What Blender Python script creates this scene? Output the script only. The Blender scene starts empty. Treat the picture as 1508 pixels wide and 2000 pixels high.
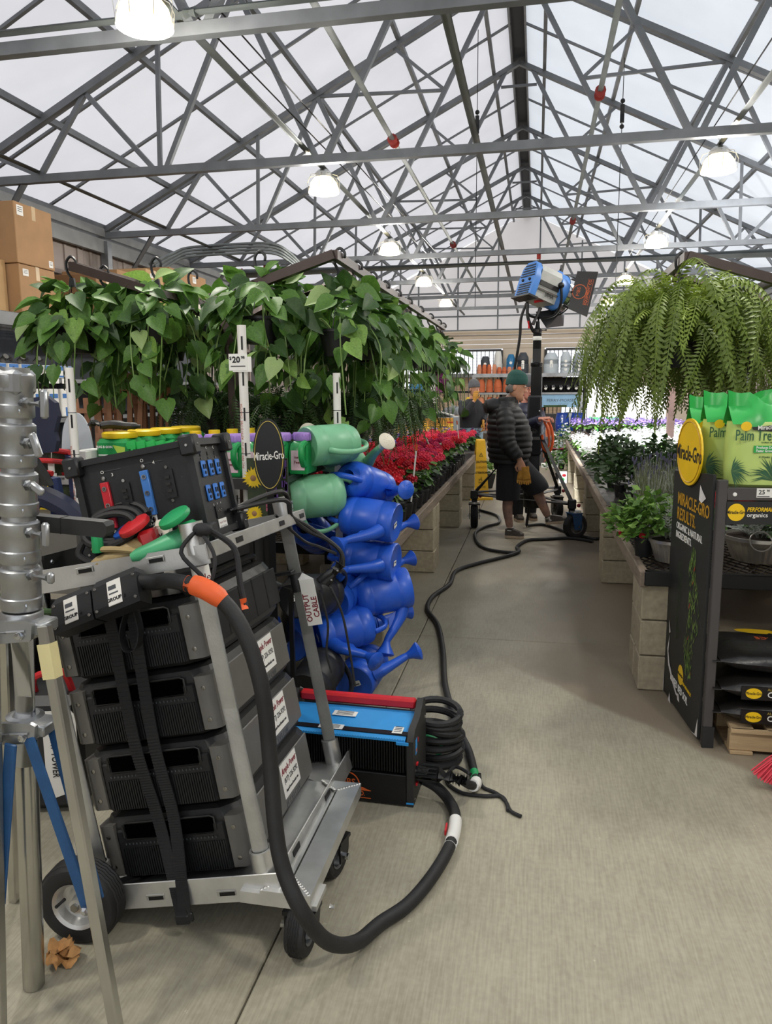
import bpy, bmesh, math, random
from mathutils import Vector, Matrix, Euler
SC = bpy.context.scene
COL = SC.collection
random.seed(7)
PI = math.pi
# ------------------------------------------------------------------ camera
CAMZ = 1.6
def make_camera():
    pitch, yaw, roll = math.radians(9.136), math.radians(11.276), math.radians(-.427)
    F = Vector((-math.sin(yaw)*math.cos(pitch), math.cos(yaw)*math.cos(pitch), -math.sin(pitch)))
    R = Vector((math.cos(yaw), math.sin(yaw), 0)); U = R.cross(F)
    R2 = R*math.cos(roll)+U*math.sin(roll); U2 = U*math.cos(roll)-R*math.sin(roll)
    cd = bpy.data.cameras.new('camera'); cd.sensor_width = 36; cd.lens = 1466.63/2000*36
    cd.clip_start = .05; cd.clip_end = 300
    o = bpy.data.objects.new('camera', cd); COL.objects.link(o)
    M = Matrix((R2, U2, -F)).transposed().to_4x4(); M.translation = (0, 0, CAMZ)
    o.matrix_world = M
    SC.camera = o
make_camera()
# ------------------------------------------------------------------ sky, light, exposure
W = bpy.data.worlds.new('overcast_sky'); SC.world = W; W.use_nodes = True
wn = W.node_tree.nodes; wl = W.node_tree.links
bg = wn['Background']; bg.inputs[1].default_value = 1.58
bg.inputs[0].default_value = (.885, .90, .935, 1)
SC.view_settings.view_transform = 'Standard'; SC.view_settings.look = 'None'
SC.view_settings.gamma = 1; SC.view_settings.use_curve_mapping = False
SC.view_settings.exposure = 0.0
SC.cycles.max_bounces = 8; SC.cycles.diffuse_bounces = 5; SC.cycles.glossy_bounces = 3
SC.cycles.transmission_bounces = 6; SC.cycles.transparent_max_bounces = 8
SC.cycles.sample_clamp_indirect = 6
SC.cycles.caustics_reflective = False; SC.cycles.caustics_refractive = False

# ------------------------------------------------------------------ materials
def lin(c):
    if isinstance(c, str):
        c = [int(c[i:i+2], 16)/255 for i in (0, 2, 4)]
        c = [x/12.92 if x <= .04045 else ((x+.055)/1.055)**2.4 for x in c]
    return tuple(c[:3])+(1,)
MATS = {}
def mat(name, col, rough=.5, metal=0, var=.12, scale=9, bump=0, bscale=60, spec=.5, trans=0, emit=0, ecol=None, col2=None, stretch=None, alpha=1):
    m = bpy.data.materials.new(name); m.use_nodes = True
    nt = m.node_tree; n = nt.nodes; l = nt.links
    b = n['Principled BSDF']; out = n['Material Output']
    c = lin(col)
    b.inputs['Roughness'].default_value = rough; b.inputs['Metallic'].default_value = metal
    b.inputs['Specular IOR Level'].default_value = spec
    tc = n.new('ShaderNodeTexCoord'); src = tc.outputs['Object']
    if stretch:
        mp = n.new('ShaderNodeMapping'); mp.inputs['Scale'].default_value = stretch
        l.new(src, mp.inputs[0]); src = mp.outputs[0]
    b.inputs['Base Color'].default_value = c
    if var or col2:
        tx = n.new('ShaderNodeTexNoise'); tx.inputs['Scale'].default_value = scale; tx.inputs['Detail'].default_value = 5
        l.new(src, tx.inputs['Vector'])
        rp = n.new('ShaderNodeValToRGB'); rp.color_ramp.elements[0].position = .3; rp.color_ramp.elements[1].position = .7
        if col2: e0, e1 = c, lin(col2)
        else:
            e0 = tuple(x*(1-var) for x in c[:3])+(1,); e1 = tuple(min(1, x*(1+var)) for x in c[:3])+(1,)
        rp.color_ramp.elements[0].color = e0; rp.color_ramp.elements[1].color = e1
        l.new(tx.outputs[0], rp.inputs[0]); l.new(rp.outputs[0], b.inputs['Base Color'])
    if bump:
        t2 = n.new('ShaderNodeTexNoise'); t2.inputs['Scale'].default_value = bscale; t2.inputs['Detail'].default_value = 4
        l.new(src, t2.inputs['Vector'])
        bp = n.new('ShaderNodeBump'); bp.inputs['Strength'].default_value = bump; bp.inputs['Distance'].default_value = .01
        l.new(t2.outputs[0], bp.inputs['Height']); l.new(bp.outputs[0], b.inputs['Normal'])
    if emit:
        b.inputs['Emission Color'].default_value = lin(ecol or col); b.inputs['Emission Strength'].default_value = emit
    if trans:
        tr = n.new('ShaderNodeBsdfTranslucent'); mx = n.new('ShaderNodeMixShader'); mx.inputs[0].default_value = trans
        if b.inputs['Base Color'].is_linked: l.new(b.inputs['Base Color'].links[0].from_socket, tr.inputs[0])
        else: tr.inputs[0].default_value = c
        l.new(b.outputs[0], mx.inputs[1]); l.new(tr.outputs[0], mx.inputs[2]); l.new(mx.outputs[0], out.inputs[0])
    if alpha < 1: b.inputs['Alpha'].default_value = alpha
    MATS[name] = m
    return m

# ------------------------------------------------------------------ mesh helpers
def V(*a): return Vector(a if len(a) > 1 else a[0])
def Tr(x, y=None, z=None): return Matrix.Translation((x, y, z) if y is not None else x)
def Rz(a): return Matrix.Rotation(a, 4, 'Z')
def Rx(a): return Matrix.Rotation(a, 4, 'X')
def Ry(a): return Matrix.Rotation(a, 4, 'Y')
def frame(d, up=(0, 0, 1)):
    d = Vector(d).normalized(); u = Vector(up)
    if abs(d.dot(u)) > .98: u = Vector((0, 1, 0)) if abs(d.y) < .9 else Vector((1, 0, 0))
    x = d.cross(u).normalized(); y = x.cross(d).normalized()
    return x, y, d
def basis(x, y, z, o=(0, 0, 0)):
    M = Matrix((Vector(x), Vector(y), Vector(z))).transposed().to_4x4(); M.translation = o; return M
class MB:
    def __init__(s, m=None):
        s.v = []; s.f = []; s.fm = []; s.fs = []; s.mats = []; s.cur = m
    def raw(s, vs, fs, m=None, smooth=False, M=None):
        m = m or s.cur
        if m not in s.mats: s.mats.append(m)
        k = s.mats.index(m); b = len(s.v)
        if M is not None: vs = [M @ Vector(p) for p in vs]
        s.v.extend(tuple(p) for p in vs)
        for f in fs:
            s.f.append([i+b for i in f]); s.fm.append(k); s.fs.append(smooth)
        return s
    def box(s, c, d, m=None, M=None, bev=0):
        x, y, z = d[0]/2, d[1]/2, d[2]/2
        T = Tr(c) if M is None else M @ Tr(c)
        if not bev:
            vs = [(-x, -y, -z), (x, -y, -z), (x, y, -z), (-x, y, -z), (-x, -y, z), (x, -y, z), (x, y, z), (-x, y, z)]
            return s.raw(vs, [(3, 2, 1, 0), (4, 5, 6, 7), (0, 1, 5, 4), (1, 2, 6, 5), (2, 3, 7, 6), (3, 0, 4, 7)], m, False, T)
        b = min(bev, x*.9, y*.9, z*.9); vs = []; idx = {}
        for sx in (-1, 1):
            for sy in (-1, 1):
                for sz in (-1, 1):
                    for a in range(3):
                        p = [sx*x, sy*y, sz*z]
                        for q in range(3):
                            if q != a: p[q] -= (sx, sy, sz)[q]*b
                        idx[(sx, sy, sz, a)] = len(vs); vs.append(p)
        fs = []
        for a in range(3):
            p, q = (a+1) % 3, (a+2) % 3
            for sg in (-1, 1):
                f = []
                for u, w in ((-1, -1), (1, -1), (1, 1), (-1, 1)):
                    k = [0, 0, 0]; k[a] = sg; k[p] = u; k[q] = w; f.append(idx[(*k, a)])
                fs.append(f if sg > 0 else f[::-1])
            for u in (-1, 1):
                for w in (-1, 1):
                    k0 = [0, 0, 0]; k1 = [0, 0, 0]; k0[a] = -1; k1[a] = 1
                    for k in (k0, k1): k[p] = u; k[q] = w
                    f = [idx[(*k0, p)], idx[(*k1, p)], idx[(*k1, q)], idx[(*k0, q)]]
                    fs.append(f if u*w < 0 else f[::-1])
        for sx in (-1, 1):
            for sy in (-1, 1):
                for sz in (-1, 1):
                    f = [idx[(sx, sy, sz, a)] for a in range(3)]
                    fs.append(f if sx*sy*sz > 0 else f[::-1])
        return s.raw(vs, fs, m, False, T)
    def beam(s, p0, p1, w, h, m=None, up=(0, 0, 1), bev=0):
        p0, p1 = Vector(p0), Vector(p1); x, y, d = frame(p1-p0, up)
        return s.box((0, 0, 0), (w, h, (p1-p0).length), m, basis(x, y, d, (p0+p1)/2), bev)
    def tube(s, pts, r, n=8, m=None, closed=False, cap=True, smooth=True, flat=None):
        pts = [Vector(p) for p in pts]; k = len(pts); rs = r if isinstance(r, (list, tuple)) else [r]*k
        vs = []; fs = []; px = None
        for i, p in enumerate(pts):
            a = pts[i-1] if (i or closed) else p; b = pts[(i+1) % k] if (i < k-1 or closed) else p
            d = (b-a).normalized()
            if px is None: x, y, _ = frame(d)
            else:
                x = px-d*px.dot(d)
                x = x.normalized() if x.length > 1e-6 else frame(d)[0]
                y = d.cross(x)
            px = x
            for j in range(n):
                t = 2*PI*j/n
                vs.append(p+(x*math.cos(t)+y*math.sin(t)*(flat or 1))*rs[i])
        for i in range(k if closed else k-1):
            i2 = (i+1) % k
            for j in range(n):
                j2 = (j+1) % n
                fs.append((i*n+j, i*n+j2, i2*n+j2, i2*n+j))
        s.raw(vs, fs, m, smooth)
        if cap and not closed:
            s.raw(vs[:n], [tuple(range(n))[::-1]], m); s.raw(vs[-n:], [tuple(range(n))], m)
        return s
    def cyl(s, p0, p1, r, n=12, m=None, r1=None, smooth=True):
        return s.tube([p0, p1], [r, r if r1 is None else r1], n, m, smooth=smooth)
    def lathe(s, prof, n=16, m=None, M=None, smooth=True, sx=1, sy=1, cap=True):
        vs = []; fs = []; k = len(prof)
        for r, z in prof:
            for j in range(n):
                t = 2*PI*j/n; vs.append((r*math.cos(t)*sx, r*math.sin(t)*sy, z))
        for i in range(k-1):
            for j in range(n):
                j2 = (j+1) % n; fs.append((i*n+j, i*n+j2, (i+1)*n+j2, (i+1)*n+j))
        s.raw(vs, fs, m, smooth, M)
        if cap:
            if prof[0][0] > 1e-5: s.raw(vs[:n], [tuple(range(n))[::-1]], m, False, M)
            if prof[-1][0] > 1e-5: s.raw(vs[-n:], [tuple(range(n))], m, False, M)
        return s
    def loft(s, rings, m=None, M=None, smooth=True, cap=True):
        n = len(rings[0]); vs = [p for r in rings for p in r]; fs = []
        for i in range(len(rings)-1):
            for j in range(n):
                j2 = (j+1) % n; fs.append((i*n+j, i*n+j2, (i+1)*n+j2, (i+1)*n+j))
        s.raw(vs, fs, m, smooth, M)
        if cap:
            s.raw(rings[0], [tuple(range(n))[::-1]], m, False, M); s.raw(rings[-1], [tuple(range(n))], m, False, M)
        return s
    def prism(s, poly, z0, z1, m=None, M=None):
        n = len(poly)
        return s.raw([(x, y, z0) for x, y in poly]+[(x, y, z1) for x, y in poly],
                     [tuple(range(n))[::-1], tuple(range(n, 2*n))]+[(i, (i+1) % n, n+(i+1) % n, n+i) for i in range(n)], m, False, M)
    def ball(s, c, r, n=10, k=6, m=None, M=None):
        r = r if isinstance(r, (list, tuple)) else (r, r, r); vs = [(0, 0, -1)]; fs = []
        for i in range(1, k):
            a = -PI/2+PI*i/k
            for j in range(n):
                t = 2*PI*j/n; vs.append((math.cos(a)*math.cos(t), math.cos(a)*math.sin(t), math.sin(a)))
        vs.append((0, 0, 1)); L = len(vs)-1
        for j in range(n):
            fs.append((0, 1+(j+1) % n, 1+j)); fs.append((L, L-n+j, L-n+(j+1) % n))
        for i in range(k-2):
            for j in range(n):
                a = 1+i*n; j2 = (j+1) % n; fs.append((a+j, a+j2, a+n+j2, a+n+j))
        T = Tr(c) @ Matrix.Diagonal((*r, 1))
        return s.raw(vs, fs, m, True, T if M is None else M @ T)
    def quad(s, a, b, c, d, m=None): return s.raw([a, b, c, d], [(0, 1, 2, 3)], m)
    def text(s, t, size, M, m=None, ext=.0006, align='CENTER', bold=0, sx=1, shear=0):
        cu = bpy.data.curves.new('t', 'FONT'); cu.body = t; cu.size = size; cu.extrude = ext; cu.align_x = align; cu.align_y = 'CENTER'
        cu.resolution_u = 2; cu.offset = bold*size; cu.shear = shear
        ob = bpy.data.objects.new('t', cu); me = bpy.data.meshes.new_from_object(ob)
        s.raw([(v.co.x*sx, v.co.y, v.co.z) for v in me.vertices], [tuple(p.vertices) for p in me.polygons], m, False, M)
        bpy.data.objects.remove(ob); bpy.data.meshes.remove(me); bpy.data.curves.remove(cu)
        return s
    def mesh(s, name):
        me = bpy.data.meshes.new(name); me.from_pydata(s.v, [], s.f)
        for m in s.mats: me.materials.append(MATS[m] if isinstance(m, str) else m)
        me.polygons.foreach_set('material_index', s.fm); me.polygons.foreach_set('use_smooth', s.fs); me.update()
        if any(s.fs): me.set_sharp_from_angle(angle=.72)
        return me
    def build(s, name, parent=None, M=None, **k): return obj(name, s.mesh(name), parent, M, **k)
def obj(name, me, parent=None, M=None, label=None, cat=None, group=None, kind=None):
    o = bpy.data.objects.new(name, me); COL.objects.link(o)
    if parent is not None: o.parent = parent
    if M is not None: o.matrix_local = M
    tag(o, label, cat, group, kind)
    return o
def tag(o, label=None, cat=None, group=None, kind=None):
    if label: o['label'] = label
    if cat: o['category'] = cat
    if group: o['group'] = group
    if kind: o['kind'] = kind
    return o
def thing(name, label, cat, loc=(0, 0, 0), rz=0, group=None, M=None):
    return obj(name, None, None, M if M is not None else Tr(loc) @ Rz(rz), label, cat, group)
def struct(name, mb=None):
    return obj(name, mb.mesh(name) if mb else None, kind='structure')
def copy_tree(o, M=None, label=None, parent=None, kids=None):
    c = o.copy(); COL.objects.link(c); c.parent = parent
    if M is not None: c.matrix_local = M
    if label: c['label'] = label
    for ch in (kids or KIDS(o)): copy_tree(ch, None, None, c)
    return c
def KIDS(o): return list(o.children)
def ordn(i):
    i += 1
    if i <= 12: return ['first', 'second', 'third', 'fourth', 'fifth', 'sixth', 'seventh', 'eighth', 'ninth', 'tenth', 'eleventh', 'twelfth'][i-1]
    return str(i)+({1: 'st', 2: 'nd', 3: 'rd'}.get(i % 10, 'th') if i % 100 not in (11, 12, 13) else 'th')
def spline(pts, k=6, closed=False):
    P = [Vector(p) for p in pts]; n = len(P); out = []
    for i in range(n if closed else n-1):
        if closed: a, b, c, d = P[i-1], P[i], P[(i+1) % n], P[(i+2) % n]
        else: a, b, c, d = P[max(i-1, 0)], P[i], P[i+1], P[min(i+2, n-1)]
        for j in range(k):
            t = j/k
            out.append(.5*((2*b)+(c-a)*t+(2*a-5*b+4*c-d)*t*t+(3*b-a-3*c+d)*t**3))
    if not closed: out.append(P[-1])
    return out
def jit(a): return random.uniform(-a, a)

M_ = mat
M_('galv', '8a8d90', .45, .75, .18, 6); M_('galv_pipe', '757b7a', .5, .35, .15, 5); M_('truss', '6c6f72', .5, .35, .16, 5)
M_('alu', 'd4d4d1', .38, .85, .10, 14, .04, 200); M_('alu_dull', 'bcbcb7', .42, .85, .14, 10, .05, 120)
M_('chrome', 'c9ccd0', .12, 1, .04, 8); M_('steel', '9c9a95', .25, 1, .08, 6)
M_('black_plastic', '17181a', .45, 0, .2, 20, .05, 300); M_('black_rubber', '1a1a1b', .6, 0, .25, 18, .1, 250)
M_('black_metal', '141415', .4, .3, .15, 12); M_('grey_plastic', '66645f', .42, .1, .08, 12)
M_('dark_plastic', '222221', .5, 0, .12, 25, .04, 250); M_('white', 'eceae4', .5, 0, .04, 10); M_('paper', 'e9e8e2', .6, 0, .03, 20)
M_('ink', '151516', .6, 0, 0); M_('recess_shade', '040404', 1, 0, 0, spec=0); M_('ink_red', '7c1b2a', .6, 0, 0); M_('orange_paint', 'd5622a', .5, 0, .08, 30)  # the matte near-black paints shade into recesses and holes
M_('red_plastic', 'c9262c', .35, 0, .08); M_('blue_plastic', '2a5db8', .35, 0, .08); M_('brown_metal', '3d2f2a', .45, .3, .2, 10)
M_('leaf', '527a2e', .5, 0, .3, 14, trans=.25); M_('leaf_light', '83a850', .5, 0, .25, 14, trans=.3)
M_('leaf_dark', '345322', .5, 0, .3, 14, trans=.2); M_('leaf_pale', '9cb573', .42, 0, .15, 30, trans=.25)
M_('stem', '7d9a55', .5, 0, .15); M_('soil', '2c2019', .9, 0, .4, 60, .5, 90)
M_('cardboard', 'a9835c', .8, 0, .08, 5); M_('cardboard_light', 'bd9a6c', .8, 0, .08, 5); M_('cardboard_dark', '96714e', .8, 0, .08, 5)
M_('conc_block', 'a0967f', .9, 0, .16, 30, .35, 160); M_('rust_steel', '5b4a3f', .7, .3, .35, 14, .1, 90)
M_('red_paint', '8c2a22', .5, 0, .2)
# ================================================================== the setting
def floor_mat():
    m = mat('concrete_floor', '928c7b', .55, 0, .0, bump=.05, bscale=140)
    nt = m.node_tree; n = nt.nodes; l = nt.links; b = n['Principled BSDF']
    tc = n.new('ShaderNodeTexCoord')
    def noise(sc, d=6, st=None):
        t = n.new('ShaderNodeTexNoise'); t.inputs['Scale'].default_value = sc; t.inputs['Detail'].default_value = d
        if st:
            mp = n.new('ShaderNodeMapping'); mp.inputs['Scale'].default_value = st; l.new(tc.outputs['Object'], mp.inputs[0]); l.new(mp.outputs[0], t.inputs[0])
        else: l.new(tc.outputs['Object'], t.inputs[0])
        return t.outputs[0]
    def ramp(s, p0, p1, c0, c1):
        r = n.new('ShaderNodeValToRGB'); e = r.color_ramp.elements; e[0].position = p0; e[1].position = p1; e[0].color = lin(c0); e[1].color = lin(c1)
        l.new(s, r.inputs[0]); return r.outputs[0]
    def mix(f, a, c, bt='MIX'):
        x = n.new('ShaderNodeMixRGB'); x.blend_type = bt
        if hasattr(f, 'links') or hasattr(f, 'is_linked'): l.new(f, x.inputs[0])
        else: x.inputs[0].default_value = f
        for i, q in ((1, a), (2, c)):
            if isinstance(q, str): x.inputs[i].default_value = lin(q)
            else: l.new(q, x.inputs[i])
        return x.outputs[0]
    base = ramp(noise(1.3), .3, .7, '98927e', 'a59f8b')
    base = mix(.3, base, ramp(noise(7, 9, (1, .7, 1)), .35, .68, '7d7766', 'aea994'))
    base = mix(.14, base, ramp(noise(45, 4), .4, .64, '777160', 'b6b19d'))
    # broom finish across the aisle
    base = mix(.16, base, ramp(noise(150, 2, (1, .05, 1)), .35, .65, '857e6c', 'cdc7b2'))
    # specks and stains
    base = mix(ramp(noise(42, 2), .72, .78, '000000', 'a0a0a0'), base, '7d7462')
    base = mix(ramp(noise(33, 3), .73, .77, '000000', 'a0a0a0'), base, 'd8d2c2')
    base = mix(ramp(noise(2.1, 3), .62, .8, '000000', '909090'), base, '7b6f60')
    # brown tone past a slanting edge, also growing farther up the aisle
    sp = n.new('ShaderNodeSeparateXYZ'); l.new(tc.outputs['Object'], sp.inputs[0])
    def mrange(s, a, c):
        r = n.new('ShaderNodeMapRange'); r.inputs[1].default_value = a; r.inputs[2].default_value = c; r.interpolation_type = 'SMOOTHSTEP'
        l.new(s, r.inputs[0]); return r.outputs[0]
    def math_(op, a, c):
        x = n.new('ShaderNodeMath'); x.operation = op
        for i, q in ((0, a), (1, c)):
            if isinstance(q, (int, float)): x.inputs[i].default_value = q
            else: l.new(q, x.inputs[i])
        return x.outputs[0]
    # the edge of the brown tone runs from (0.25, 3.9) to (0.95, 3.1)
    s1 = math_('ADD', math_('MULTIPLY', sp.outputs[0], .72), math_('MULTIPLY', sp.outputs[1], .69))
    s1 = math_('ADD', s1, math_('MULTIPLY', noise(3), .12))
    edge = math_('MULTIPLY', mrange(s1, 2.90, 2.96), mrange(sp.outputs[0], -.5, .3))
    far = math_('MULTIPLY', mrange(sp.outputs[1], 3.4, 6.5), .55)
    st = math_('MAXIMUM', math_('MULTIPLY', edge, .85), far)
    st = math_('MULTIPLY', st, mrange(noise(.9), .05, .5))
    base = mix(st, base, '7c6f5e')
    l.new(base, b.inputs['Base Color'])
    return m
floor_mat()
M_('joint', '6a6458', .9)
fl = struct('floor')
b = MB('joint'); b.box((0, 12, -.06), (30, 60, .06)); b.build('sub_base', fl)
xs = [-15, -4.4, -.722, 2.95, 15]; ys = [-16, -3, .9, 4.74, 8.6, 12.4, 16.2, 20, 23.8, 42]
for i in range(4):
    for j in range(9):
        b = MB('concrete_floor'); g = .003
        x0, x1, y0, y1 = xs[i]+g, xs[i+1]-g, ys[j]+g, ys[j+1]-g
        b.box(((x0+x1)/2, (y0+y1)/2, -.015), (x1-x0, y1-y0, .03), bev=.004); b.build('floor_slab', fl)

RX, EZ, AZ, XL, XR = -.42, 3.99, 7.08, -6.72, 5.88     # ridge x, eave height, ridge height, wall x
Y0, Y1 = -9.5, 25.4
SL = (AZ-EZ)/(RX-XL)
def roofz(x): return AZ-abs(x-RX)*SL
# ---- roof sheets: translucent film over glazing bars
def film(name, c):
    m = mat(name, c, .5, 0, .04, 1.2); nt = m.node_tree; n = nt.nodes; l = nt.links
    d = n.new('ShaderNodeBsdfDiffuse'); t = n.new('ShaderNodeBsdfTranslucent'); x = n.new('ShaderNodeMixShader'); x.inputs[0].default_value = .72
    s = n['Principled BSDF'].inputs['Base Color'].links[0].from_socket
    l.new(s, d.inputs[0]); l.new(s, t.inputs[0]); l.new(d.outputs[0], x.inputs[1]); l.new(t.outputs[0], x.inputs[2]); l.new(x.outputs[0], n['Material Output'].inputs[0])
film('film_east', 'd9dde1'); film('film_west', 'd3d2d4')
ce = struct('ceiling')
TY = [5.12, 8.03, 11.0, 13.9, 17.1, 20.0, 22.8]
bays = [Y0, -6.6, -3.6, -.7, 2.2]+TY+[Y1]
for sd, mt in ((-1, 'film_west'), (1, 'film_east')):
    for i in range(len(bays)-1):
        b = MB(mt); x0 = RX+sd*.10; x1 = RX+sd*6.42; o = .10
        y0, y1 = bays[i], bays[i+1]
        n = 6; vs = []
        for k in range(n+1):
            u = k/n
            for y in (y0, y1): vs.append((x0+(x1-x0)*u, y, roofz(x0+(x1-x0)*u)+o))
        b.raw(vs, [((2*k, 2*k+2, 2*k+3, 2*k+1) if sd > 0 else (2*k, 2*k+1, 2*k+3, 2*k+2)) for k in range(n)], mt); b.build('roof_panel', ce)
for sd in (-1, 1):
    for d in (.42, 1.55, 2.75, 3.9, 5.05, 6.15):
        x = RX+sd*d; b = MB('truss'); b.box((x, (Y0+Y1)/2, roofz(x)+.045), (.055, Y1-Y0, .07), M=None); b.build('purlin', ce)
    for i in range(len(bays)-1):
        for u in (.12, .56):
            y = bays[i]+(bays[i+1]-bays[i])*u
            b = MB('truss'); b.beam((RX+sd*.1, y, roofz(RX+.1)+.085), (RX+sd*6.4, y, roofz(RX+6.4)+.085), .04, .03); b.build('glazing_bar', ce)
# dark ridge vent gutter
M_('vent_dark', '1c2026', .6); M_('vent_rail', '8f9398', .5, .5)
rv = thing('ridge_vent', 'long dark ridge vent running along the peak of the translucent roof', 'roof vent', (RX, 0, AZ-.02))
b = MB('vent_dark'); b.box((0, 11.2, .13), (.2, Y1-Y0, .12)); b.build('vent_channel', rv)
for sd in (-1, 1):
    b = MB('vent_rail'); b.box((sd*.12, 11.2, .06), (.03, Y1-Y0, .15)); b.build('vent_rail', rv)
for y in TY:
    b = MB('truss'); b.beam((-.3, y+.04, -.35), (.3, y+.04, -.35), .03, .04); b.build('vent_cross_bar', rv)
# ---- trusses
def make_truss():
    t = thing('roof_truss', 'x', 'roof truss', (RX, TY[0], EZ), group='roof trusses under the translucent roof')
    hw = 6.3; s = SL; H = AZ-EZ
    b = MB('truss'); b.box((0, 0, 0), (2*hw, .075, .085)); b.build('bottom_chord', t)
    def top(d): return (d, H-abs(d)*s)
    for sd in (-1, 1):
        b = MB('truss'); b.beam((0, 0, H-.02), (sd*hw, 0, .0), .075, .085, up=(0, 1, 0)); b.build('rafter', t)
        def web(x0, z0, x1, z1, w=.05):
            b = MB('truss'); b.beam((sd*x0, 0, z0), (sd*x1, 0, z1), w, w, up=(0, 1, 0)); b.build('web', t)
        def tp(d): return d, H-d*s-.03
        web(5.12, .03, *tp(5.68)); web(5.12, .03, *tp(4.5)); web(3.74, .03, *tp(4.5)); web(3.66, .03, *tp(3.62), .042); web(3.58, .03, *tp(2.72))
        web(1.9, .03, *tp(2.72), .06); web(1.78, .03, *tp(.22), .06)
        mx, mz = 1.78-(1.78-.22)*.56, .03+(H-.22*s-.06)*.56
        web(mx, mz, *tp(2.72), .038); web(mx, mz, *tp(1.62), .038)
    return t
t0 = make_truss(); tk = KIDS(t0)
ORD = ['nearest', 'second', 'third', 'fourth', 'fifth', 'sixth', 'seventh', 'eighth', 'ninth', 'tenth', 'eleventh', 'twelfth']
for i, y in enumerate(TY):
    lb = 'grey steel roof truss, %s one counted from the camera, spanning wall to wall' % ORD[i]
    if i == 0: t0['label'] = lb
    else: copy_tree(t0, Tr(RX, y, EZ), lb, None, tk)
# pipe clamped along the nearest chord
b = MB('galv_pipe'); b.cyl((-6.4, TY[0]-.06, EZ+.085), (5.6, TY[0]-.06, EZ+.085), .028, 10)
for x in (-4.6, -2.3, -.9, 1.2, 3.4): b.cyl((x-.04, TY[0]-.06, EZ+.085), (x+.04, TY[0]-.06, EZ+.085), .036, 10)
b.build('conduit_pipe', label='thin grey conduit clamped along the nearest roof truss chord', cat='pipe')
# longitudinal tubes at chord level
for x, z, r, lb in ((-5.55, 4.06, .03, 'grey tube running lengthwise over the truss chords nearest the cardboard box rack'),
                    (-2.4, 4.07, .032, 'grey brace tube carrying the row of lamps over the hanging baskets'),
                    (1.78, 4.07, .032, 'grey brace tube carrying the row of lamps over the hanging ferns'),
                    (4.7, 4.06, .03, 'grey lengthwise brace tube farthest from the box rack'),
                    (-.66, 4.1, .036, 'dark grey lengthwise pipe hung just beside the ridge line')):
    b = MB('galv_pipe'); b.cyl((x, Y0, z), (x, Y1, z), r, 8); b.build('lengthwise_tube', label=lb, cat='tube')
for x, z, lb in ((.62, 4.9, 'sprinkler pipe with red coupling on the fern side of the ridge'), (-1.75, 4.55, 'sprinkler pipe with red coupling on the basket side of the ridge')):
    t = thing('sprinkler_pipe', lb, 'pipe', (x, 0, z))
    b = MB('galv_pipe'); b.cyl((0, 4, 0), (0, 24.5, 0), .03, 8); b.build('pipe_run', t)
    for y in (9.4, 16):
        b = MB('red_paint'); b.cyl((0, y-.07, 0), (0, y+.07, 0), .05, 10); b.cyl((0, y-.08, 0), (0, y-.05, 0), .062, 10); b.cyl((0, y+.05, 0), (0, y+.08, 0), .062, 10); b.build('coupling', t, label='red pipe coupling')
# big sprinkler main across the house
mp_ = thing('sprinkler_main', 'thick grey sprinkler main crossing the house below the fourth truss', 'pipe', (0, 14.05, 3.83))
b = MB('galv_pipe'); b.cyl((-5.6, 0, 0), (4.7, 0, 0), .085, 14); b.build('main_pipe', mp_)
for x in (-5.62,):
    b = MB('red_paint'); b.cyl((x-.06, 0, 0), (x+.06, 0, 0), .105, 12); b.build('flange', mp_, label='red oxide pipe flange')
for x in (-.02, -5.1):
    b = MB('red_paint'); b.cyl((x, 0, .05), (x, 0, .17), .035, 8); b.build('riser', mp_, label='red oxide riser stub')
b = MB('galv_pipe')
for k in range(4):
    z = 3.92+.05*k; b.tube(spline([(-6.3, 12.0-.05*k, z-.38), (-6.15, 12.45, z-.1), (-5.95, 12.6, z), (-5.2, 12.6, z+.02), (-4.45, 12.6, z), (-4.2, 12.8, z-.12), (-4.05, 13.0, z-.3)], 5), .024, 6)
b.build('conduit_bundle', label='bundle of bent grey conduits above the far cardboard boxes', cat='conduit')
b = MB('black_metal')
for p, q in (((-2.45, 5.2, 4.25), (-2.1, 16, 4.2)), ((-2.3, 5.2, 4.3), (-1.95, 16, 4.25)), ((1.7, 5.2, 4.25), (1.72, 16, 4.2))): b.cyl(p, q, .007, 5)
b.build('overhead_wire', label='thin dark wires strung lengthwise beside the lamp rows', cat='wire')
# hanging drop wires with small connectors
for x, y in ((-.98, 12.2), (1.13, 12.2)):
    t = thing('drop_wire', 'thin black drop wire hanging from the roof on the %s side of the ridge' % ('basket' if x < 0 else 'fern'), 'wire', (x, y, 2.9))
    b = MB('black_metal'); b.cyl((0, 0, 0), (0, 0, roofz(x)-2.9+.09), .006, 5); b.build('wire', t)
    b = MB('black_metal'); b.cyl((0, 0, 2.55), (0, 0, 2.8), .03, 8); b.ball((0, 0, 2.85), .035, 8, 5); b.ball((0, 0, 2.5), .035, 8, 5); b.build('connector', t)

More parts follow.
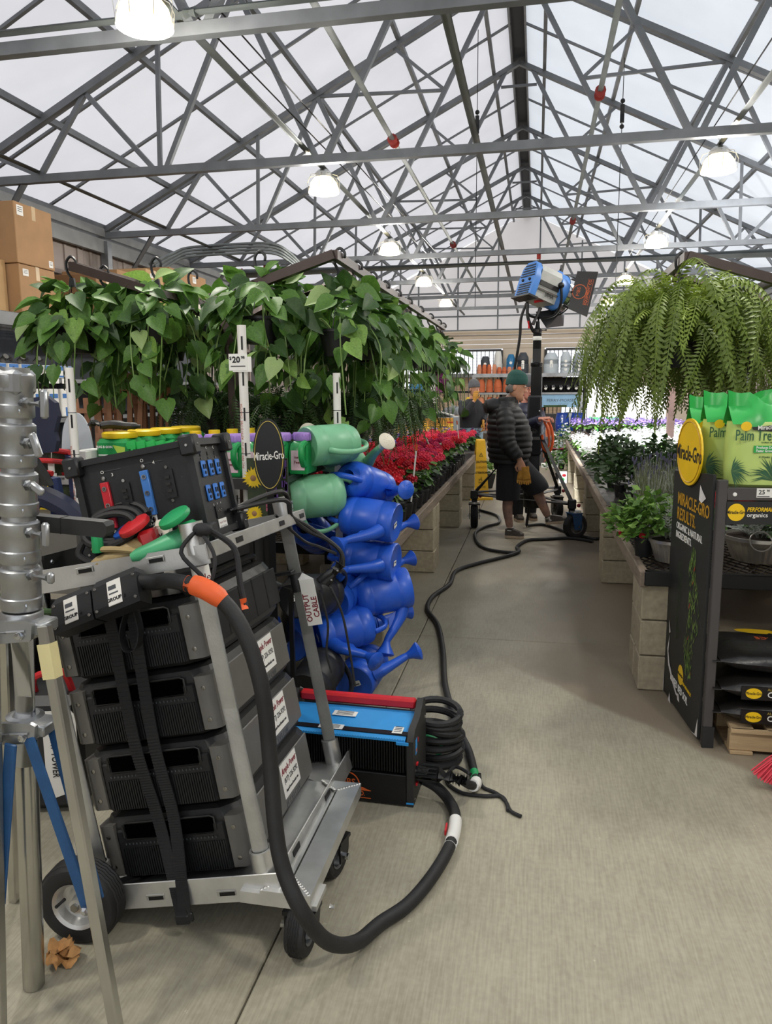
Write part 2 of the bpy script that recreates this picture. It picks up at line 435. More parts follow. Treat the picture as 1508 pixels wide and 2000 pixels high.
# ---- lamps
LAMP_W = 172
M_('lamp_glow', 'fff3c8', .4, 0, 0, emit=4.0, ecol='ffedb8'); M_('lamp_shade', 'fff6dc', .4, 0, 0, emit=1.5, ecol='fff1cf', trans=.3)
def lamp(x, y, lb, first=None):
    if first: return copy_tree(first, Tr(x, y, 3.94) @ Matrix.Scale(.8, 4), lb)
    t = thing('high_bay_lamp', lb, 'lamp', M=Tr(x, y, 3.94) @ Matrix.Scale(.8, 4), group='round high bay lamps under the roof trusses')
    b = MB('lamp_shade'); b.lathe([(.215, -.17), (.21, -.13), (.185, -.04), (.13, .03), (.09, .04)], 24, cap=False); b.lathe([(.2, -.168), (.195, -.13), (.17, -.04), (.12, .02)], 24, cap=False); b.build('reflector', t)
    b = MB('lamp_glow'); b.ball((0, 0, -.05), (.06, .06, .085), 12, 8); b.build('bulb', t)
    b = MB('alu'); b.lathe([(.11, .03), (.11, .1), (.08, .13), (.03, .14)], 16); b.tube([(.0, 0, .14), (0, 0, .22)], .012, 6); b.tube([(.02*math.cos(a), 0, .24+.025*math.sin(a)) for a in [2*PI*i/10 for i in range(10)]], .006, 5, closed=True); b.build('ballast_housing', t)
    b = MB('alu')
    for k in range(8):
        a = 2*PI*k/8; b.tube([(.22*math.cos(a), .22*math.sin(a), -.16), (.235*math.cos(a), .235*math.sin(a), -.02), (.2*math.cos(a), .2*math.sin(a), .05), (.1*math.cos(a), .1*math.sin(a), .08)], .004, 4)
    b.build('wire_guard', t)
    L = bpy.data.lights.new('lamp_light', 'POINT'); L.shadow_soft_size = .17; L.energy = LAMP_W; L.color = (1, .96, .89)
    o = bpy.data.objects.new('lamp_light', L); COL.objects.link(o); o.parent = t; o.matrix_local = Tr(0, 0, -.2)
    return t
lp = lamp(-2.4, 4.62, 'lit round lamp hanging above the nearest truss chord, cut by the top edge of frame')
for x, y, lb in ((-2.4, 8.6, 'lit round lamp over the nearest left hanging baskets, second in its row'), (-2.4, 12.5, 'lit round lamp third in the row above the basket rack'), (-2.4, 16.3, 'lit round lamp fourth in the row above the basket rack'),
                 (1.78, 8.7, 'largest lit round lamp above the big hanging fern'), (1.78, 12.85, 'lit round lamp second in the row above the hanging ferns'), (1.78, 17.1, 'smallest lit round lamp between the film light and the fern'),
                 (1.78, 4.62, 'lit round lamp over the palm soil bags, outside the top of frame'), (-2.4, .6, 'lit round lamp above the camera on the mast side'), (1.78, .6, 'lit round lamp above the camera on the broom side'),
                 (-2.4, 20.3, 'lit round lamp farthest back over the basket rack side'), (1.78, 21.2, 'lit round lamp farthest back on the fern side')):
    lamp(x, y, lb, lp)

# ---- side walls
M_('siding', 'a89c94', .6, .1, .06, 2); M_('siding_beige', 'cfc0ab', .6, .05, .05, 2); M_('girt', '938780', .6, .2, .08, 3); M_('eave', '8b8c8a', .5, .3, .12, 4)
for nm, X, sd in (('wall_left', XL, 1), ('wall_right', XR, -1)):
    w = struct(nm); y = Y0
    while y < Y1:
        b = MB('siding'); y1 = min(y+.96, Y1); b.box((X-sd*.03, (y+y1)/2, 1.95), (.03, y1-y-.012, 3.9), bev=.006)
        for k in range(3): b.box((X-sd*.005, y+.16+.32*k, 1.95), (.025, .05, 3.9))
        b.build('siding_panel', w); y = y1
    for z in (.6, 1.6, 2.55, 3.3):
        b = MB('girt'); b.box((X+sd*.05, (Y0+Y1)/2, z), (.11, Y1-Y0, .06)); b.build('girt', w)
    b = MB('eave'); b.box((X+sd*.13, (Y0+Y1)/2, 3.82), (.07, Y1-Y0, .2)); b.box((X+sd*.06, (Y0+Y1)/2, 4.02), (.24, Y1-Y0, .12)); b.build('eave_beam', w)
    for yy in [2.2]+TY:
        b = MB('galv'); b.box((X+sd*.16, yy, 1.95), (.12, .12, 3.9)); b.build('post', w)
        b = MB('truss'); b.cyl((X+sd*.18, yy+.05, 2.95), (X+sd*.95, yy+.05, 4.0), .04, 8); b.build('knee_brace', w)
# ---- back wall: translucent gable over beige siding, black mesh security windows below
film('film_gable', 'd8d4d2')
wb = struct('wall_back'); YB = Y1
b = MB('film_gable'); b.raw([(XL, YB, 3.55), (XR, YB, 3.55), (XR, YB, EZ), (RX, YB, AZ+.1), (XL, YB, EZ)], [(0, 1, 2, 3, 4)]); b.build('gable_sheet', wb)
for x in (-5.2, -3.9, -2.6, -1.3, 0.0, 1.3, 2.6, 3.9, 5.2):
    b = MB('truss'); b.box((x, YB-.04, (3.55+roofz(x))/2), (.045, .05, roofz(x)-3.55)); b.build('gable_stud', wb)
for z in (3.55, 4.0, 4.75):
    b = MB('truss'); b.box((RX, YB-.05, z), (12.4 if z < 4.2 else 9, .05, .05)); b.build('gable_rail', wb)
for k in range(4):
    b = MB('siding_beige'); z = 2.95+.15*k; b.box((RX, YB-.02, z+.073), (12.6, .05, .14), bev=.012); b.build('siding_board', wb)
b = MB('siding_beige'); b.box((RX, YB-.05, 3.5), (12.6, .1, .05)); b.tube([(-4, YB-.1, 3.38), (4, YB-.1, 3.38)], .02, 6); b.build('cornice_pipe', wb)
# wall parts between the windows
for x0, x1 in ((XL, -5.7), (-1.12, .22), (2.9, XR)):
    b = MB('siding_beige'); b.box(((x0+x1)/2, YB, 1.48), (x1-x0, .06, 2.95)); b.build('wall_section', wb)
b = MB('siding_beige'); b.box((-2.24, YB, .2), (6.9, .06, .4)); b.build('wall_base', wb)
M_('fence_black', '1b1c1e', .5, .3, .1)
def secwin(n, x0, x1, z0=.45, z1=2.9, mids=()):
    w = struct('window_%d' % n); y = YB-.08
    b = MB('fence_black')
    for x in (x0, x1)+tuple(mids): b.box((x, y, (z0+z1)/2), (.09, .08, z1-z0))
    for z in (z0, z1, 1.55): b.box(((x0+x1)/2, y, z), (x1-x0, .07, .07))
    b.build('window_frame', w)
    x = x0+.13
    while x < x1-.05:
        b = MB('fence_black'); b.box((x, y-.02, (z0+z1)/2), (.022, .022, z1-z0)); b.build('picket', w); x += .135
    b = MB('fence_black')                                # welded wire behind the pickets
    x = x0
    while x < x1: b.box((x, y+.03, (z0+z1)/2), (.005, .005, z1-z0)); x += .06
    z = z0
    while z < z1: b.box(((x0+x1)/2, y+.03, z), (x1-x0, .005, .005)); z += .1
    tag(b.build('wire_mesh', w), kind='stuff')
secwin(1, -5.65, -3.42); secwin(2, -3.3, -1.16); secwin(3, .26, 2.85, mids=(1.52,))
# outside the windows: yard ground comes with the floor slabs; pallets of stone and a tan wall across the yard
M_('tan_wall', 'b39a7c', .8); M_('yard_stone', '6f6e6c', .8, 0, .2, 12)
t = thing('yard_building', 'tan building across the yard seen through the black window bars', 'building', (-2.4, 36, 0))
b = MB('tan_wall'); b.box((0, 0, 1.1), (7, 1, 2.2)); b.build('wall', t)
b = MB('yard_stone'); b.box((0, -.1, 2.28), (7.4, 1.6, .16)); b.build('roof_slab', t)
for k, (x, s) in enumerate(((-3.3, .8), (-2.0, .55), (-4.6, .7))):
    b = MB('yard_stone'); b.ball((0, 0, s*.5), (s*.9, s*.7, s*.75), 9, 6); b.build('boulder', M=Tr(x, 31, 0), label='grey boulder in the yard seen through the window bars, ' + ('largest one', 'smallest one', 'middle sized one')[k], cat='boulder')
# ================================================================== pallet rack on the left wall
M_('shelf_edge', '77797b', .5, .4, .1); M_('rack_blue', '4a5058', .5, .3, .1); M_('label_blue', '2d6fb7', .5); M_('tape', 'c9ad84', .4); M_('teal_print', '3aa0ab', .6)
rk = thing('pallet_rack', 'tall grey pallet rack with wire deck along the siding wall, loaded with cartons', 'rack', (-5.3, 0, 0))
for y in (5.2, 7.9, 10.6, 13.3):
    for x in (-.08, -1.05):
        b = MB('rack_blue'); b.box((x, y, 1.25), (.08, .07, 2.5)); b.build('upright', rk)
for x in (0, -1.1):
    for z, h in ((2.36, .14), (1.74, .05), (1.3, .05), (.5, .1)):
        b = MB('shelf_edge'); b.box((x, 9.2, z), (.05, 8.4, h), bev=.006); b.build('beam', rk)
for z in (1.76, 1.32, .5):
    b = MB('black_metal'); b.box((-.55, 9.2, z), (1.08, 8.4, .02)); b.build('shelf_board', rk)
b = MB('galv')
for k in range(84): b.box((-.55, 5.05+.1*k, 2.432), (1.1, .008, .008))
for k in range(12): b.box((-.04-.095*k, 9.2, 2.424), (.008, 8.4, .008))
tag(b.build('wire_deck', rk), kind='stuff')
for k in range(13):
    b = MB('white'); b.box((.03, 6.35+.13*k, 1.74), (.004, .075, .055)); b.build('price_tag', rk)
b = MB('rack_blue'); b.box((-1.0, 9.2, 1.2), (.02, 8.4, 2.3)); b.build('back_panel', rk, label='dark back panel')
def carton(x, y, z, sx, sy, sz, m, lb, labels=(), tape=True):
    t = thing('cardboard_box', lb, 'box', (x, y, z), group='cardboard boxes on top of the pallet rack')
    b = MB(m); b.box((0, 0, sz/2), (sx, sy, sz), bev=.006); b.build('carton', t)
    if tape:
        b = MB('tape'); b.box((sx/2+.001, 0, sz-.07), (.002, .06, .14)); b.box((0, 0, sz+.001), (sx, .06, .002)); b.build('packing_tape', t)
    for (fy, fz, w, h) in labels:
        b = MB('white'); b.box((sx/2+.002, fy, fz), (.003, w, h))
        for k in range(3): b.box((sx/2+.004, fy, fz+h*.3-.2*h*k), (.001, w*.7, h*.06), 'ink')
        b.build('shipping_label', t)
    return t
carton(-5.72, 7.5, 2.44, .84, .6, .5, 'cardboard', 'tan cardboard box below the tallest one at the near end of the rack', [(-.2, .42, .09, .07)])
carton(-5.72, 7.49, 2.945, .86, .62, .61, 'cardboard', 'tan cardboard box on top of the tall stack nearest the camera', [(-.22, .53, .1, .1), (.24, .06, .07, .07)])
t = carton(-5.87, 6.86, 2.44, .86, .64, .53, 'cardboard_light', 'pale printed carton with teal label and strapping at the near end of rack', tape=False)
b = MB('white'); b.box((.02, -.322, .3), (.2, .003, .34)); b.box((.0, -.324, .39), (.05, .002, .05), 'red_paint')
for k in range(6): b.box((.02, -.324, .32-.03*k), (.15, .001, .008), 'grey_plastic')
b.build('printed_label', t)
b = MB('teal_print'); b.box((-.25, -.322, .3), (.26, .003, .34)); b.build('teal_label', t)
b = MB('cardboard_dark')
for k in range(5): b.box((.22, -.322, .47-.025*k), (.34, .002, .008))
b.text('rt', .11, Tr(-.08, -.323, .44) @ Rx(PI/2), 'ink', bold=.02); b.build('carton_print', t)
b = MB('tape')
for x in (-.36, .33): b.box((x, -.323, .265), (.02, .003, .53)); b.box((x, 0, .532), (.02, .64, .003))
b.build('strapping', t)
carton(-5.75, 8.95, 2.44, .8, .5, .62, 'cardboard_dark', 'brown carton behind the nearest hanging basket hooks', [(.1, .5, .08, .07)])
carton(-5.78, 9.55, 2.44, .8, .6, .75, 'cardboard', 'wide tan carton just past the brown one on the rack', [(-.15, .66, .09, .06)])
carton(-5.7, 10.2, 2.44, .7, .55, .5, 'cardboard_light', 'yellowish lower carton in the middle of the far stack', [(0, .4, .08, .07), (.2, .15, .06, .06)])
carton(-5.7, 10.2, 2.945, .7, .5, .36, 'cardboard_light', 'yellowish upper carton in the middle of the far stack', [(-.1, .28, .08, .06), (.15, .08, .06, .06)])
carton(-5.74, 11.2, 2.44, .85, 1.25, .98, 'cardboard', 'large plain tan carton at the far end of the stack', [(-.45, .88, .1, .1), (.2, .9, .12, .1)])
carton(-5.72, 14.3, 2.0, .8, .9, .7, 'cardboard_dark', 'brown carton seen low between the hanging baskets', ()).location.z = .02
M_('navy', '1c2138', .7, 0, .2); M_('navy_blue', '23305c', .6, 0, .15)
# blister packs and hose nozzles on the shelves
for k in range(9):
    y = 6.45+.19*k
    t = thing('product_box', 'small white and blue packaged fitting, number %s along the tagged shelf' % ORD[k].replace('nearest', 'first'), 'box', (-5.38, y, 1.772), group='packaged fittings on the tagged shelf')
    b = MB('white'); b.box((0, 0, .07), (.12, .15, .14), bev=.004); b.build('pack', t)
    b = MB('label_blue'); b.box((.061, 0, .112), (.003, .14, .05)); b.box((.061, .03, .02), (.003, .08, .02)); b.build('pack_print', t)
    b = MB('black_plastic'); b.tube([(.068, -.04, .04), (.068, -.035, .09), (.068, -.01, .1)], .011, 6); b.build('nozzle_print', t)
for k in range(5):
    b = MB('black_plastic'); b.tube(spline([(0, -.06, .02), (.03, 0, .05), (0, .07, .03)], 4), .022, 6); b.cyl((0, -.06, .02), (.06, -.08, .06), .03, 8, 'grey_plastic')
    b.build('hose_nozzle', M=Tr(-5.4, 6.5+.26*k, 1.925), label='black hose nozzle lying on the packaged fittings, %s from the near end' % ORD[k].replace('nearest', 'first'), cat='nozzle', group='hose nozzles on the tagged shelf')
for k in range(6):
    t = thing('hanging_pack', 'white hanging pack with blue print, %s along the lower rack shelf' % ORD[k].replace('nearest', 'first'), 'pack', (-5.36, 6.7+.24*k, 1.335), group='white packs on the lower rack shelf')
    b = MB('white'); b.box((0, 0, .16), (.06, .19, .32), bev=.01); b.build('card', t)
    b = MB('label_blue'); b.box((.031, 0, .24), (.003, .15, .05)); b.box((.031, 0, .06), (.003, .07, .1)); b.build('card_print', t)
# ---- end display with garden products
M_('photo_dark', '2e3a22', .5, 0, .5, 14); M_('petal_yellow', 'e2c01f', .6, 0, .15, 40); M_('petal_purple', '6a4a92', .6, 0, .3, 30); M_('petal_pink', 'c76a86', .6, 0, .3, 30)
M_('jug_green', '1f8f4a', .35, 0, .06); M_('cap_yellow', 'e8c41e', .4, 0, .05); M_('cap_purple', 'a884cf', .4, 0, .05); M_('print_lime', 'a8c64a', .5); M_('print_pink', 'e6c3cf', .5)
ds = thing('garden_display_stand', 'black end display stand with flower photo strips below the green jugs', 'display', (-1.8, 3.75, 0))
b = MB('black_metal'); b.box((0, 0, 1.175), (1.24, 1.05, .03), bev=.004); b.build('top_shelf', ds)
for x in (-.6, .6):
    for y in (-.5, .5):
        b = MB('black_metal'); b.box((x, y, .58), (.04, .04, 1.16)); b.build('post', ds)
b = MB('dark_plastic'); b.box((0, -.52, 1.185), (1.24, .02, .05)); b.build('shelf_edge_strip', ds)
b = MB('white'); b.box((-.42, -.535, 1.19), (.12, .006, .042)); b.text('9', .035, Tr(-.45, -.5385, 1.19) @ Rx(PI/2), 'ink', bold=.03); b.text('98', .018, Tr(-.42, -.5385, 1.197) @ Rx(PI/2), 'ink'); b.build('price_label', ds)
b = MB('photo_dark'); b.box((-.31, -.525, 1.075), (.62, .012, .17)); b.build('photo_strip', ds)
def daisy(b, M, r, n=18, c='petal_yellow', cc='cardboard_dark'):
    for ring, rr in ((0, 1), (1, .72)):
        for k in range(n):
            a = 2*PI*(k+.5*ring)/n; R = r*rr*(1+jit(.12)); w = r*.13; ca, sa = math.cos(a), math.sin(a)
            pts = [(u*ca-v*sa, u*sa+v*ca, .001+.0006*ring+.0002*k/n) for u, v in ((r*.15, -w*.5), (R*.6, -w), (R, 0), (R*.6, w), (r*.15, w*.5))]
            b.raw(pts, [(0, 1, 2, 3, 4)], c, False, M)
    b.lathe([(r*.28, .002), (r*.2, .004), (0, .005)], 12, cc, M, cap=False)
b = MB(); MF = Tr(-.52, -.532, 1.085) @ Rx(PI/2)
daisy(b, MF, .085); daisy(b, Tr(-.36, -.532, 1.135) @ Rx(PI/2), .035); daisy(b, Tr(-.33, -.532, 1.05) @ Rx(PI/2), .04, 8, 'petal_pink'); b.build('flower_print', ds)
b = MB('grey_plastic'); b.box((-.31, -.5, .8), (.6, .02, .34)); b.box((.3, -.48, .6), (.6, .02, .9), 'black_plastic'); b.box((-.31, -.48, .3), (.6, .02, .55), 'dark_plastic'); b.build('lower_panel', ds)
# products on the top shelf
zt = 1.19
for k in range(4):
    t = thing('green_tub', 'square green tub with yellow lid, %s in its row on the display' % ORD[k], 'tub', (-2.035+.02*k, 3.43+.2*k, zt), group='green tubs with yellow lids')
    b = MB('jug_green'); b.box((0, 0, .095), (.175, .175, .19), bev=.02); b.build('tub', t)
    b = MB('cap_yellow'); b.lathe([(.082, .19), (.086, .195), (.086, .215), (.075, .222), (0, .222)], 24, cap=False); b.build('lid', t)
    b = MB('print_lime'); b.raw([(.0, -.0885, .04), (.07, -.0885, .04), (.075, -.0885, .15), (.01, -.0885, .16), (.045, -.0885, .1)], [(0, 1, 2, 4), (4, 2, 3)])
    for q in range(4): b.box((-.045, -.0885, .06+.017*q), (.05, .001, .007), 'white')
    b.text('BUG B GON', .016, Tr(-.035, -.089, .15) @ Rx(PI/2), 'white', bold=.03)
    b.ball((.055, -.088, .09), (.012, .002, .03), 8, 6, 'orange_paint'); b.build('front_label', t)
t = thing('product_carton', 'low cardboard tray standing behind the green spray bottles', 'box', (-1.93, 3.62, zt)); 
b = MB('cardboard_dark'); b.box((.1, 0, .08), (.24, .3, .16), bev=.004); b.build('tray', t); t.location.x = -1.83
M_('spray_green', '2fb356', .35)
for k in range(5):
    t = thing('spray_bottle', 'green trigger spray bottle, %s of the row before the cardboard tray' % ORD[k].replace('nearest', 'first'), 'bottle', (-1.93+.045*k, 3.36+.012*k, zt), group='green spray bottles')
    b = MB('spray_green'); b.lathe([(.02, 0), (.022, .005), (.022, .09), (.012, .12), (.01, .14)], 12); b.build('bottle', t)
    b = MB('spray_green'); b.loft([[(-.022, -.01, .14), (.02, -.01, .14), (.02, .01, .14), (-.022, .01, .14)], [(-.03, -.011, .16), (.02, -.011, .165), (.02, .011, .165), (-.03, .011, .16)], [(-.025, -.008, .175), (.012, -.008, .185), (.012, .008, .185), (-.025, .008, .175)]]); b.tube([(-.022, 0, .15), (-.032, 0, .13), (-.03, 0, .11)], .005, 5); b.build('trigger', t)
for k in range(4):
    t = thing('weed_bottle', 'green bottle with yellow cap, %s from the spray bottles' % ORD[k].replace('nearest', 'first'), 'bottle', (-1.72+.055*k, 3.62+.11*k, zt), group='green bottles with yellow caps')
    b = MB('jug_green'); b.lathe([(.055, 0), (.06, .01), (.06, .11), (.03, .155), (.028, .165)], 14); b.build('bottle', t)
    b = MB('cap_yellow'); b.lathe([(.036, .16), (.036, .185), (.03, .19), (.03, .215), (0, .216)], 14, cap=False); b.build('cap', t)
for k in range(6):
    t = thing('green_jug', 'big green jug with purple screw lid, %s in the row behind the black distro case' % ORD[k].replace('nearest', 'first'), 'jug', (-1.66+.098*k, 3.45+.05*k, zt), group='green jugs with purple lids')
    b = MB('jug_green'); b.loft([[(x*s, y*s2, z) for x, y in ((-.045, -.09), (.045, -.09), (.047, -.03), (.047, .06), (.045, .09), (-.045, .09), (-.047, .06), (-.047, -.03))] for s, s2, z in ((.95, .95, 0), (1, 1, .01), (1, 1, .11), (.9, .8, .15), (.75, .5, .165))]); b.build('jug', t)
    b = MB('jug_green'); b.tube(spline([(.03, -.06, .155), (.03, -.115, .14), (.03, -.125, .09), (.03, -.09, .045)], 5), .016, 8); b.build('handle', t)
    b = MB('cap_purple'); b.lathe([(.048, .165), (.05, .17), (.05, .2), (.046, .206), (0, .206)], 20, cap=False)
    for q in range(20):
        a = 2*PI*q/20; b.box((.0505*math.cos(a), .0505*math.sin(a), .184), (.004, .004, .026))
    b.build('lid', t)
    b = MB('print_pink'); b.box((0, -.0915, .07), (.07, .002, .1)); b.text('new', .02, Tr(0, -.093, .085) @ Rx(PI/2), 'ink_red', bold=.02); b.text('Feed', .02, Tr(0, -.093, .06) @ Rx(PI/2), 'ink_red', bold=.02); b.build('jug_label', t)
t = thing('seed_box', 'dark box with green foliage print beside the sunflower strip', 'box', (-2.31, 3.36, zt)); b = MB('photo_dark'); b.box((0, 0, .065), (.2, .2, .13), bev=.003); b.box((-.05, -.101, .06), (.07, .002, .12), 'dark_plastic'); b.box((.07, -.102, .02), (.03, .002, .025), 'red_plastic'); b.build('carton', t)
t = thing('white_box', 'white printed box with a tiny flag and leaf print left of the green tub', 'box', (-2.165, 3.36, zt)); b = MB('paper'); b.box((0, 0, .068), (.085, .19, .136), bev=.003); b.box((.01, -.0962, .1), (.02, .002, .012), 'red_paint'); b.box((.0, -.0962, .103), (.01, .0025, .006), 'label_blue')
for k in range(6): b.box((-.03+.02*(k % 2), -.0962, .02+.012*k), (.02, .001, .004), 'leaf_dark')
b.build('carton', t)
b = MB('dark_plastic'); b.tube(spline([(0, 0, .03), (.05, .02, .035), (.11, .03, .03), (.19, .05, .025)], 5), [.03]*5+[.032]*5+[.026]*4+[.012]*2, 10, flat=.7)
for k in range(3): b.tube([(.0, -.01+.012*k, .035), (-.03, -.03+.02*k, .05), (-.04, -.035+.02*k, .03)], .011, 6)
b.build('work_glove', M=Tr(-2.12, 3.4, zt+.222), label='crumpled dark grey work gloves lying on the yellow tub lids', cat='glove')
# oval header signs and flower banner
M_('sign_black', '17191a', .5); M_('gold', 'c9b35a', .4, .3); M_('pale_grey', 'b9bfc6', .55, 0, .04)
def ellipse(rx, rz, n=40): return [(rx*math.cos(2*PI*k/n), rz*math.sin(2*PI*k/n)) for k in range(n)]
t = thing('oval_sign', 'black oval sign with white script lettering above the purple lid jugs', 'sign', (-1.135, 3.1, 1.33), .22)
b = MB('sign_black'); b.prism(ellipse(.068, .157), -.004, .004, None, Rx(PI/2)); b.build('board', t)
b = MB('gold'); b.tube([(x, -.006, z) for x, z in ellipse(.061, .146)], .0018, 4, closed=True); b.build('gold_ring', t)
b = MB('white'); b.text('Miracle-Gro', .05, Tr(0, -.0055, -.004) @ Rx(PI/2) @ Rz(.06), bold=.012, sx=.54); b.build('lettering', t)
b = MB('black_metal'); b.box((0, .012, -.62), (.03, .012, 1.42)); b.build('support', t)
t = thing('flower_banner', 'photo banner of yellow and purple flowers under the black oval sign', 'banner', (-1.17, 3.17, 0))
b = MB('photo_dark'); b.box((0, 0, 1.155), (.19, .012, .31)); b.build('panel', t)
b = MB(); daisy(b, Tr(-.065, -.008, 1.22) @ Rx(PI/2), .05); daisy(b, Tr(-.065, -.008, 1.06) @ Rx(PI/2), .045)
for k in range(26): b.box((.055+jit(.035), -.0075, 1.2+jit(.09)), (.012, .001, .03), 'petal_purple')
for k in range(14): b.box((.01+jit(.02), -.0072, 1.14+jit(.06)), (.01, .001, .02), 'petal_pink')
b.build('flower_print', t)
b = MB('black_metal'); b.box((-.09, .01, .5), (.02, .02, 1.0)); b.box((.09, .01, .5), (.02, .02, 1.0)); b.build('frame', t)
t = thing('header_sign', 'plain pale grey rounded back of a display header behind the first white post', 'sign', (-2.32, 3.5, 1.19))
b = MB('pale_grey'); b.prism([(-.1, 0), (.1, 0), (.105, .12), (.09, .13)]+[(.085*math.cos(a), .15+.165*math.sin(a)) for a in [PI*k/14 for k in range(1, 14)]]+[(-.09, .13), (-.105, .12)], -.004, .004, None, Rx(PI/2)); b.build('board', t)
# white pvc posts
M_('pvc', 'e6e3dc', .35, 0, .03); M_('pvc_ink', 'b56a5c', .6)
def pvc(x, y, z1, r, lb, tags=True, lean=(0, 0), z0=0.0):
    t = thing('pvc_post', lb, 'post', M=Tr(x, y, z0) @ Rx(lean[1]) @ Ry(lean[0])); h = z1-z0
    b = MB('pvc'); b.lathe([(r, 0), (r, h), (r*.82, h), (r*.82, h-.05)], 20, cap=False); b.build('pipe', t)
    b = MB('pvc_ink')
    if tags:
        b.text('PVC PIPE  NSF-pw  ASTM D1785  CAN/CSA', .016, Tr(-.3*r, -r*.97, h-.5) @ Rx(PI/2) @ Rz(PI/2), ext=.0004)
    for k in range(5): b.box((.35*r, -r*.96, h-.08-.16*k), (.008, .002, .06), 'ink')
    for k in range(3): b.lathe([(r*1.01, h-.2-.19*k), (r*1.01, h-.203-.19*k)], 20, 'ink', cap=False)
    b.build('stamped_print', t)
    return t
pvc(-2.07, 3.1, 1.716, .0185, 'white pipe post with stamped lettering nearest the display of sunflower strips', lean=(-.0, .0))
p2 = pvc(-1.32, 3.3, 1.9, .0205, 'tallest white pipe post, carrying a paper price tag', lean=(.0, 0))
b = MB('paper'); b.box((-.012, -.026, 1.735), (.088, .003, .075)); b.box((.006, -.0245, 1.725), (.09, .002, .068))
b.text('20', .038, Tr(-.02, -.0285, 1.745) @ Rx(PI/2), 'ink', bold=.03); b.text('$', .02, Tr(-.047, -.0285, 1.752) @ Rx(PI/2), 'ink', bold=.02); b.text('98', .018, Tr(.012, -.0285, 1.755) @ Rx(PI/2), 'ink', bold=.02)
b.box((-.012, -.0285, 1.717), (.07, .001, .004), 'ink'); b.build('price_tag', p2, label='paper price tag reading 20')
p3 = pvc(-1.07, 4.02, 1.70, .021, 'white pipe post that the watering cans are strung on', False)
pvc(-1.87, 4.5, 1.32, .016, 'short white pipe post beside the brown basket rack upright', False)
# hand tools and gloves hanging near the mast
for k, (x, y, z) in enumerate(((-2.34, 3.25, 1.32), (-2.31, 3.22, 1.27), (-2.3, 3.05, 1.24))):
    t = thing('hand_tool', ('topmost red handled hand tool behind the silver mast', 'middle red handled hand tool behind the silver mast', 'lowest red handled hand tool behind the silver mast')[k], 'tool', (x, y, z))
    b = MB('red_plastic'); b.tube(spline([(-.18, 0, .0), (-.05, 0, .012), (.05, 0, .01), (.14, 0, 0)], 5), .013, 8); b.build('handle', t)
    b = MB('navy_blue'); b.loft([[(.12, -.01, -.01), (.16, -.03, -.02), (.16, .03, -.02), (.12, .01, -.01)], [(.13, -.02, -.2), (.18, -.04, -.22), (.18, .04, -.22), (.13, .02, -.2)]]); b.build('head', t)
    b = MB('paper'); b.box((.05, -.02, -.07), (.035, .002, .05)); b.tube([(.05, -.01, .0), (.05, -.018, -.05)], .002, 4); b.build('hang_tag', t)
t = thing('kneeling_pad', 'dark navy rounded pad hanging behind the silver mast', 'pad', (-2.17, 3.05, 1.33))
b = MB('navy'); b.prism([(-.07, 0), (.04, .01), (.055, .06), (.045, .1), (.07, .17), (.06, .23), (.02, .26), (-.08, .25), (-.12, .2), (-.1, .1)], -.015, .015, None, Rx(PI/2)); b.build('pad', t)
t = thing('leather_apron', 'dark folded tool pouch with studs hanging below the navy pad', 'pouch', (-2.17, 2.95, 1.2))
b = MB('dark_plastic'); b.loft([[(-.16, 0, .16), (-.02, -.02, .16), (-.02, .02, .16), (-.16, .03, .16)], [(-.16, -.02, .08), (.05, -.03, .05), (.05, .02, .05), (-.16, .03, .08)], [(-.14, -.01, 0), (.08, -.02, .0), (.08, .01, 0), (-.14, .02, 0)]]); b.build('pouch', t)
b = MB('chrome'); b.ball((-.02, -.032, .06), .008, 8, 5); b.ball((.03, -.03, .03), .006, 8, 5); b.build('stud', t)
t = thing('tool_bin', 'grey slanted bin with navy tools below the sunflower strip', 'bin', (-2.2, 3.0, .72))
b = MB('grey_plastic'); b.loft([[(-.2, -.1, 0), (.24, -.1, 0), (.24, .12, 0), (-.2, .12, 0)], [(-.22, -.13, .3), (.26, -.13, .3), (.26, .12, .34), (-.22, .12, .34)]], smooth=False); b.build('bin', t)
b = MB('black_metal'); b.box((-.1, 0, -.36), (.04, .04, .72)); b.box((.14, 0, -.36), (.04, .04, .72)); b.build('stand', t)
b = MB('navy'); b.tube(spline([(-.1, -.02, .3), (0, -.02, .42), (.12, 0, .38), (.2, .02, .3)], 5), .05, 8); b.build('navy_tools', t)
# wooden trellises
M_('cedar', 'a9795a', .7, 0, .15, 20, .1, 60, stretch=(1, 1, .2))
def trellis(x, y, z0, h, w, lb, rz=0, tilt=0):
    t = thing('wooden_trellis', lb, 'trellis', M=Tr(x, y, z0) @ Rz(rz) @ Rx(tilt))
    for k in range(5):
        u = (k-2)/2; b = MB('cedar'); b.beam((u*w*.25, 0, 0), (u*w, 0, h), .035, .02, up=(0, 1, 0)); b.build('slat', t)
    for q in range(5):
        z = h*(.18+.19*q); ww = w*(.25+.75*z/h); b = MB('cedar'); b.beam((-ww-.03, -.022, z), (ww+.03, -.022, z), .035, .018, up=(0, 1, 0)); b.build('crossbar', t)
trellis(-2.85, 4.75, .02, 1.72, .17, 'reddish wooden trellis standing behind the green tubs', .1, -.06)
trellis(-2.72, 4.95, .02, 1.62, .15, 'second reddish wooden trellis leaning behind the first', -.15, -.05)
trellis(-3.1, 4.9, .02, 1.55, .15, 'reddish wooden trellis farthest towards the rack, half in leaves', .2, -.04)
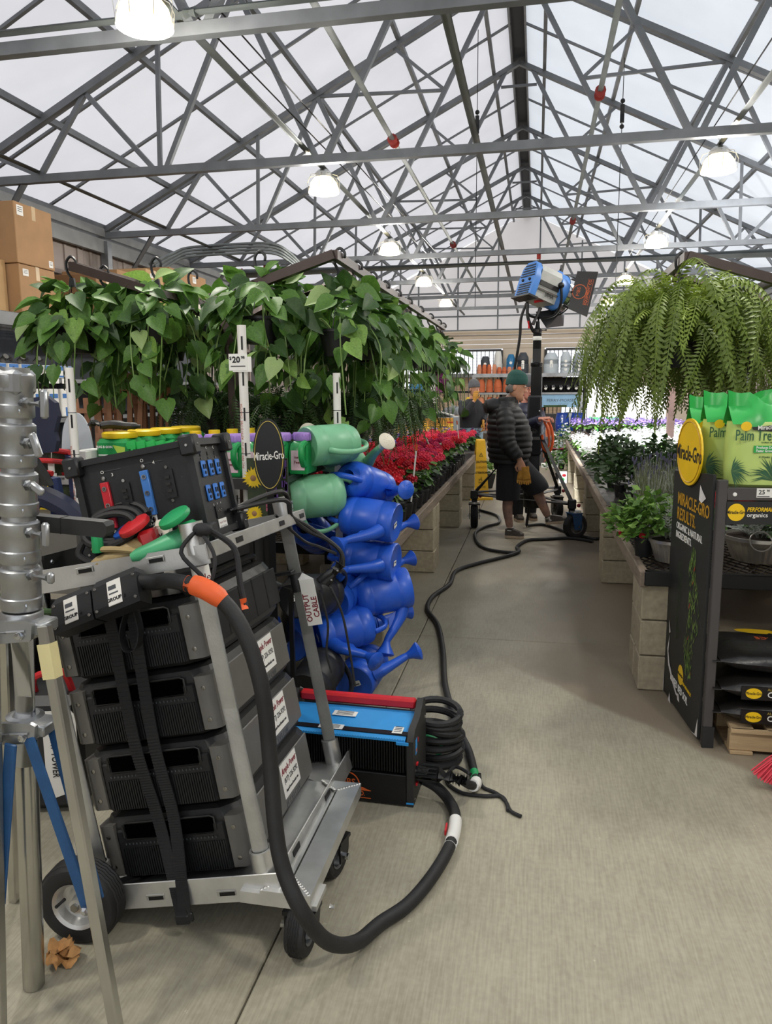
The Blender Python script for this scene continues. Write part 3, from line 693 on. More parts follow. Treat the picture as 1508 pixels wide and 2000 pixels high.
# ================================================================== block piers and plant benches
M_('conc_light', 'b3a98d', .9, 0, .14, 30, .35, 160)
def pier(x0, y, lb, sd, rows=3, n=2, mat_='conc_block'):
    t = thing('block_pier', lb, 'block pier', (x0, y, 0), group='concrete block piers under the benches')
    for r in range(rows):
        if (r % 2 == 0) or n == 1: ys = [(0, .39, .19)] if n == 1 else [(.0, .39, .19), (.2, .39, .19)]
        else: ys = [(.0, .39, .19)] if n == 1 else [(.0, .39, .19), (.2, .39, .19)]
        for (dy, lx, ly) in ys:
            b = MB(mat_); b.box((sd*(lx/2+jit(.006)), dy+ly/2+jit(.004), .097+.195*r), (lx-.004, ly-.006, .189), bev=.006)
            b.build('concrete_block', t)
    return t
for k, y in enumerate((4.03, 6.34, 8.7, 11.0, 13.3, 15.6)):
    pier(.57, y, 'pier of stacked concrete blocks under the fern side bench, %s from the camera' % ORD[k], 1)
    if k < 4: pier(1.75, y, 'inner pier of concrete blocks far under the fern side bench, %s from the camera' % ORD[k], 1, n=1)
for k, y in enumerate((4.2, 6.46, 8.74, 11.0)):
    pier(-.86, y, 'pier of stacked concrete blocks under the geranium bench, %s from the camera' % ORD[k], -1, mat_='conc_light' if k == 0 else 'conc_block')
    pier(-2.1, y+.1, 'inner pier of concrete blocks far under the geranium bench, %s from the camera' % ORD[k], -1, n=1)
M_('wood_rail', '7d6f60', .8, .1, .25, 18, .2, 80, stretch=(3, .3, 3)); M_('mesh_dark', '2c2826', .6, .5, .2)
def bench(x0, x1, y0, y1, lb, zc=.64):
    t = thing('plant_bench', lb, 'bench', (0, 0, 0))
    m0, m1 = min(x0, x1), max(x0, x1)
    for x in (x0, x1):
        b = MB('wood_rail'); b.box((x, (y0+y1)/2, zc-.02), (.045, y1-y0, .085), bev=.006); b.build('side_rail', t)
    y = y0
    while y <= y1+.01:
        b = MB('black_metal' if y == y0 else 'rust_steel'); b.box(((x0+x1)/2, y+.02, zc-.015), (m1-m0, .05, .075), bev=.004); b.build('cross_rail', t); y += 2.3
    b = MB('mesh_dark'); yn = y0+1.3
    b.box(((x0+x1)/2, (yn+y1)/2, zc+.012), (m1-m0, y1-yn, .01)); b.build('deck_sheet', t)
    b = MB('mesh_dark'); s = .06; w = m1-m0; h = yn-y0     # expanded metal strands
    k = -int(h*1.8/s)
    while k*s < w:
        for sg in (1, -1):
            xa, ya, xb, yb = k*s, 0, k*s+h*.55, h
            if xa < 0: ya = -xa/.55; xa = 0
            if xb > w: yb -= (xb-w)/.55; xb = w
            if yb-ya > .02:
                if sg < 0: xa, xb = w-xa, w-xb
                b.beam((m0+xa, y0+ya, zc+.014), (m0+xb, y0+yb, zc+.014), .006, .006)
        k += 1
    tag(b.build('expanded_metal', t), kind='stuff')
    return t
bench(.575, 2.35, 4.0, 17.2, 'long steel and wood plant bench under the hanging ferns')
bench(-.885, -2.55, 4.45, 13.6, 'long steel and wood plant bench full of red geraniums')

# ================================================================== hanging racks
def arm_rack(xc, y0, y1, lb, ys):
    t = thing('hanging_rack', lb, 'rack', (xc, 0, 0))
    for sd in (-1, 1):
        b = MB('brown_metal'); b.box((sd*.81, (y0+y1)/2, 2.35), (.04, y1-y0, .05)); b.build('outer_rail', t)
        b = MB('brown_metal'); b.box((sd*.34, (y0+y1)/2, 2.2), (.035, y1-y0, .04)); b.build('inner_rail', t)
        b = MB('brown_metal'); b.beam((sd*.81, y0, 2.35), (sd*.33, y0, 2.2), .05, .05, up=(0, 1, 0)); b.build('end_bar', t)
        for y in ys:
            b = MB('brown_metal')
            b.tube([(sd*.8, y, 2.31), (sd*.3, y, 2.15)]+spline([(sd*.3, y, 2.15), (sd*.15, y, 2.09), (sd*.06, y, 2.0), (sd*.035, y, 1.85)], 4)[1:], .036, 4, smooth=False); b.build('arm', t)
    for y in ys:
        b = MB('brown_metal'); b.box((0, y, .95), (.085, .08, 1.9)); b.build('post', t)
    return t
arm_rack(-1.93, 4.2, 9.3, 'brown steel rack of inclined arms carrying the hanging pothos baskets', (4.7, 6.9, 9.1))
arm_rack(1.64, 4.72, 10.2, 'brown steel rack of inclined arms carrying the hanging ferns', (5.25, 7.6, 9.9))

# ================================================================== leaves
def leaf_mesh(m, curl=.25, fold=.07, width=.34):
    ts = [-.03, .0, .14, .36, .62, .84, 1.0]; ws = [.08, .16, .29, .33, .25, .12, 0]
    vs = []; fs = []
    for t, w in zip(ts, ws):
        w = w*width/.34; z = -curl*max(t, 0)**2
        vs += [(-w, t-(.05 if t < 0 else 0), z+fold*w*2), (-w*.5, t, z+fold*w*.7), (0, t if t >= 0 else .04, z), (w*.5, t, z+fold*w*.7), (w, t-(.05 if t < 0 else 0), z+fold*w*2)]
    for i in range(len(ts)-1):
        for j in range(4): a = i*5+j; fs.append((a, a+1, a+6, a+5))
    b = MB(m); b.raw(vs, fs, m, True); return b.mesh('leaf')
LEAVES = [leaf_mesh('leaf', .2, .2, .40), leaf_mesh('leaf_dark', .3, .12, .42), leaf_mesh('leaf', .12, .25, .45), leaf_mesh('leaf_light', .25, .2, .40), leaf_mesh('leaf_dark', .15, .3, .42), leaf_mesh('leaf', .4, .15, .38), leaf_mesh('leaf_pale', .3, .2, .42)]
LW = [5, 4, 4, 1.6, 3, 3, .7]
def pot_mesh(r=.13, h=.15, m='black_plastic'):
    b = MB(m); b.lathe([(r*.72, 0), (r*.97, h*.9), (r*1.05, h*.9), (r*1.05, h), (r*.95, h), (r*.9, h*.85)], 18, cap=False); b.lathe([(r*.72, .001), (0, .001)], 18, cap=False); b.lathe([(r*.93, h*.86), (0, h*.9)], 18, 'soil', cap=False); return b.mesh('pot')
POT = pot_mesh()
def hanger_mesh(L, r=.125):
    b = MB('black_plastic'); b.tube(spline([(.028, 0, .0), (.03, 0, .03), (0, 0, .055), (-.03, 0, .025), (-.028, 0, -.03), (0, 0, -.075)], 5), .0085, 6)
    b.loft([[(-.014, -.008, -.07), (.014, -.008, -.07), (.014, .008, -.07), (-.014, .008, -.07)], [(-.02, -.01, -.12), (.02, -.01, -.12), (.02, .01, -.12), (-.02, .01, -.12)]])
    for k in range(3):
        a = 2*PI*k/3+.4; b.tube([(.012*math.cos(a), .012*math.sin(a), -.11), (r*math.cos(a), r*math.sin(a), -L)], .0028, 4)
    return b.mesh('hanger')
def add_leaf(parent, p, tip, n, s, me=None):
    y = Vector(tip).normalized(); n = Vector(n); z = n-y*n.dot(y)
    if z.length < .05: z = Vector((0, 0, 1))-y*y.z
    z.normalize(); x = y.cross(z)
    M = basis(x*s, y*s, z*s, p)
    obj('leaf', me or random.choices(LEAVES, LW)[0], parent, M)
VINES = {}
def pothos(x, y, lb, n, L=.4, rad=1.0, drop=.45, side=0):
    t = thing('hanging_pothos', lb, 'hanging plant', (x, y, 2.35))
    obj('hanger', hanger_mesh(L), t)
    obj('pot', POT, t, Tr(0, 0, -L-.15))
    zc = -L
    nv = 6 if n < 50 else 9; vine = MB('stem'); vp = []
    for k in range(nv):
        a = 2*PI*k/nv+jit(.4); R = (.2+random.random()*.1)*rad; d = drop*(.5+random.random()*.6)
        pts = spline([(.06*math.cos(a), .06*math.sin(a), zc), (.14*math.cos(a), .14*math.sin(a), zc+.06), (R*math.cos(a), R*math.sin(a), zc-.1), (R*1.05*math.cos(a+jit(.3)), R*1.05*math.sin(a), zc-d)], 5)
        vine.tube(pts, .004, 4, cap=False); vp.append((a, pts))
    vine.build('vines', t)
    m1 = int(n*.6)
    for k in range(m1):                                   # crown
        a = random.random()*2*PI; e = random.random(); el = -.35+1.6*e
        R = (.17+.15*random.random())*rad
        d = Vector((math.cos(a)*math.cos(el), math.sin(a)*math.cos(el), math.sin(el)))
        p = Vector((d.x*R, d.y*R, zc+.03+max(d.z, -.4)*.2))
        tip = Vector((math.cos(a+jit(1.2)), math.sin(a+jit(1.2)), -.15-.55*(1-e)+jit(.3)+(.8 if e > .82 else 0)))
        add_leaf(t, p, tip, Vector((d.x*1.0+jit(.4), d.y*1.0+jit(.4)-.25, .65+d.z*.3)), .1+.068*random.random())
    for k in range(n-m1):                                 # along vines
        a, pts = random.choice(vp); i = random.randint(6, len(pts)-1); p = pts[i]
        tip = Vector((math.cos(a+jit(1.3))*.9+jit(.4), math.sin(a+jit(1.3))*.7, -.75))
        add_leaf(t, p+Vector((jit(.07), jit(.07), jit(.05))), tip, Vector((math.cos(a)+jit(.4), math.sin(a)-.35+jit(.3), .45)), .095+.065*random.random())
    return t
XR_, XRI, XLO, XLI = -1.12, -1.59, -2.74, -2.27
for k, (y, n) in enumerate(((4.32, 120), (4.75, 112), (5.2, 100), (5.65, 84), (6.15, 54), (6.7, 50), (7.4, 46), (8.1, 40), (8.8, 34))):
    pothos(XR_, y, 'pothos basket on the aisle rail above the watering cans, %s from the camera' % ORD[k], n, .40, 1.05, .5)
for k, (y, n) in enumerate(((4.3, 112), (4.95, 88), (5.7, 60))):
    pothos(XRI, y, 'pothos basket on the low inner rail right of the brown upright, %s from the camera' % ORD[k], n, .32, 1.0, .5)
for k, (y, n) in enumerate(((4.2, 128), (4.55, 112), (4.95, 94), (5.4, 76), (5.95, 60))):
    pothos(XLO, y, 'pothos basket on the rail beside the carton rack, %s from the camera' % ORD[k], n, .36, .95, .5)
for k, (y, n) in enumerate(((4.35, 108), (4.85, 84), (5.5, 60))):
    pothos(XLI, y, 'pothos basket on the low inner rail left of the brown upright, %s from the camera' % ORD[k], n, .3, 1.0, .5)
# ---- ferns
M_('fern', '66792e', .5, 0, .28, 10, trans=.25); M_('fern_lit', '8fa443', .5, 0, .2, 10, trans=.3); M_('fern_deep', '33501f', .5, 0, .25, 10, trans=.2)
def frond_mesh(m, L, e0, droop, n=34, w=.04):
    b = MB(m); pts = []; e = e0; p = Vector((0, 0, 0)); st = L/n
    for k in range(n+1):
        pts.append(p.copy()); e -= droop/n*(1.6 if k > n*.15 else .6); e = max(e, -1.5)
        p = p+Vector((math.cos(e), 0, math.sin(e)))*st
    vs = []; fs = []
    for k in range(n):
        a, c = pts[k], pts[k+1]; d = (c-a).normalized(); nrm = Vector((-d.z, 0, d.x)); u = k/n
        i = len(vs); vs += [a+Vector((0, .0025, 0)), a-Vector((0, .0025, 0)), c-Vector((0, .002, 0)), c+Vector((0, .002, 0))]; fs.append((i, i+1, i+2, i+3))
        if k < 2: continue
        ln = w*min(1, (u+.06)*5)*min(1, (1.04-u)*2.6)*(.85+.3*random.random())
        for sg in (-1, 1):
            o = a+d*(st*.5 if sg > 0 else 0); dr = -.25-.35*random.random(); lift = nrm*(ln*dr)
            i = len(vs)
            vs += [o, o+Vector((0, sg*ln*.5, 0))+d*(st*.6)+lift*.3, o+Vector((0, sg*ln, 0))+d*(st*.55)+lift, o+Vector((0, sg*ln*.45, 0))-d*(st*.15)+lift*.3]
            fs.append((i, i+1, i+2, i+3) if sg < 0 else (i+3, i+2, i+1, i))
    b.raw(vs, fs, m, False); return b.mesh('frond')
FR = {}
for nm, ms in (('a', ('fern', 'fern_lit', 'fern')), ('b', ('fern_deep', 'leaf_dark', 'fern_deep'))):
    FR[nm] = [frond_mesh(ms[0], .78, .9, 2.5), frond_mesh(ms[1], .62, 1.25, 2.2), frond_mesh(ms[0], .92, .75, 2.4, 38), frond_mesh(ms[1], .48, 1.4, 1.1, 24), frond_mesh(ms[2], .7, .4, 2.0), frond_mesh(ms[0], 1.0, 1.15, 2.9, 42), frond_mesh(ms[1], .42, 1.15, .7, 22), frond_mesh(ms[2], .78, .3, 1.9, 34), frond_mesh(ms[1], .5, .8, 1.0, 24), frond_mesh(ms[0], .6, -.1, 1.3, 30), frond_mesh(ms[2], 1.2, 1.38, 3.3, 48, .042)]
def fern(x, y, z, lb, n, kind='a', s=1.0, L=.4, vs=1.0):
    t = thing('hanging_fern', lb, 'hanging plant', (x, y, z+L))
    obj('hanger', hanger_mesh(L), t); obj('pot', POT, t, Tr(0, 0, -L-.15))
    for k in range(n):
        a = 2*PI*k*.61803+jit(.2); i = random.choice((0, 1, 1, 2, 3, 3, 4, 5, 5, 6, 6, 7, 8, 8, 9, 10, 10)); q = s*(.8+.4*random.random())
        M = Tr(.05*math.cos(a), .05*math.sin(a), -L+.0) @ Matrix.Diagonal((1, 1, vs, 1)) @ Rz(a) @ Ry(jit(.16)) @ Rx(jit(.5)) @ Matrix.Scale(q, 4)
        obj('frond', FR[kind][i], t, M)
    return t
fern(.83, 4.92, 1.88, 'largest hanging fern, nearest the camera above the silver planter', 290, 'a', .95, .47, 1.28)
fern(.83, 5.9, 1.95, 'hanging fern just behind the largest one on the aisle rail', 90, 'a', .9, .4, 1.2)
fern(.83, 6.9, 1.95, 'third hanging fern along the aisle rail', 70, 'a', .85, .4, 1.15)
fern(.83, 8.0, 1.95, 'fourth hanging fern along the aisle rail', 50, 'a', .8, .4, 1.1)
fern(1.3, 5.3, 1.85, 'hanging fern on the inner rail right of the largest fern', 100, 'a', .9, .35)
fern(1.3, 6.2, 1.85, 'second hanging fern on the inner rail behind the palm soil bags', 60, 'a', .9, .35)
fern(1.98, 5.6, 1.85, 'hanging fern farthest from the aisle behind the palm soil bags', 70, 'a', .9, .35)
for k, (x, y) in enumerate(((-1.75, 4.95), (-1.3, 5.3), (-2.3, 5.25), (-1.6, 6.0), (-2.65, 5.9), (-1.3, 6.6), (-2.1, 6.6), (-1.5, 7.6), (-1.35, 8.6))):
    fern(x, y, 1.42, 'dark green fern hung low beneath the pothos baskets, %s from the camera' % ORD[k], 90, 'b', .72, .78 if x < -1.4 else .93)
# petunia basket at the far end of the pothos rail
M_('petunia', 'b05a9c', .5, 0, .15, 30, trans=.2)
t = pothos(XR_, 9.25, 'basket with trailing greens and magenta petunias at the far end of the rail', 30, .42, 1.0, .5)
for k in range(7):
    a = jit(1.2)-PI/2; b = MB('petunia'); b.lathe([(0, 0), (.012, .02), (.035, .035), (.05, .03)], 10, cap=False); b.build('flower', t, Tr(.1+.2*math.cos(a)*jit(1), -.25, -.66+jit(.08)) @ Rx(1.3+jit(.4)) @ Ry(jit(.5)))
# ================================================================== battery tower cart (the whole tower leans about 11 degrees)
CART = Matrix(((.98053, .00278, -.19637, -1.019), (.00635, .99893, .04585, 1.912), (.19629, -.0462, .97946, .149), (0, 0, 0, 1)))
CI = CART.inverted()
M_('webbing', '1d1d1f', .75, 0, .2, 200); M_('screen_black', '0d0e10', .15, 0, 0); M_('faint_print', '4c4f54', .4, 0, 0); M_('weld', 'd0cfca', .35, .9, .2, 60)
M_('orange_tape', 'e8622a', .5, 0, .06, 30)
cart = thing('battery_cart', 'leaning aluminium cart with four poles carrying the stacked black batteries', 'cart', M=CART)
def slot(b, x, z, y, w=.06, h=.018):
    b.box((x, y, z), (w, .003, h), 'alu_dull', bev=.0014); b.box((x+.003, y-.0012, z-.002), (w-.012, .003, h-.007), 'black_metal')
b = MB('alu'); b.box((.02, .38, -.012), (.62, .88, .006)); b.build('deck', cart)
b = MB('alu'); b.box((.02, -.062, -.012), (.63, .005, .08), bev=.002); slot(b, -.06, -.018, -.066); slot(b, .17, -.02, -.066); b.build('front_rail', cart)
b = MB('alu'); b.box((.333, .38, -.01), (.006, .88, .075), bev=.002)
for y in (.1, .45): b.box((.337, y, .005), (.003, .06, .018), 'black_metal')
b.build('side_rail', cart)
b = MB('alu'); b.box((.02, .82, -.005), (.63, .005, .08), bev=.002)
for x in (-.1, .2): b.box((x, .816, .01), (.06, .003, .018), 'black_metal')
b.build('back_rail', cart)
b = MB('alu'); b.box((-.293, .38, -.01), (.006, .88, .075), bev=.002); b.build('side_rail', cart)
for x, y in ((.285, -.03), (.27, .765), (-.25, -.03), (-.25, .765)):
    b = MB('alu_dull'); b.cyl((x, y, -.01), (x, y, 1.03), .0245, 18); b.build('pole', cart)
    b = MB('alu'); b.lathe([(.0335, -.01), (.0335, .085), (.0255, .085)], 18, None, Tr(x, y, 0), cap=False); b.build('pole_socket', cart)
    b = MB('alu'); b.lathe([(.0255, .965), (.034, .965), (.034, 1.055), (.03, 1.055), (.03, .99)], 18, None, Tr(x, y, 0), cap=False); b.build('pole_collar', cart)
    if x > 0:
        b = MB('chrome'); b.tube([(x+.038, y+.016*math.cos(a), 1.015+.022*math.sin(a)) for a in [2*PI*k/14 for k in range(14)]], .002, 5, closed=True); b.cyl((x+.03, y, 1.03), (x+.045, y, 1.03), .005, 8); b.build('quick_pin_ring', cart)
# top tray
b = MB('alu'); b.raw([(-.27, -.062, .93), (.335, -.062, .935), (.335, -.062, .99), (-.27, -.062, 1.0), (-.27, -.057, .93), (.335, -.057, .935), (.335, -.057, .99), (-.27, -.057, 1.0)], [(0, 1, 2, 3), (7, 6, 5, 4), (3, 2, 6, 7), (0, 4, 5, 1), (1, 5, 6, 2), (0, 3, 7, 4)])
slot(b, -.05, .978, -.066, .055); slot(b, .175, .972, -.066, .055); b.build('tray_apron', cart)
b = MB('alu'); b.box((.333, .38, .97), (.006, .89, .045), bev=.002)
for y in (.16, .55, .78): b.box((.337, y, .97), (.003, .05, .017), 'black_metal')
b.build('tray_side_rail', cart)
b = MB('alu'); b.box((.03, .825, .968), (.61, .005, .045)); b.box((-.273, .38, .968), (.005, .89, .045)); b.build('tray_back_rail', cart)
b = MB('black_rubber'); b.box((.03, .38, .958), (.6, .88, .012)); b.build('tray_mat', cart, label='black rubber tray mat')
b = MB('dark_plastic'); b.box((-.24, .42, 1.0), (.012, .8, .07), M=Tr(0, 0, 0)); b.ball((-.235, .05, 1.01), .008, 8, 5, 'chrome'); b.build('tray_side_flap', cart, label='dark side flap of the tray')
b = MB('paper'); b.lathe([(.0255, .86), (.0258, .93)], 18, None, Tr(.285, -.03, 0), cap=False); b.text('Ample', .03, Tr(.285, -.0567, .895) @ Rx(PI/2) @ Rz(.1), 'ink_red', shear=.2); b.build('pole_sticker', cart)
# level undercarriage bumper and wheels: placed in the world, carried by the cart
UC = CI @ Tr(0, 0, 0)
b = MB('alu'); x0, x1, y0, y1, z = -.78, -.59, 1.83, 2.46, .178
def mbar(pts): b.prism(pts, z-.024, z+.022)
mbar([(-.59, 1.83), (-.59, 2.46), (-.662, 2.40), (-.662, 1.905)]); mbar([(-.59, 1.83), (-.662, 1.905), (-.672, 1.905), (-.74, 1.83)]); mbar([(-.59, 2.46), (-.74, 2.46), (-.672, 2.40), (-.662, 2.40)])
b.prism([(-.672, 1.905), (-.672, 2.40), (-.74, 2.46), (-.80, 2.46), (-.80, 1.83), (-.74, 1.83)], z-.024, z+.012)
b.build('bumper_frame', cart, UC)
b = MB('weld')
for p, q in (((-.596, 1.836), (-.66, 1.902)), ((-.675, 1.902), (-.735, 1.836)), ((-.596, 2.454), (-.66, 2.402)), ((-.735, 2.454), (-.675, 2.402))):
    for k in range(9): u = k/8; b.ball((p[0]+(q[0]-p[0])*u, p[1]+(q[1]-p[1])*u, z+.022), (.006, .006, .003), 6, 4)
tag(b.build('weld_seam', cart, UC), kind='stuff')
def wheel(M, r, w, rim, name='wheel', parent=None):
    t = obj(name, None, parent, M)
    b = MB('black_rubber'); pr = [(r*.55, -w*.42), (r*.8, -w*.5), (r*.93, -w*.46), (r, -w*.3), (r, w*.3), (r*.93, w*.46), (r*.8, w*.5), (r*.55, w*.42)]
    b.lathe(pr, 36, None, Ry(PI/2), cap=False)
    for q in range(5):                                   # zigzag tread ribs
        xx = (q-2)*w*.125; n = 48; b.tube([(xx+w*.018*(1 if k % 2 else -1), r*1.003*math.cos(2*PI*k/n), r*1.003*math.sin(2*PI*k/n)) for k in range(n)], w*.045, 4, closed=True)
    b.build('tyre', t)
    b = MB(rim); b.lathe([(r*.57, -w*.44), (r*.6, -w*.47), (r*.52, -w*.4), (r*.47, -w*.1), (r*.2, -w*.1), (r*.17, -w*.42), (0, -w*.44)], 32, None, Ry(PI/2), cap=False)
    b.lathe([(r*.57, w*.44), (r*.6, w*.47), (r*.52, w*.4), (r*.47, w*.1), (r*.2, w*.1), (r*.17, w*.42), (0, w*.44)][::-1], 32, None, Ry(PI/2), cap=False)
    b.lathe([(r*.1, -w*.55), (r*.1, w*.55)], 6, 'steel', Ry(PI/2), smooth=False); b.cyl((-w*.3, r*.33, r*.1), (-w*.75, r*.36, r*.12), r*.04, 8, 'black_rubber')
    b.build('rim', t)
    return t
def fork(parent, M, r, w, top, m='black_metal', nm='caster_fork'):
    b = MB(m)
    for s in (-1, 1):
        b.prism([(-r*.3, -r*.25), (r*.3, -r*.25), (r*.55, top-.01), (-r*.35, top-.01)], s*w*.68-.003, s*w*.68+.003, None, basis((0, 1, 0), (0, 0, 1), (1, 0, 0)))
        b.lathe([(.012, 0), (.012, .02)], 6, 'chrome', Tr(s*w*.7, 0, 0) @ Ry(s*PI/2), smooth=False)
    b.box((0, r*.1, top-.006), (w*1.6, r*.95, .012)); b.lathe([(r*.45, 0), (r*.45, .02)], 20, 'alu', Tr(0, 0, top))
    b.build(nm, parent, M)
Mw = CI @ Tr(-.628, 1.862, .078) @ Rz(-.05); wheel(Mw, .078, .06, 'galv', parent=cart); fork(cart, Mw, .078, .06, .06, nm='caster_fork')
b = MB('alu'); b.box((-.628, 1.9, .148), (.1, .1, .016)); b.cyl((-.548, 1.88, .14), (-.535, 1.88, .14), .008, 8); b.build('caster_plate', cart, UC)
Mw = CI @ Tr(-.635, 2.22, .077) @ Rz(-.2); wheel(Mw, .077, .06, 'galv', parent=cart); fork(cart, Mw, .077, .06, .06)
Mw = CI @ Tr(-1.285, 1.80, .122) @ Rz(1.62); wheel(Mw, .122, .085, 'alu', parent=cart)
Mw = CI @ Tr(-1.27, 2.5, .122) @ Rz(1.3); wheel(Mw, .122, .085, 'chrome', parent=cart)
b = MB('black_metal'); b.cyl((-1.24, 1.84, .13), (-1.05, 2.05, .12), .02, 8); b.cyl((-1.2, 2.5, .13), (-1.0, 2.4, .11), .02, 8); b.build('axle', cart, UC)
# ---- battery modules
def battery(k):
    z = .006+.2125*k; H = .203; top = k == 3
    t = thing('battery_module', ('black battery module with white phone number label, bottom of the stack', 'second black battery module from the bottom of the stack, white label on its side', 'third black battery module up the stack, white label behind the thick cable', 'topmost module of the battery stack with glossy black lid and grooved side')[k], 'battery', M=CART @ Tr(0, 0, z), group=None if top else 'stacked battery modules')
    b = MB('dark_plastic')
    def ring(i, zz, f=1):
        w, d0, d1 = .235-i, 0+i, .66-i
        pts = [(-w+.03, d0), (w-.06, d0), (w-.015, d0+.035), (w, d0+.09), (w, d1-.09), (w-.015, d1-.03), (w-.05, d1), (-w+.03, d1), (-w, d1-.03), (-w, d0+.03)]
        return [(x, y, zz) for x, y in pts]
    b.loft([ring(.018, 0), ring(0, .02), ring(0, H-.035), ring(.012, H-.008), ring(.03, H)], smooth=False); b.build('body', t)
    b = MB('black_plastic'); b.box((-.005, .0, .085), (.36, .014, .15), bev=.005)
    n = 44
    for q in range(n):
        x = -.17+.335*q/(n-1); b.box((x, -.008, .06), (.0038, .006, .09))
    tag(b.build('vent_ribs', t), kind=None)
    b = MB('faint_print')
    for q in range(26): b.box((-.155+.3*q/25, -.0115, .118), (.003, .002, .005))
    tag(b.build('vent_dots', t), kind='stuff')
    b = MB('dark_plastic'); w, h, zc = .145, .026, .157
    rr = [(-w, -h), (w, -h), (w+.008, -h+.008), (w+.008, h-.006), (w-.004, h), (-w+.004, h), (-w-.008, h-.006), (-w-.008, -h+.008)]
    b.tube([(x-.005, -.008, zc+y) for x, y in rr], .0035, 6, closed=True); b.box((-.005, -.006, zc), (2*w, .007, 2*h), 'recess_shade')  # flat black slab stands in for the shade inside the grip recess
    b.build('carry_handle', t)
    for s in (-1, 1):
        b = MB('grey_plastic'); b.loft([[(s*.185, -.014, zz), (s*(.185+.04), -.014, zz), (s*(.185+.054), -.002, zz), (s*(.185+.054), .05, zz), (s*.19, .05, zz)][::s] for zz in (.02, .026, .172, .18)], smooth=False)
        for zz in (.05, .145): b.lathe([(.007, 0), (.007, .0015), (.003, .002)], 10, 'steel', Tr(s*.208, -.0142, zz) @ Rx(PI/2))
        b.build('corner_bracket', t)
    if not top:
        b = MB('grey_plastic'); b.box((.2352, .36, .1), (.006, .5, .15), bev=.003); b.build('side_panel', t)
        Ms = Tr(.2385, 0, 0) @ basis((0, 1, 0), (0, 0, 1), (1, 0, 0))
        b = MB('faint_print'); b.text('ECOFLOW', .03, Ms @ Tr(.39, .036, 0), bold=.01); b.build('brand_print', t)
        b = MB('paper'); b.box((.2392, .395, .115), (.0015, .16, .115)); Mt = Tr(.2402, 0, 0) @ basis((0, 1, 0), (0, 0, 1), (1, 0, 0)) @ Tr(.395, .115, 0)
        b.text('Ample Power', .031, Mt @ Tr(0, .032, 0) @ Rz(.02), 'ink_red', shear=.25, bold=.01, sx=.85); b.text('(877) 226-9292', .025, Mt @ Tr(.004, -.004, 0), 'ink', sx=.85); b.text('AmplePowerRentals.com', .0145, Mt @ Tr(0, -.036, 0), 'ink', sx=.85, shear=.2)
        b.build('phone_label', t, label='white label with red script and phone number')
    else:
        for q in range(5):
            b = MB('black_plastic'); b.box((.236, .12+.115*q, .1), (.006, .108, .13), bev=.003); b.build('side_groove_panel', t)
        b = MB('screen_black'); b.box((0, .33, H+.001), (.36, .54, .004), bev=.002); b.build('glossy_lid', t)
        b = MB('faint_print'); b.text('OFF', .03, Tr(.06, .34, H+.0035) @ Rz(PI/2*.0)); b.text('BATTERY READY', .026, Tr(.13, .3, H+.0035) @ Rz(PI/2)); b.text('ECOFLOW', .03, Tr(-.02, .3, H+.0035) @ Rz(PI/2)); b.build('lid_print', t)
        b = MB('dark_plastic'); b.tube(spline([(.2, .04, H), (.2, .06, H+.03), (.2, .5, H+.03), (.2, .56, H+.01)], 5), .012, 8); b.build('lid_edge_bar', t)
    return t
for k in range(4): battery(k)
# ---- two webbing straps hung down the end of the stack
for nm, pts, lb in (('strap', [(-.02, -.05, .86), (-.03, -.028, .8), (-.042, -.026, .45), (-.02, -.026, .2), (.015, -.07, -.03), (.018, -.075, -.075)], 'black ribbed webbing strap hanging down the battery stack, the longer front one'),
                    ('strap', [(.06, -.05, .9), (.045, -.028, .82), (.02, -.024, .45), (.03, -.024, .2), (.035, -.07, -.0), (.03, -.072, -.07)], 'black webbing strap with a loop, right beside the longer one')):
    t = thing('webbing_strap', lb, 'strap', M=CART)
    P = spline(pts, 6); b = MB('webbing'); w = .019
    b.loft([[(p.x-w, p.y-.0015, p.z), (p.x+w, p.y-.0015, p.z), (p.x+w, p.y+.0015, p.z), (p.x-w, p.y+.0015, p.z)] for p in P], smooth=False)
    k = 0
    for i in range(len(P)-1):
        for u in (0, .2, .4, .6, .8): p = P[i].lerp(P[i+1], u); b.box((p.x, p.y-.0022, p.z), (2*w, .0015, .005))
    b.build('webbing', t)
    if pts[0][0] > 0:
        b = MB('webbing'); Lp = spline([(.07, -.045, .86), (.075, -.05, .78), (.055, -.055, .73), (.02, -.055, .73), (.015, -.05, .78), (.05, -.045, .85)], 6)
        b.loft([[(p.x-.002, p.y-.018, p.z), (p.x+.002, p.y-.018, p.z), (p.x+.002, p.y+.012, p.z), (p.x-.002, p.y+.012, p.z)] for p in Lp], smooth=False); b.build('loop', t)
    b = MB('black_plastic'); b.box((pts[-1][0], pts[-1][1], pts[-1][2]-.012), (.045, .012, .03), bev=.004); b.build('hook', t)
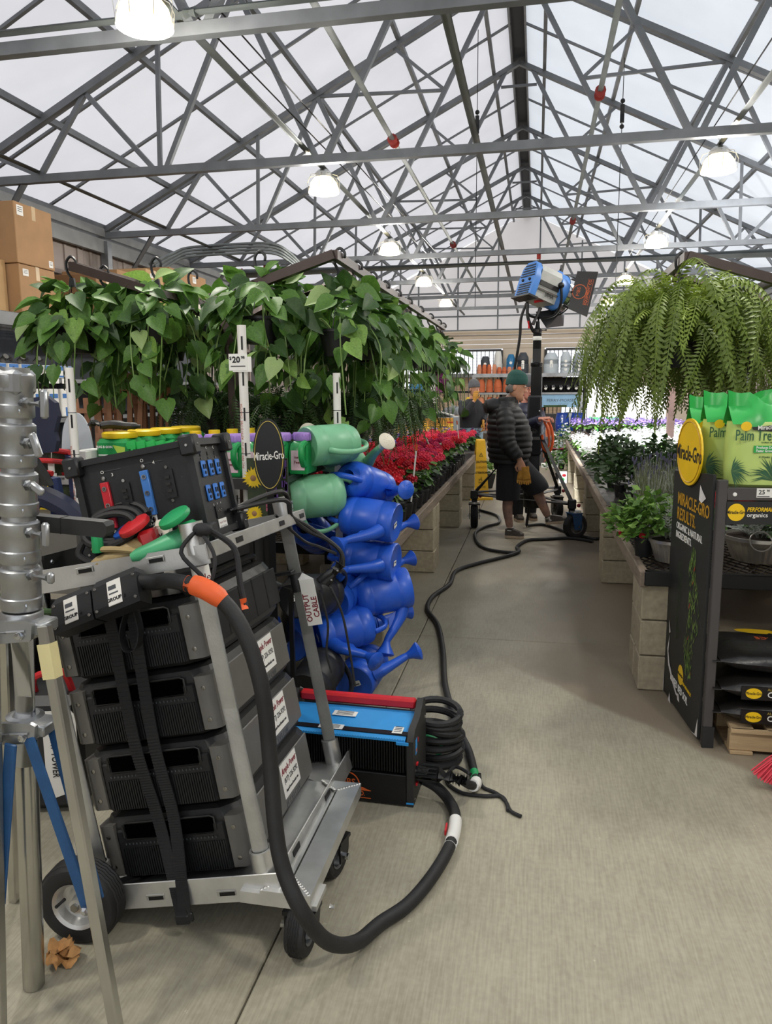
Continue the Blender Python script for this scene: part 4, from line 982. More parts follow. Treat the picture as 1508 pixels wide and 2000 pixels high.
# ---- power connectors over the stack
def plug(x0, x1, z, lb, txt):
    t = thing('power_connector', lb, 'connector', M=CART @ Tr((x0+x1)/2, -.115, z) @ Ry(-.2) @ Rx(-.45))
    w = x1-x0; b = MB('black_plastic'); b.loft([[(-w/2, -.025, -.05), (w/2, -.025, -.05), (w/2, .025, -.05), (-w/2, .025, -.05)], [(-w/2, -.03, -.03), (w/2, -.03, -.03), (w/2, .03, -.03), (-w/2, .03, -.03)], [(-w/2, -.03, .035), (w/2, -.03, .035), (w/2, .03, .035), (-w/2, .03, .035)], [(-w/2+.01, -.02, .055), (w/2-.01, -.02, .055), (w/2-.01, .02, .055), (-w/2+.01, .02, .055)]], smooth=False); b.build('housing', t)
    b = MB('pvc'); b.box((0, -.0315, 0), (.045, .003, .072), bev=.001); b.text(txt, .014, Tr(.004, -.0335, -.02) @ Rx(PI/2), 'ink', bold=.03)
    b.box((-.005, -.0332, .015), (.025, .001, .012), 'faint_print'); b.box((-.002, -.0332, -.002), (.03, .001, .004), 'faint_print'); b.build('label_plate', t, label='worn white label plate')
    b = MB('steel')
    for sx in (-1, 1):
        for sz in (-.035, .03): b.lathe([(.005, 0), (.004, .002)], 8, None, Tr(sx*(w/2-.01), -.031, sz) @ Rx(PI/2))
    b.build('screws', t)
plug(-.13, .005, .868, 'black cable connector with worn label, on the mast side above the stack', 'GROUP 4'); plug(.008, .155, .897, 'black cable connector joined to the thick cable with orange tape', 'GROUP 3')
C_ = lambda *p: tuple(CART @ Vector(p))
t = thing('power_cable', 'thick black power cable looping from the connector over the floor to the ballast', 'cable')
pts = [C_(.135, -.11, .925), (-1.0, 1.835, 1.09), (-.95, 1.81, 1.102), (-.85, 1.80, 1.087), (-.78, 1.8, 1.034), (-.726, 1.79, .94), (-.69, 1.78, .815), (-.678, 1.78, .669), (-.655, 1.745, .47), (-.628, 1.72, .36), (-.572, 1.70, .255), (-.52, 1.75, .135), (-.47, 1.86, .05), (-.42, 1.985, .026), (-.351, 2.09, .024), (-.293, 2.256, .024), (-.258, 2.437, .024), (-.262, 2.6, .024), (-.30, 2.70, .03), (-.355, 2.745, .055), (-.43, 2.77, .075)]
b = MB('black_rubber'); P = spline(pts, 6); b.tube(P, .0215, 14); b.build('cable', t)
b = MB('orange_tape'); i = 3*6; b.tube([C_(.29, -.085, .895)]+[], .03) if False else b.tube(P[i-3:i+5], [.0225, .027, .0285, .0285, .0285, .028, .027, .0225], 14); b.build('orange_tape', t)
b = MB('paper'); b.tube(P[16*6-1:17*6], .0235, 14); b.box((-.285, 2.5, .03), (.006, .05, .02), 'red_plastic'); b.build('white_tape', t, label='white taped cable tag with red edge')
b = MB('steel'); b.cyl((-.435, 2.77, .076), (-.405, 2.765, .066), .026, 12); b.build('gland', t)
# ---- black cords tied at the near pole
b = MB('webbing')
b.tube(spline([C_(.31, -.06, 1.03), C_(.27, -.09, .98), C_(.33, -.11, .90), C_(.30, -.12, .87)], 5), .006, 6); b.tube(spline([C_(.32, -.05, 1.03), C_(.36, -.08, .95), C_(.34, -.11, .87)], 5), .006, 6)
b.tube(spline([C_(.33, -.03, 1.03), C_(.385, .0, .96), C_(.39, -.02, .86), C_(.40, -.04, .79)], 5), .0085, 8); b.ball(C_(.325, -.05, 1.03), (.03, .02, .02), 8, 6)
b.tube([C_(.398, -.04, .82), C_(.40, -.045, .79)], .0105, 8, 'orange_tape'); b.build('tie_cord', label='black tie cord with orange tip knotted round the near pole top', cat='cord')

# ---- distribution case in the tray
DB = Matrix(((.980, -.065, -.191, -.934), (.073, .997, .031, 2.03), (.188, -.044, .981, 1.176), (0, 0, 0, 1)))
M_('case_black', '1b1c1e', .5, 0, .1, 60, .05, 300); M_('socket_blue', '2e76d0', .4); M_('bar_red', 'c2222f', .4); M_('bar_blue', '3f76bf', .4)
t = thing('distribution_case', 'black power distribution case with red and blue busbars and blue sockets', 'power case', M=DB)
w, d, h = .376, .285, .296
b = MB('case_black'); b.box((-w/2, d/2, h/2), (w-.02, d-.02, h-.02), bev=.004); b.build('case_body', t)
b = MB('case_black')
for z in (.006, h-.008): b.box((-w/2, .006, z), (w, .018, .018)); b.box((-w/2, d-.006, z), (w, .018, .018))
for x in (-.007, -w+.007):
    for y in (.007, d-.007): b.box((x, y, h/2), (.02, .02, h))
    for z in (.006, h-.008): b.box((x, d/2, z), (.02, d, .02))
b.build('edge_frame', t)
for x in (-.004, -w+.004):
    for y in (.004, d-.004):
        for z in (.016, h-.016):
            b = MB('black_plastic'); b.box((x, y, z), (.05, .05, .06), bev=.006); b.lathe([(.005, 0), (.004, .002)], 8, 'steel', Tr(x, y-.0255, z) @ Rx(PI/2)); b.lathe([(.004, 0), (.003, .002)], 8, 'steel', Tr(x+.0255, y, z) @ Ry(PI/2)); b.build('corner_guard', t)
def fr(x, z): return Tr(-w+x, .0095, z) @ Rx(PI/2)
for x, z, hh, m, n in ((.085, .15, .14, 'bar_red', 3), (.215, .165, .135, 'bar_blue', 3)):
    b = MB(m); b.box((-w+x, .006, z), (.026, .012, hh), bev=.002)
    for q in range(n): zz = z+hh*(.36-.36*q) if n == 3 else z; b.lathe([(.0072, .0), (.0072, .0035), (.005, .0035), (.005, .001), (0, .001)], 14, 'steel', fr(x, zz) @ Tr(0, 0, .0085), cap=False)
    for zz in (z+hh*.5+.012, z-hh*.5-.012): b.lathe([(.0065, 0), (.0065, .003), (.003, .004)], 12, 'steel', fr(x, zz))
    b.build('busbar', t, label='red busbar' if m == 'bar_red' else 'blue busbar')
for x, z in ((.145, .165), (.285, .18)):
    b = MB('recess_shade'); b.box((-w+x, .0075, z), (.03, .005, .075)); b.box((-w+x, .006, z), (.036, .004, .085), 'black_plastic')  # matte black box imitates the shade in the connector hole
    for q in range(3): b.box((-w+x, .005, z+.02-.02*q), (.014, .012, .008), 'dark_plastic')
    for s in (-1, 1): b.lathe([(.0055, 0), (.005, .003)], 10, 'steel', fr(x, z+s*.05))
    b.build('panel_connector', t)
b = MB('white')
for x, z, s in ((.085, .25, 'O'), (.215, .262, 'O'), (.115, .238, '3'), (.25, .25, '4')): b.text(s, .014, fr(x, z) @ Tr(0, 0, .001))
for x in (.115, .25): b.box((-w+x, .0085, .252), (.06, .001, .0012), 'faint_print')
b.text('THRU', .013, fr(.21, .07)); b.text('200A', .008, fr(.225, .058)); b.build('panel_print', t)
b = MB('paper'); b.box((-w+.195, .008, .094), (.06, .002, .03)); b.text('Ample Power', .01, fr(.195, .1) @ Tr(0, 0, .001), 'ink_red', shear=.2); b.text('(877) 226-9292', .0075, fr(.195, .087) @ Tr(0, 0, .001), 'ink'); b.build('case_label', t)
def sd_(y, z): return Tr(-.0095, y, z) @ basis((0, 1, 0), (0, 0, 1), (1, 0, 0))
for q in range(3):
    for r in range(2):
        y, z = .085+.06*q, .205-.075*r; b = MB('socket_blue'); b.box((-.007, y, z), (.006, .034, .05), bev=.003)
        b.box((-.003, y-.008, z+.006), (.003, .005, .014), 'ink'); b.box((-.003, y+.008, z+.006), (.003, .005, .014), 'ink'); b.lathe([(.005, 0), (.005, .002)], 8, 'ink', sd_(y, z-.012) @ Tr(0, 0, .006)); b.build('socket', t, label='blue power socket')
b = MB('white')
for q in range(3): b.text('OCC'[q], .014, sd_(.085+.06*q, .268)); b.box((-.009, .085+.06*q, .25), (.002, .008, .012), 'ink'); b.lathe([(.003, 0), (.003, .002)], 6, 'steel', sd_(.085+.06*q, .237))
for q in range(3): b.text('I', .012, sd_(.11+.03*q, .09))
b.build('socket_print', t)
b = MB('ink'); b.box((-.0085, .14, .068), (.003, .05, .035)); b.box((-.0075, .14, .068), (.003, .056, .042), 'black_plastic')
for q in range(4): b.ball((-.006, .125+.01*q, .068+.004*(q % 2)), .003, 6, 4, 'steel')
b.build('control_socket', t)
b = MB('paper'); b.box((-.008, .15, .025), (.002, .07, .036)); b.text('Ample Power', .011, sd_(.15, .032) @ Tr(0, 0, .002), 'ink_red', shear=.2); b.text('(877) 226-9292', .009, sd_(.15, .018) @ Tr(0, 0, .002), 'ink'); b.build('case_label', t)
# ---- colour coded camlock connectors lying in front of the case
M_('green_rubber', '1f9a5a', .45, 0, .08); M_('green_clear', '4fae7a', .4, 0, .1); M_('tan_rubber', 'a99468', .5, 0, .12, 20); M_('cream', 'd9d0bd', .5, 0, .06)
def camlock(loc, rz, body, cap, lb, ry=-.15):
    t = thing('cam_connector', lb, 'connector', M=CART @ Tr(loc) @ Rz(rz) @ Ry(ry) @ Matrix.Scale(1.3, 4))
    b = MB(body); b.lathe([(.01, -.075), (.016, -.06), (.02, -.02), (.026, .02), (.027, .05)], 16, None, Ry(PI/2)); b.build('sleeve', t)
    b = MB(cap); b.box((.062, 0, .006), (.04, .056, .058), bev=.008); b.lathe([(.036, 0), (.038, .004), (.036, .012), (.03, .014), (0, .016)], 22, None, Tr(.045, -.012, .046) @ Rx(.35) @ Ry(-.2)); b.build('cap', t)
    return t
camlock((.19, -.025, 1.002), .32, 'green_clear', 'green_rubber', 'green cable connector with round hinged cap beside the near pole')
camlock((.06, -.02, 1.0), .3, 'tan_rubber', 'red_plastic', 'tan cable connector with red cap on the tray')
camlock((.0, .05, .992), .2, 'blue_plastic', 'blue_plastic', 'blue cable connector mostly hidden behind the silver beam')
t = thing('connector_cap', 'cream round connector cap with letter N before the black case', 'cap', M=CART @ Tr(.155, .035, 1.035) @ Rx(.9))
b = MB('cream'); b.lathe([(.036, 0), (.038, .005), (.032, .012), (0, .013)], 22); b.box((0, .03, .006), (.04, .03, .02), bev=.005); b.text('N', .018, Tr(.005, -.015, .0135), 'ink', bold=.03); b.build('cap', t)  # lettered cap of a cable connector
b = MB('black_rubber')
for k in range(3):
    n = 30; b.tube([C_(.02+(.085+.006*k)*math.cos(a), -.01+.03*k+.02*math.sin(a), 1.075+.008*k+(.045+.004*k)*math.sin(a)) for a in [2*PI*q/n for q in range(n)]], .011, 8, closed=True)
b.tube(spline([C_(-.06, -.02, 1.06), C_(-.08, -.03, 1.02), C_(-.03, -.03, .985), C_(.0, -.02, .99)], 6), .011, 8); b.tube(spline([C_(-.02, -.05, 1.03), C_(.05, -.05, 1.02), C_(.12, -.04, 1.0), C_(.14, -.03, .995)], 6), .009, 8, 'tan_rubber')
b.tube(spline([C_(.0, -.045, 1.075), C_(.0, -.05, 1.05), C_(-.005, -.05, 1.02)], 4), .016, 8, 'green_rubber'); b.build('cable_coil', label='coil of black cable with green tape lying before the black case', cat='cable')
# ---- far pole: clamp, output cable tag, signal cables
t = thing('pole_clamp', 'black clamp with flat plate on the far cart pole', 'clamp', M=CART @ Tr(.27, .765, .72))
b = MB('black_plastic'); b.lathe([(.032, -.035), (.034, 0), (.032, .035)], 16); b.cyl((-.09, -.03, 0), (-.02, -.01, 0), .034, 14); b.build('clamp_body', t)
b = MB('black_plastic'); b.box((-.05, -.06, .05), (.13, .05, .012), bev=.003); b.build('plate', t)
b = MB('paper'); b.box((.05, -.036, -.08), (.058, .002, .18)); b.raw([(.021, -.036, .01), (.079, -.036, .01), (.03, -.01, .035), (-.01, -.005, .03)], [(0, 1, 2, 3)]); Mt = Tr(.05, -.0375, -.1) @ Rx(PI/2) @ Rz(PI/2)
b.text('OUTPUT', .031, Mt @ Tr(0, .015, 0), 'ink_red', bold=.015, sx=.9); b.text('CABLE', .031, Mt @ Tr(0, -.016, 0), 'ink_red', bold=.015, sx=.9); b.build('tape_label', t, label='white tape tag lettered output cable')
b = MB('black_rubber')
for k in range(2):
    b.tube(spline([DB @ Vector((.0, .2+.02*k, .06)), C_(.36, .55, 1.05+.03*k), C_(.33, .68, .98), C_(.36, .75, .93-.02*k), C_(.42, .78, .86), C_(.46, .79, .80), C_(.44+.015*k, .79, .745)], 6), .0085, 8)
b.tube(spline([C_(.3, .6, 1.0), C_(.33, .75, .88), C_(.38, .78, .84), C_(.44, .79, .8)], 6), .006, 6); b.build('signal_cables', label='pair of thin black cables running from the case past the far pole', cat='cable')
b = MB('dark_plastic'); p = Vector(C_(.45, .785, .76)); q = Vector(C_(.385, .765, .69)); b.cyl(p, q, .02, 10); b.cyl(p, p.lerp(q, .3), .024, 10); b.ball(p.lerp(q, .3)+Vector((.01, -.022, .004)), .005, 6, 4, 'chrome'); b.ball(p.lerp(q, .75)+Vector((.01, -.02, .004)), .005, 6, 4, 'chrome')
b.build('inline_plug', label='black inline plug with steel screws beside the output cable tag', cat='plug')
b = MB('webbing'); b.tube(spline([C_(.36, .74, .68), C_(.37, .73, .55), C_(.345, .72, .44), C_(.35, .72, .36)], 6), .0045, 6); b.tube(spline([C_(.40, .75, .69), C_(.43, .74, .58), C_(.43, .74, .42), C_(.425, .735, .29)], 6), .0045, 6)
b.build('hanging_cord', label='two thin black cords dangling below the output cable tag', cat='cord')  # two thin cords left hanging
# ================================================================== crank stand at the left edge
M_('cast', 'a9abac', .38, .85, .12, 12, .06, 120); M_('brace_blue', '1b4a78', .45, 0, .12, 25); M_('masking', 'd8cd98', .7, 0, .08); M_('leg_steel', 'bdbcb4', .25, .9, .1, 6)
A0 = Vector((-1.312, 1.6, 0)); A1 = Vector((-1.212, 1.6, 1.66))
SX, SY, SD = frame(A1-A0, (0, 1, 0)); SX = Vector((1, 0, 0))-SD*SD.x; SX.normalize(); SY = SD.cross(SX)
ST = basis(SX, SY, SD, A0)
t = thing('crank_stand', 'tall silver crank stand with blue leg braces at the left edge of the frame', 'stand', M=ST)
b = MB('leg_steel'); b.lathe([(.026, .0), (.028, .004), (.028, .66), (.0, .66)], 20, cap=True); b.build('lower_tube', t)
b = MB('chrome'); b.cyl((0, 0, .66), (0, 0, 1.02), .03, 22); b.build('inner_tube', t)
prof = [(.044, 1.03), (.048, 1.04), (.05, 1.1)]; z = 1.10
b = MB('cast'); b.lathe([(.03, 1.0), (.05, 1.01), (.05, 1.065), (.047, 1.07)], 24); b.build('collar', t)
for k in range(5):
    z0 = 1.075+.118*k; b = MB('cast'); r = .0495-.0016*k
    b.lathe([(r-.003, z0), (r, z0+.004), (r, z0+.03), (r-.003, z0+.033), (r-.003, z0+.07), (r, z0+.074), (r, z0+.1), (r-.005, z0+.105), (r-.009, z0+.106), (r-.009, z0+.118)], 24)
    b.lathe([(.006, 0), (.005, .003)], 6, 'chrome', Tr(r*.75, -r*.66, z0+.018) @ Rz(-.7) @ Rx(PI/2), smooth=False); b.build('mast_section', t)
b = MB('cast'); b.box((-.01, -.0, 1.63), (.09, .08, .06), bev=.01); b.build('top_block', t)
for z, L, dz, tl in ((1.585, .045, .034, .0), (1.49, .02, .03, -.35), (1.39, .02, .02, -1.0), (1.275, .04, .03, 0), (1.17, .05, .014, 0)):
    b = MB('cast'); b.cyl((.03, -.02, z), (.045+L, -.03, z), .009, 10); b.cyl((.045, -.025, z), (.06, -.028, z), .014, 6, smooth=False)
    b.box((0, 0, 0), (.02, .014, 2*dz), None, Tr(.053+L, -.03, z-.005*abs(tl)) @ Ry(tl), .005); b.build('lock_handle', t, label='silver lock handle')
b = MB('grey_plastic'); b.prism([(-.21, -.019), (.205, -.019), (.215, -.008), (.215, .01), (.205, .02), (-.21, .02)], -.018, .018, 'dark_plastic', Tr(0, .05, 1.285) @ Rx(PI/2)); b.box((.09, .05, 1.2855), (.002, .038, .041), 'ink'); b.build('side_arm', t, label='dark square side arm crossing behind the mast')
def bracket(z, nm):
    b = MB('cast'); b.lathe([(.032, z-.03), (.046, z-.025), (.046, z+.025), (.034, z+.03)], 22); b.prism([(-.062, -.032), (-.05, -.038), (.055, -.018), (.062, -.012), (.066, .028), (.05, .034), (-.05, .02), (-.064, .008)], -.006, .006, None, Tr(.002, -.05, z) @ Rx(PI/2)); b.box((.06, -.01, z+.01), (.05, .07, .03), bev=.004)
    b.tube([(-.05, -.058, z-.012), (0, -.058, z+.0), (.05, -.058, z+.008)], .004, 6)
    b.build(nm, t)
    for x, zz in ((-.035, z-.02), (.035, z-.004)):
        b = MB('chrome'); b.lathe([(.012, 0), (.012, .004), (.009, .004), (.009, .01), (0, .011)], 6, None, Tr(x, -.057, zz) @ Rx(PI/2), smooth=False); b.build('bolt', t)
bracket(1.03, 'upper_bracket'); bracket(.765, 'lower_bracket')
SI = ST.inverted()
def wld(b, nm, **k): return b.build(nm, t, SI, **k)
b = MB('leg_steel'); b.beam((-1.163, 1.565, 1.045), (-.985, 1.478, .0), .03, .028, up=(0, 1, 0), bev=.004); wld(b, 'leg')
b = MB('masking'); b.beam((-1.1565, 1.5615, 1.0), (-1.1425, 1.555, .915), .034, .032, up=(0, 1, 0)); wld(b, 'masking_tape', label='strip of yellowed masking tape on the leg')
b = MB('leg_steel'); b.beam((-1.29, 1.54, 1.03), (-1.293, 1.44, .0), .03, .028, up=(1, 0, 0), bev=.004); wld(b, 'leg')
b = MB('leg_steel'); b.beam((-1.33, 1.64, 1.03), (-1.6, 1.9, .0), .03, .028, up=(1, 0, 0), bev=.004); wld(b, 'leg')
b = MB('brace_blue'); b.beam((-1.218, 1.546, .757), (-1.066, 1.513, .325), .034, .008, up=(0, 1, 0), bev=.003); wld(b, 'leg_brace')
b = MB('brace_blue'); b.beam((-1.19, 1.6, .757), (-1.045, 1.53, .35), .03, .008, up=(0, 1, 0), bev=.003); wld(b, 'leg_brace')
b = MB('brace_blue'); b.beam((-1.257, 1.53, .745), (-1.30, 1.49, .33), .034, .008, up=(0, 1, 0), bev=.003); wld(b, 'leg_brace')
b = MB('chrome'); b.lathe([(.012, 0), (.012, .006), (.006, .012)], 6, None, Tr(-1.068, 1.505, .333) @ Rx(PI/2), smooth=False); wld(b, 'bolt')
b = MB('green_rubber'); P = spline([(-1.6, 1.9, 1.03), (-1.5, 1.87, 1.0), (-1.42, 1.86, .985), (-1.36, 1.86, .98), (-1.30, 1.87, .985)], 6); b.tube(P, .0105, 8, 'leaf_dark'); b.tube(P[9:13], .0125, 8, 'cap_yellow'); b.build('green_cable', label='dark green cable with yellow tape band passing behind the silver mast', cat='cable')
# black case with handwritten tag behind the stand, dry leaf
t = thing('equipment_case', 'black case with handwritten white tag on the floor behind the silver stand', 'case', (-1.83, 2.36, 0), .25)
b = MB('black_plastic'); b.box((0, .12, .24), (.34, .24, .46), bev=.03); b.build('shell', t)
b = MB('pvc'); b.prism([(-.06, .06), (.05, .1), (.065, .13), (.065, .4), (.05, .42), (-.06, .42)], -.002, .002, None, Tr(.09, -.004, 0) @ Rx(PI/2)); Mt = Tr(.09, -.008, .27) @ Rx(PI/2) @ Rz(-PI/2)
b.text('AMPLE POWER', .036, Mt @ Tr(0, .022, 0), 'ink', sx=.8, bold=.01); b.text('BATTERY TOWER', .036, Mt @ Tr(0, -.022, 0), 'ink', sx=.8, bold=.01); b.build('hand_lettered_tag', t)
b = MB('red_plastic'); b.tube(spline([(-.02, .08, .46), (.0, .04, .54), (.1, .04, .56), (.12, .08, .47)], 5), .013, 8); b.build('carry_handle', t)
M_('dry_leaf', 'b0824f', .8, 0, .25, 30)
b = MB('dry_leaf')
for k in range(5):
    a = k*1.1; vs = []; fs = []
    for i in range(6):
        for j in range(4): vs.append(((i-2.5)*.014+jit(.003), (j-1.5)*.02*math.sin(PI*(i+.5)/6)+jit(.004), .012+.02*math.sin(i*1.3+k)*math.cos(j*1.7)+jit(.006)+.008*k*.6))
    for i in range(5):
        for j in range(3): q = i*4+j; fs.append((q, q+1, q+5, q+4))
    b.raw(vs, fs, None, True, Tr(.02*math.cos(a*2), .02*math.sin(a*2), .0) @ Rz(a))
b.build('dry_leaf', M=Tr(-1.29, 1.695, .006), label='crumpled dry brown leaf on the floor beside the cart wheel', cat='leaf')

# ================================================================== ballast box with fins
M_('ballast_blue', '2d95dd', .45, 0, .06, 8); M_('ballast_red', 'd0262c', .4, 0, .08)
t = thing('light_ballast', 'finned black ballast with sky blue top and red grip bar on the floor', 'ballast', (-.445, 2.68, 0), -.03)
b = MB('black_metal'); b.box((-.26, .14, .16), (.5, .24, .24)); b.build('core', t)
for k in range(46):
    b = MB('black_metal'); b.box((-.505+.0106*k, .008, .205), (.0045, .03, .135)); b.build('fin', t)
b = MB('ballast_blue'); b.raw([(-.52, -.008, .272), (-.02, -.008, .272), (-.02, .2, .3), (-.52, .2, .3), (-.52, -.008, .264), (-.02, -.008, .264), (-.02, .2, .29), (-.52, .2, .29)], [(0, 1, 2, 3), (7, 6, 5, 4), (0, 4, 5, 1), (1, 5, 6, 2), (3, 7, 4, 0)]); b.box((-.03, -.012, .26), (.05, .006, .014), bev=.002); b.build('top_cover', t)
b = MB('ballast_red'); b.box((-.27, .225, .325), (.5, .04, .04), bev=.008); b.build('grip_bar', t)
for x in (-.535, .0):
    b = MB('dark_plastic'); b.prism([(-.012, .0), (.27, .0), (.27, .28), (.25, .34), (.215, .355), (.19, .34), (.13, .31), (.03, .305), (-.012, .27)], -.013, .013, None, Tr(x, 0, 0) @ basis((0, 1, 0), (0, 0, 1), (1, 0, 0)))
    for y, z in ((.02, .02), (.25, .02), (.25, .26)): b.lathe([(.008, 0), (.006, .003)], 8, 'steel', Tr(x+.013, y, z) @ Ry(PI/2))
    if x == 0: b.box((.0135, .05, .225), (.002, .03, .06), 'ballast_blue'); b.box((.014, .05, .21), (.002, .02, .012), 'orange_paint'); b.box((.0135, .09, .235), (.002, .008, .018), 'red_plastic'); b.box((.0, -.013, .015), (.03, .003, .006), 'ballast_blue')
    b.build('end_plate', t)
b = MB('black_metal'); b.box((-.265, -.01, .068), (.5, .014, .125), bev=.003); b.build('lower_panel', t)
ML = Tr(-.25, -.0185, .075) @ Rx(PI/2)
b = MB('orange_paint')
for a0, a1 in ((.15, 2.9), (3.1, 4.4), (4.6, 6.1)):
    n = 16; b.raw([(r*math.cos(a0+(a1-a0)*k/n), r*math.sin(a0+(a1-a0)*k/n), 0) for k in range(n+1) for r in (.046, .051)], [(2*k, 2*k+1, 2*k+3, 2*k+2) for k in range(n)], None, False, ML)
b.text('MBS', .036, ML @ Tr(0, .008, 0), bold=.012); b.text('EQUIPMENT CO.', .026, ML @ Tr(-.005, -.036, 0), bold=.02, sx=.78)
b.box((.05, -.021, 0), (.09, .003, .0006), M=ML); b.box((.05, -.053, 0), (.09, .003, .0006), M=ML); b.raw([(.02, -.021, 0), (.095, -.021, 0), (.06, -.008, 0)], [(0, 1, 2)], None, False, ML); b.build('orange_logo', t, label='orange stencilled MBS logo')
b = MB('paper')
for x, y, w, d in ((-.33, .04, .1, .04), (-.3, .14, .1, .05), (-.06, .06, .04, .07)):
    z = .272+.028*(y+.008)/.208+.001; b.box((x, y, z+.001), (w, d, .0015), M=None)
    for q in range(4): b.box((x, y-d*.3+d*.2*q, z+.0022), (w*.7, d*.06, .001), 'faint_print')
b.build('spec_sticker', t)
b = MB('black_plastic'); b.cyl((.013, .06, .115), (.1, .055, .112), .032, 16); b.cyl((.105, .055, .112), (.15, .052, .108), .03, 16); b.cyl((.15, .052, .108), (.19, .05, .1), .024, 14)
for q in range(12): a = 2*PI*q/12; b.box((.056, .058+.032*math.cos(a), .1135+.032*math.sin(a)), (.08, .004, .004))
for q in range(5): b.cyl((.16+.012*q, .052, .105), (.165+.012*q, .052, .104), .0265, 12)
b.build('output_plug', t)
b = MB('red_plastic'); b.box((.016, .055, .15), (.008, .02, .008)); b.box((.016, .05, .07), (.008, .02, .012)); b.build('red_clip', t)
b = MB('black_rubber')
for k in range(7):
    n = 26; rr = .085+jit(.012); cx, cy = jit(.012), jit(.012); tl = .25+jit(.2)
    b.tube([(cx+rr*1.1*math.cos(a), cy+rr*math.sin(a), .02+.033*k+tl*.04*math.sin(a+k)) for a in [2*PI*q/n for q in range(n)]], .0155, 8, closed=True)
b.tube([(-.04+.06*math.cos(a), -.05, .08+.05*math.sin(a)) for a in [2*PI*q/16 for q in range(16)]], .008, 6, 'green_rubber', closed=True)
b.build('cable_coil', M=Tr(-.385, 3.07, 0), label='stacked coil of dark grey cable on the floor behind the ballast', cat='cable')
# ---- long floor cable
fl_pts = [(-.255, 2.735, .1), (-.22, 2.77, .06), (-.205, 2.86, .02), (-.225, 2.98, .018), (-.262, 3.15, .018), (-.329, 3.365, .018), (-.448, 3.855, .018), (-.53, 4.419, .018), (-.627, 4.925, .018), (-.747, 5.276, .018), (-.757, 5.627, .018), (-.67, 6.04, .018), (-.665, 6.495, .018), (-.50, 6.83, .018), (-.24, 7.2, .018), (-.135, 7.42, .018), (-.16, 7.637, .018), (-.06, 8.0, .018), (.12, 8.1, .018), (.4, 8.2, .018), (.62, 8.05, .018)]
b = MB('black_rubber'); b.tube(spline(fl_pts, 6), .0175, 9); P = spline(fl_pts, 6); b.tube(P[14:18], .0195, 10, 'green_rubber'); b.tube(P[8:14], .024, 12, 'paper'); b.build('floor_cable', label='long black cable snaking up the aisle from the ballast to the light stand', cat='cable')
b = MB('black_rubber'); b.tube(spline([(-.142, 7.34, .02), (-.30, 7.38, .018), (-.46, 7.5, .018), (-.575, 7.8, .018), (-.64, 8.36, .018), (-.55, 8.77, .018), (-.41, 9.07, .018), (-.47, 9.6, .018), (-.72, 10.0, .018)], 6), .0165, 8); b.build('floor_cable', label='second black cable curving past the far wheel under the man', cat='cable')
b = MB('black_rubber'); b.tube(spline([(-.08, 8.9, .018), (.1, 9.0, .018), (.25, 8.8, .018), (.42, 8.45, .018), (.66, 8.2, .018), (.74, 8.4, .018)], 6), .0165, 8); b.build('floor_cable', label='short black cable passing under the raised shoe to the right wheel', cat='cable')
b = MB('webbing'); b.tube(spline([(-.23, 2.9, .035), (-.3, 2.96, .03), (-.33, 2.88, .012), (-.26, 2.80, .008), (-.17, 2.79, .008), (-.1, 2.80, .008), (-.075, 2.74, .008), (-.07, 2.70, .008)], 6), .0075, 7); b.tube(spline([(-.195, 2.92, .03), (-.18, 2.86, .01), (-.12, 2.82, .008), (-.08, 2.76, .008), (-.06, 2.70, .008), (-.02, 2.67, .008)], 6), .0075, 7); b.build('tie_tail', label='pair of loose black cord ends lying on the floor by the white cable tag', cat='cord')

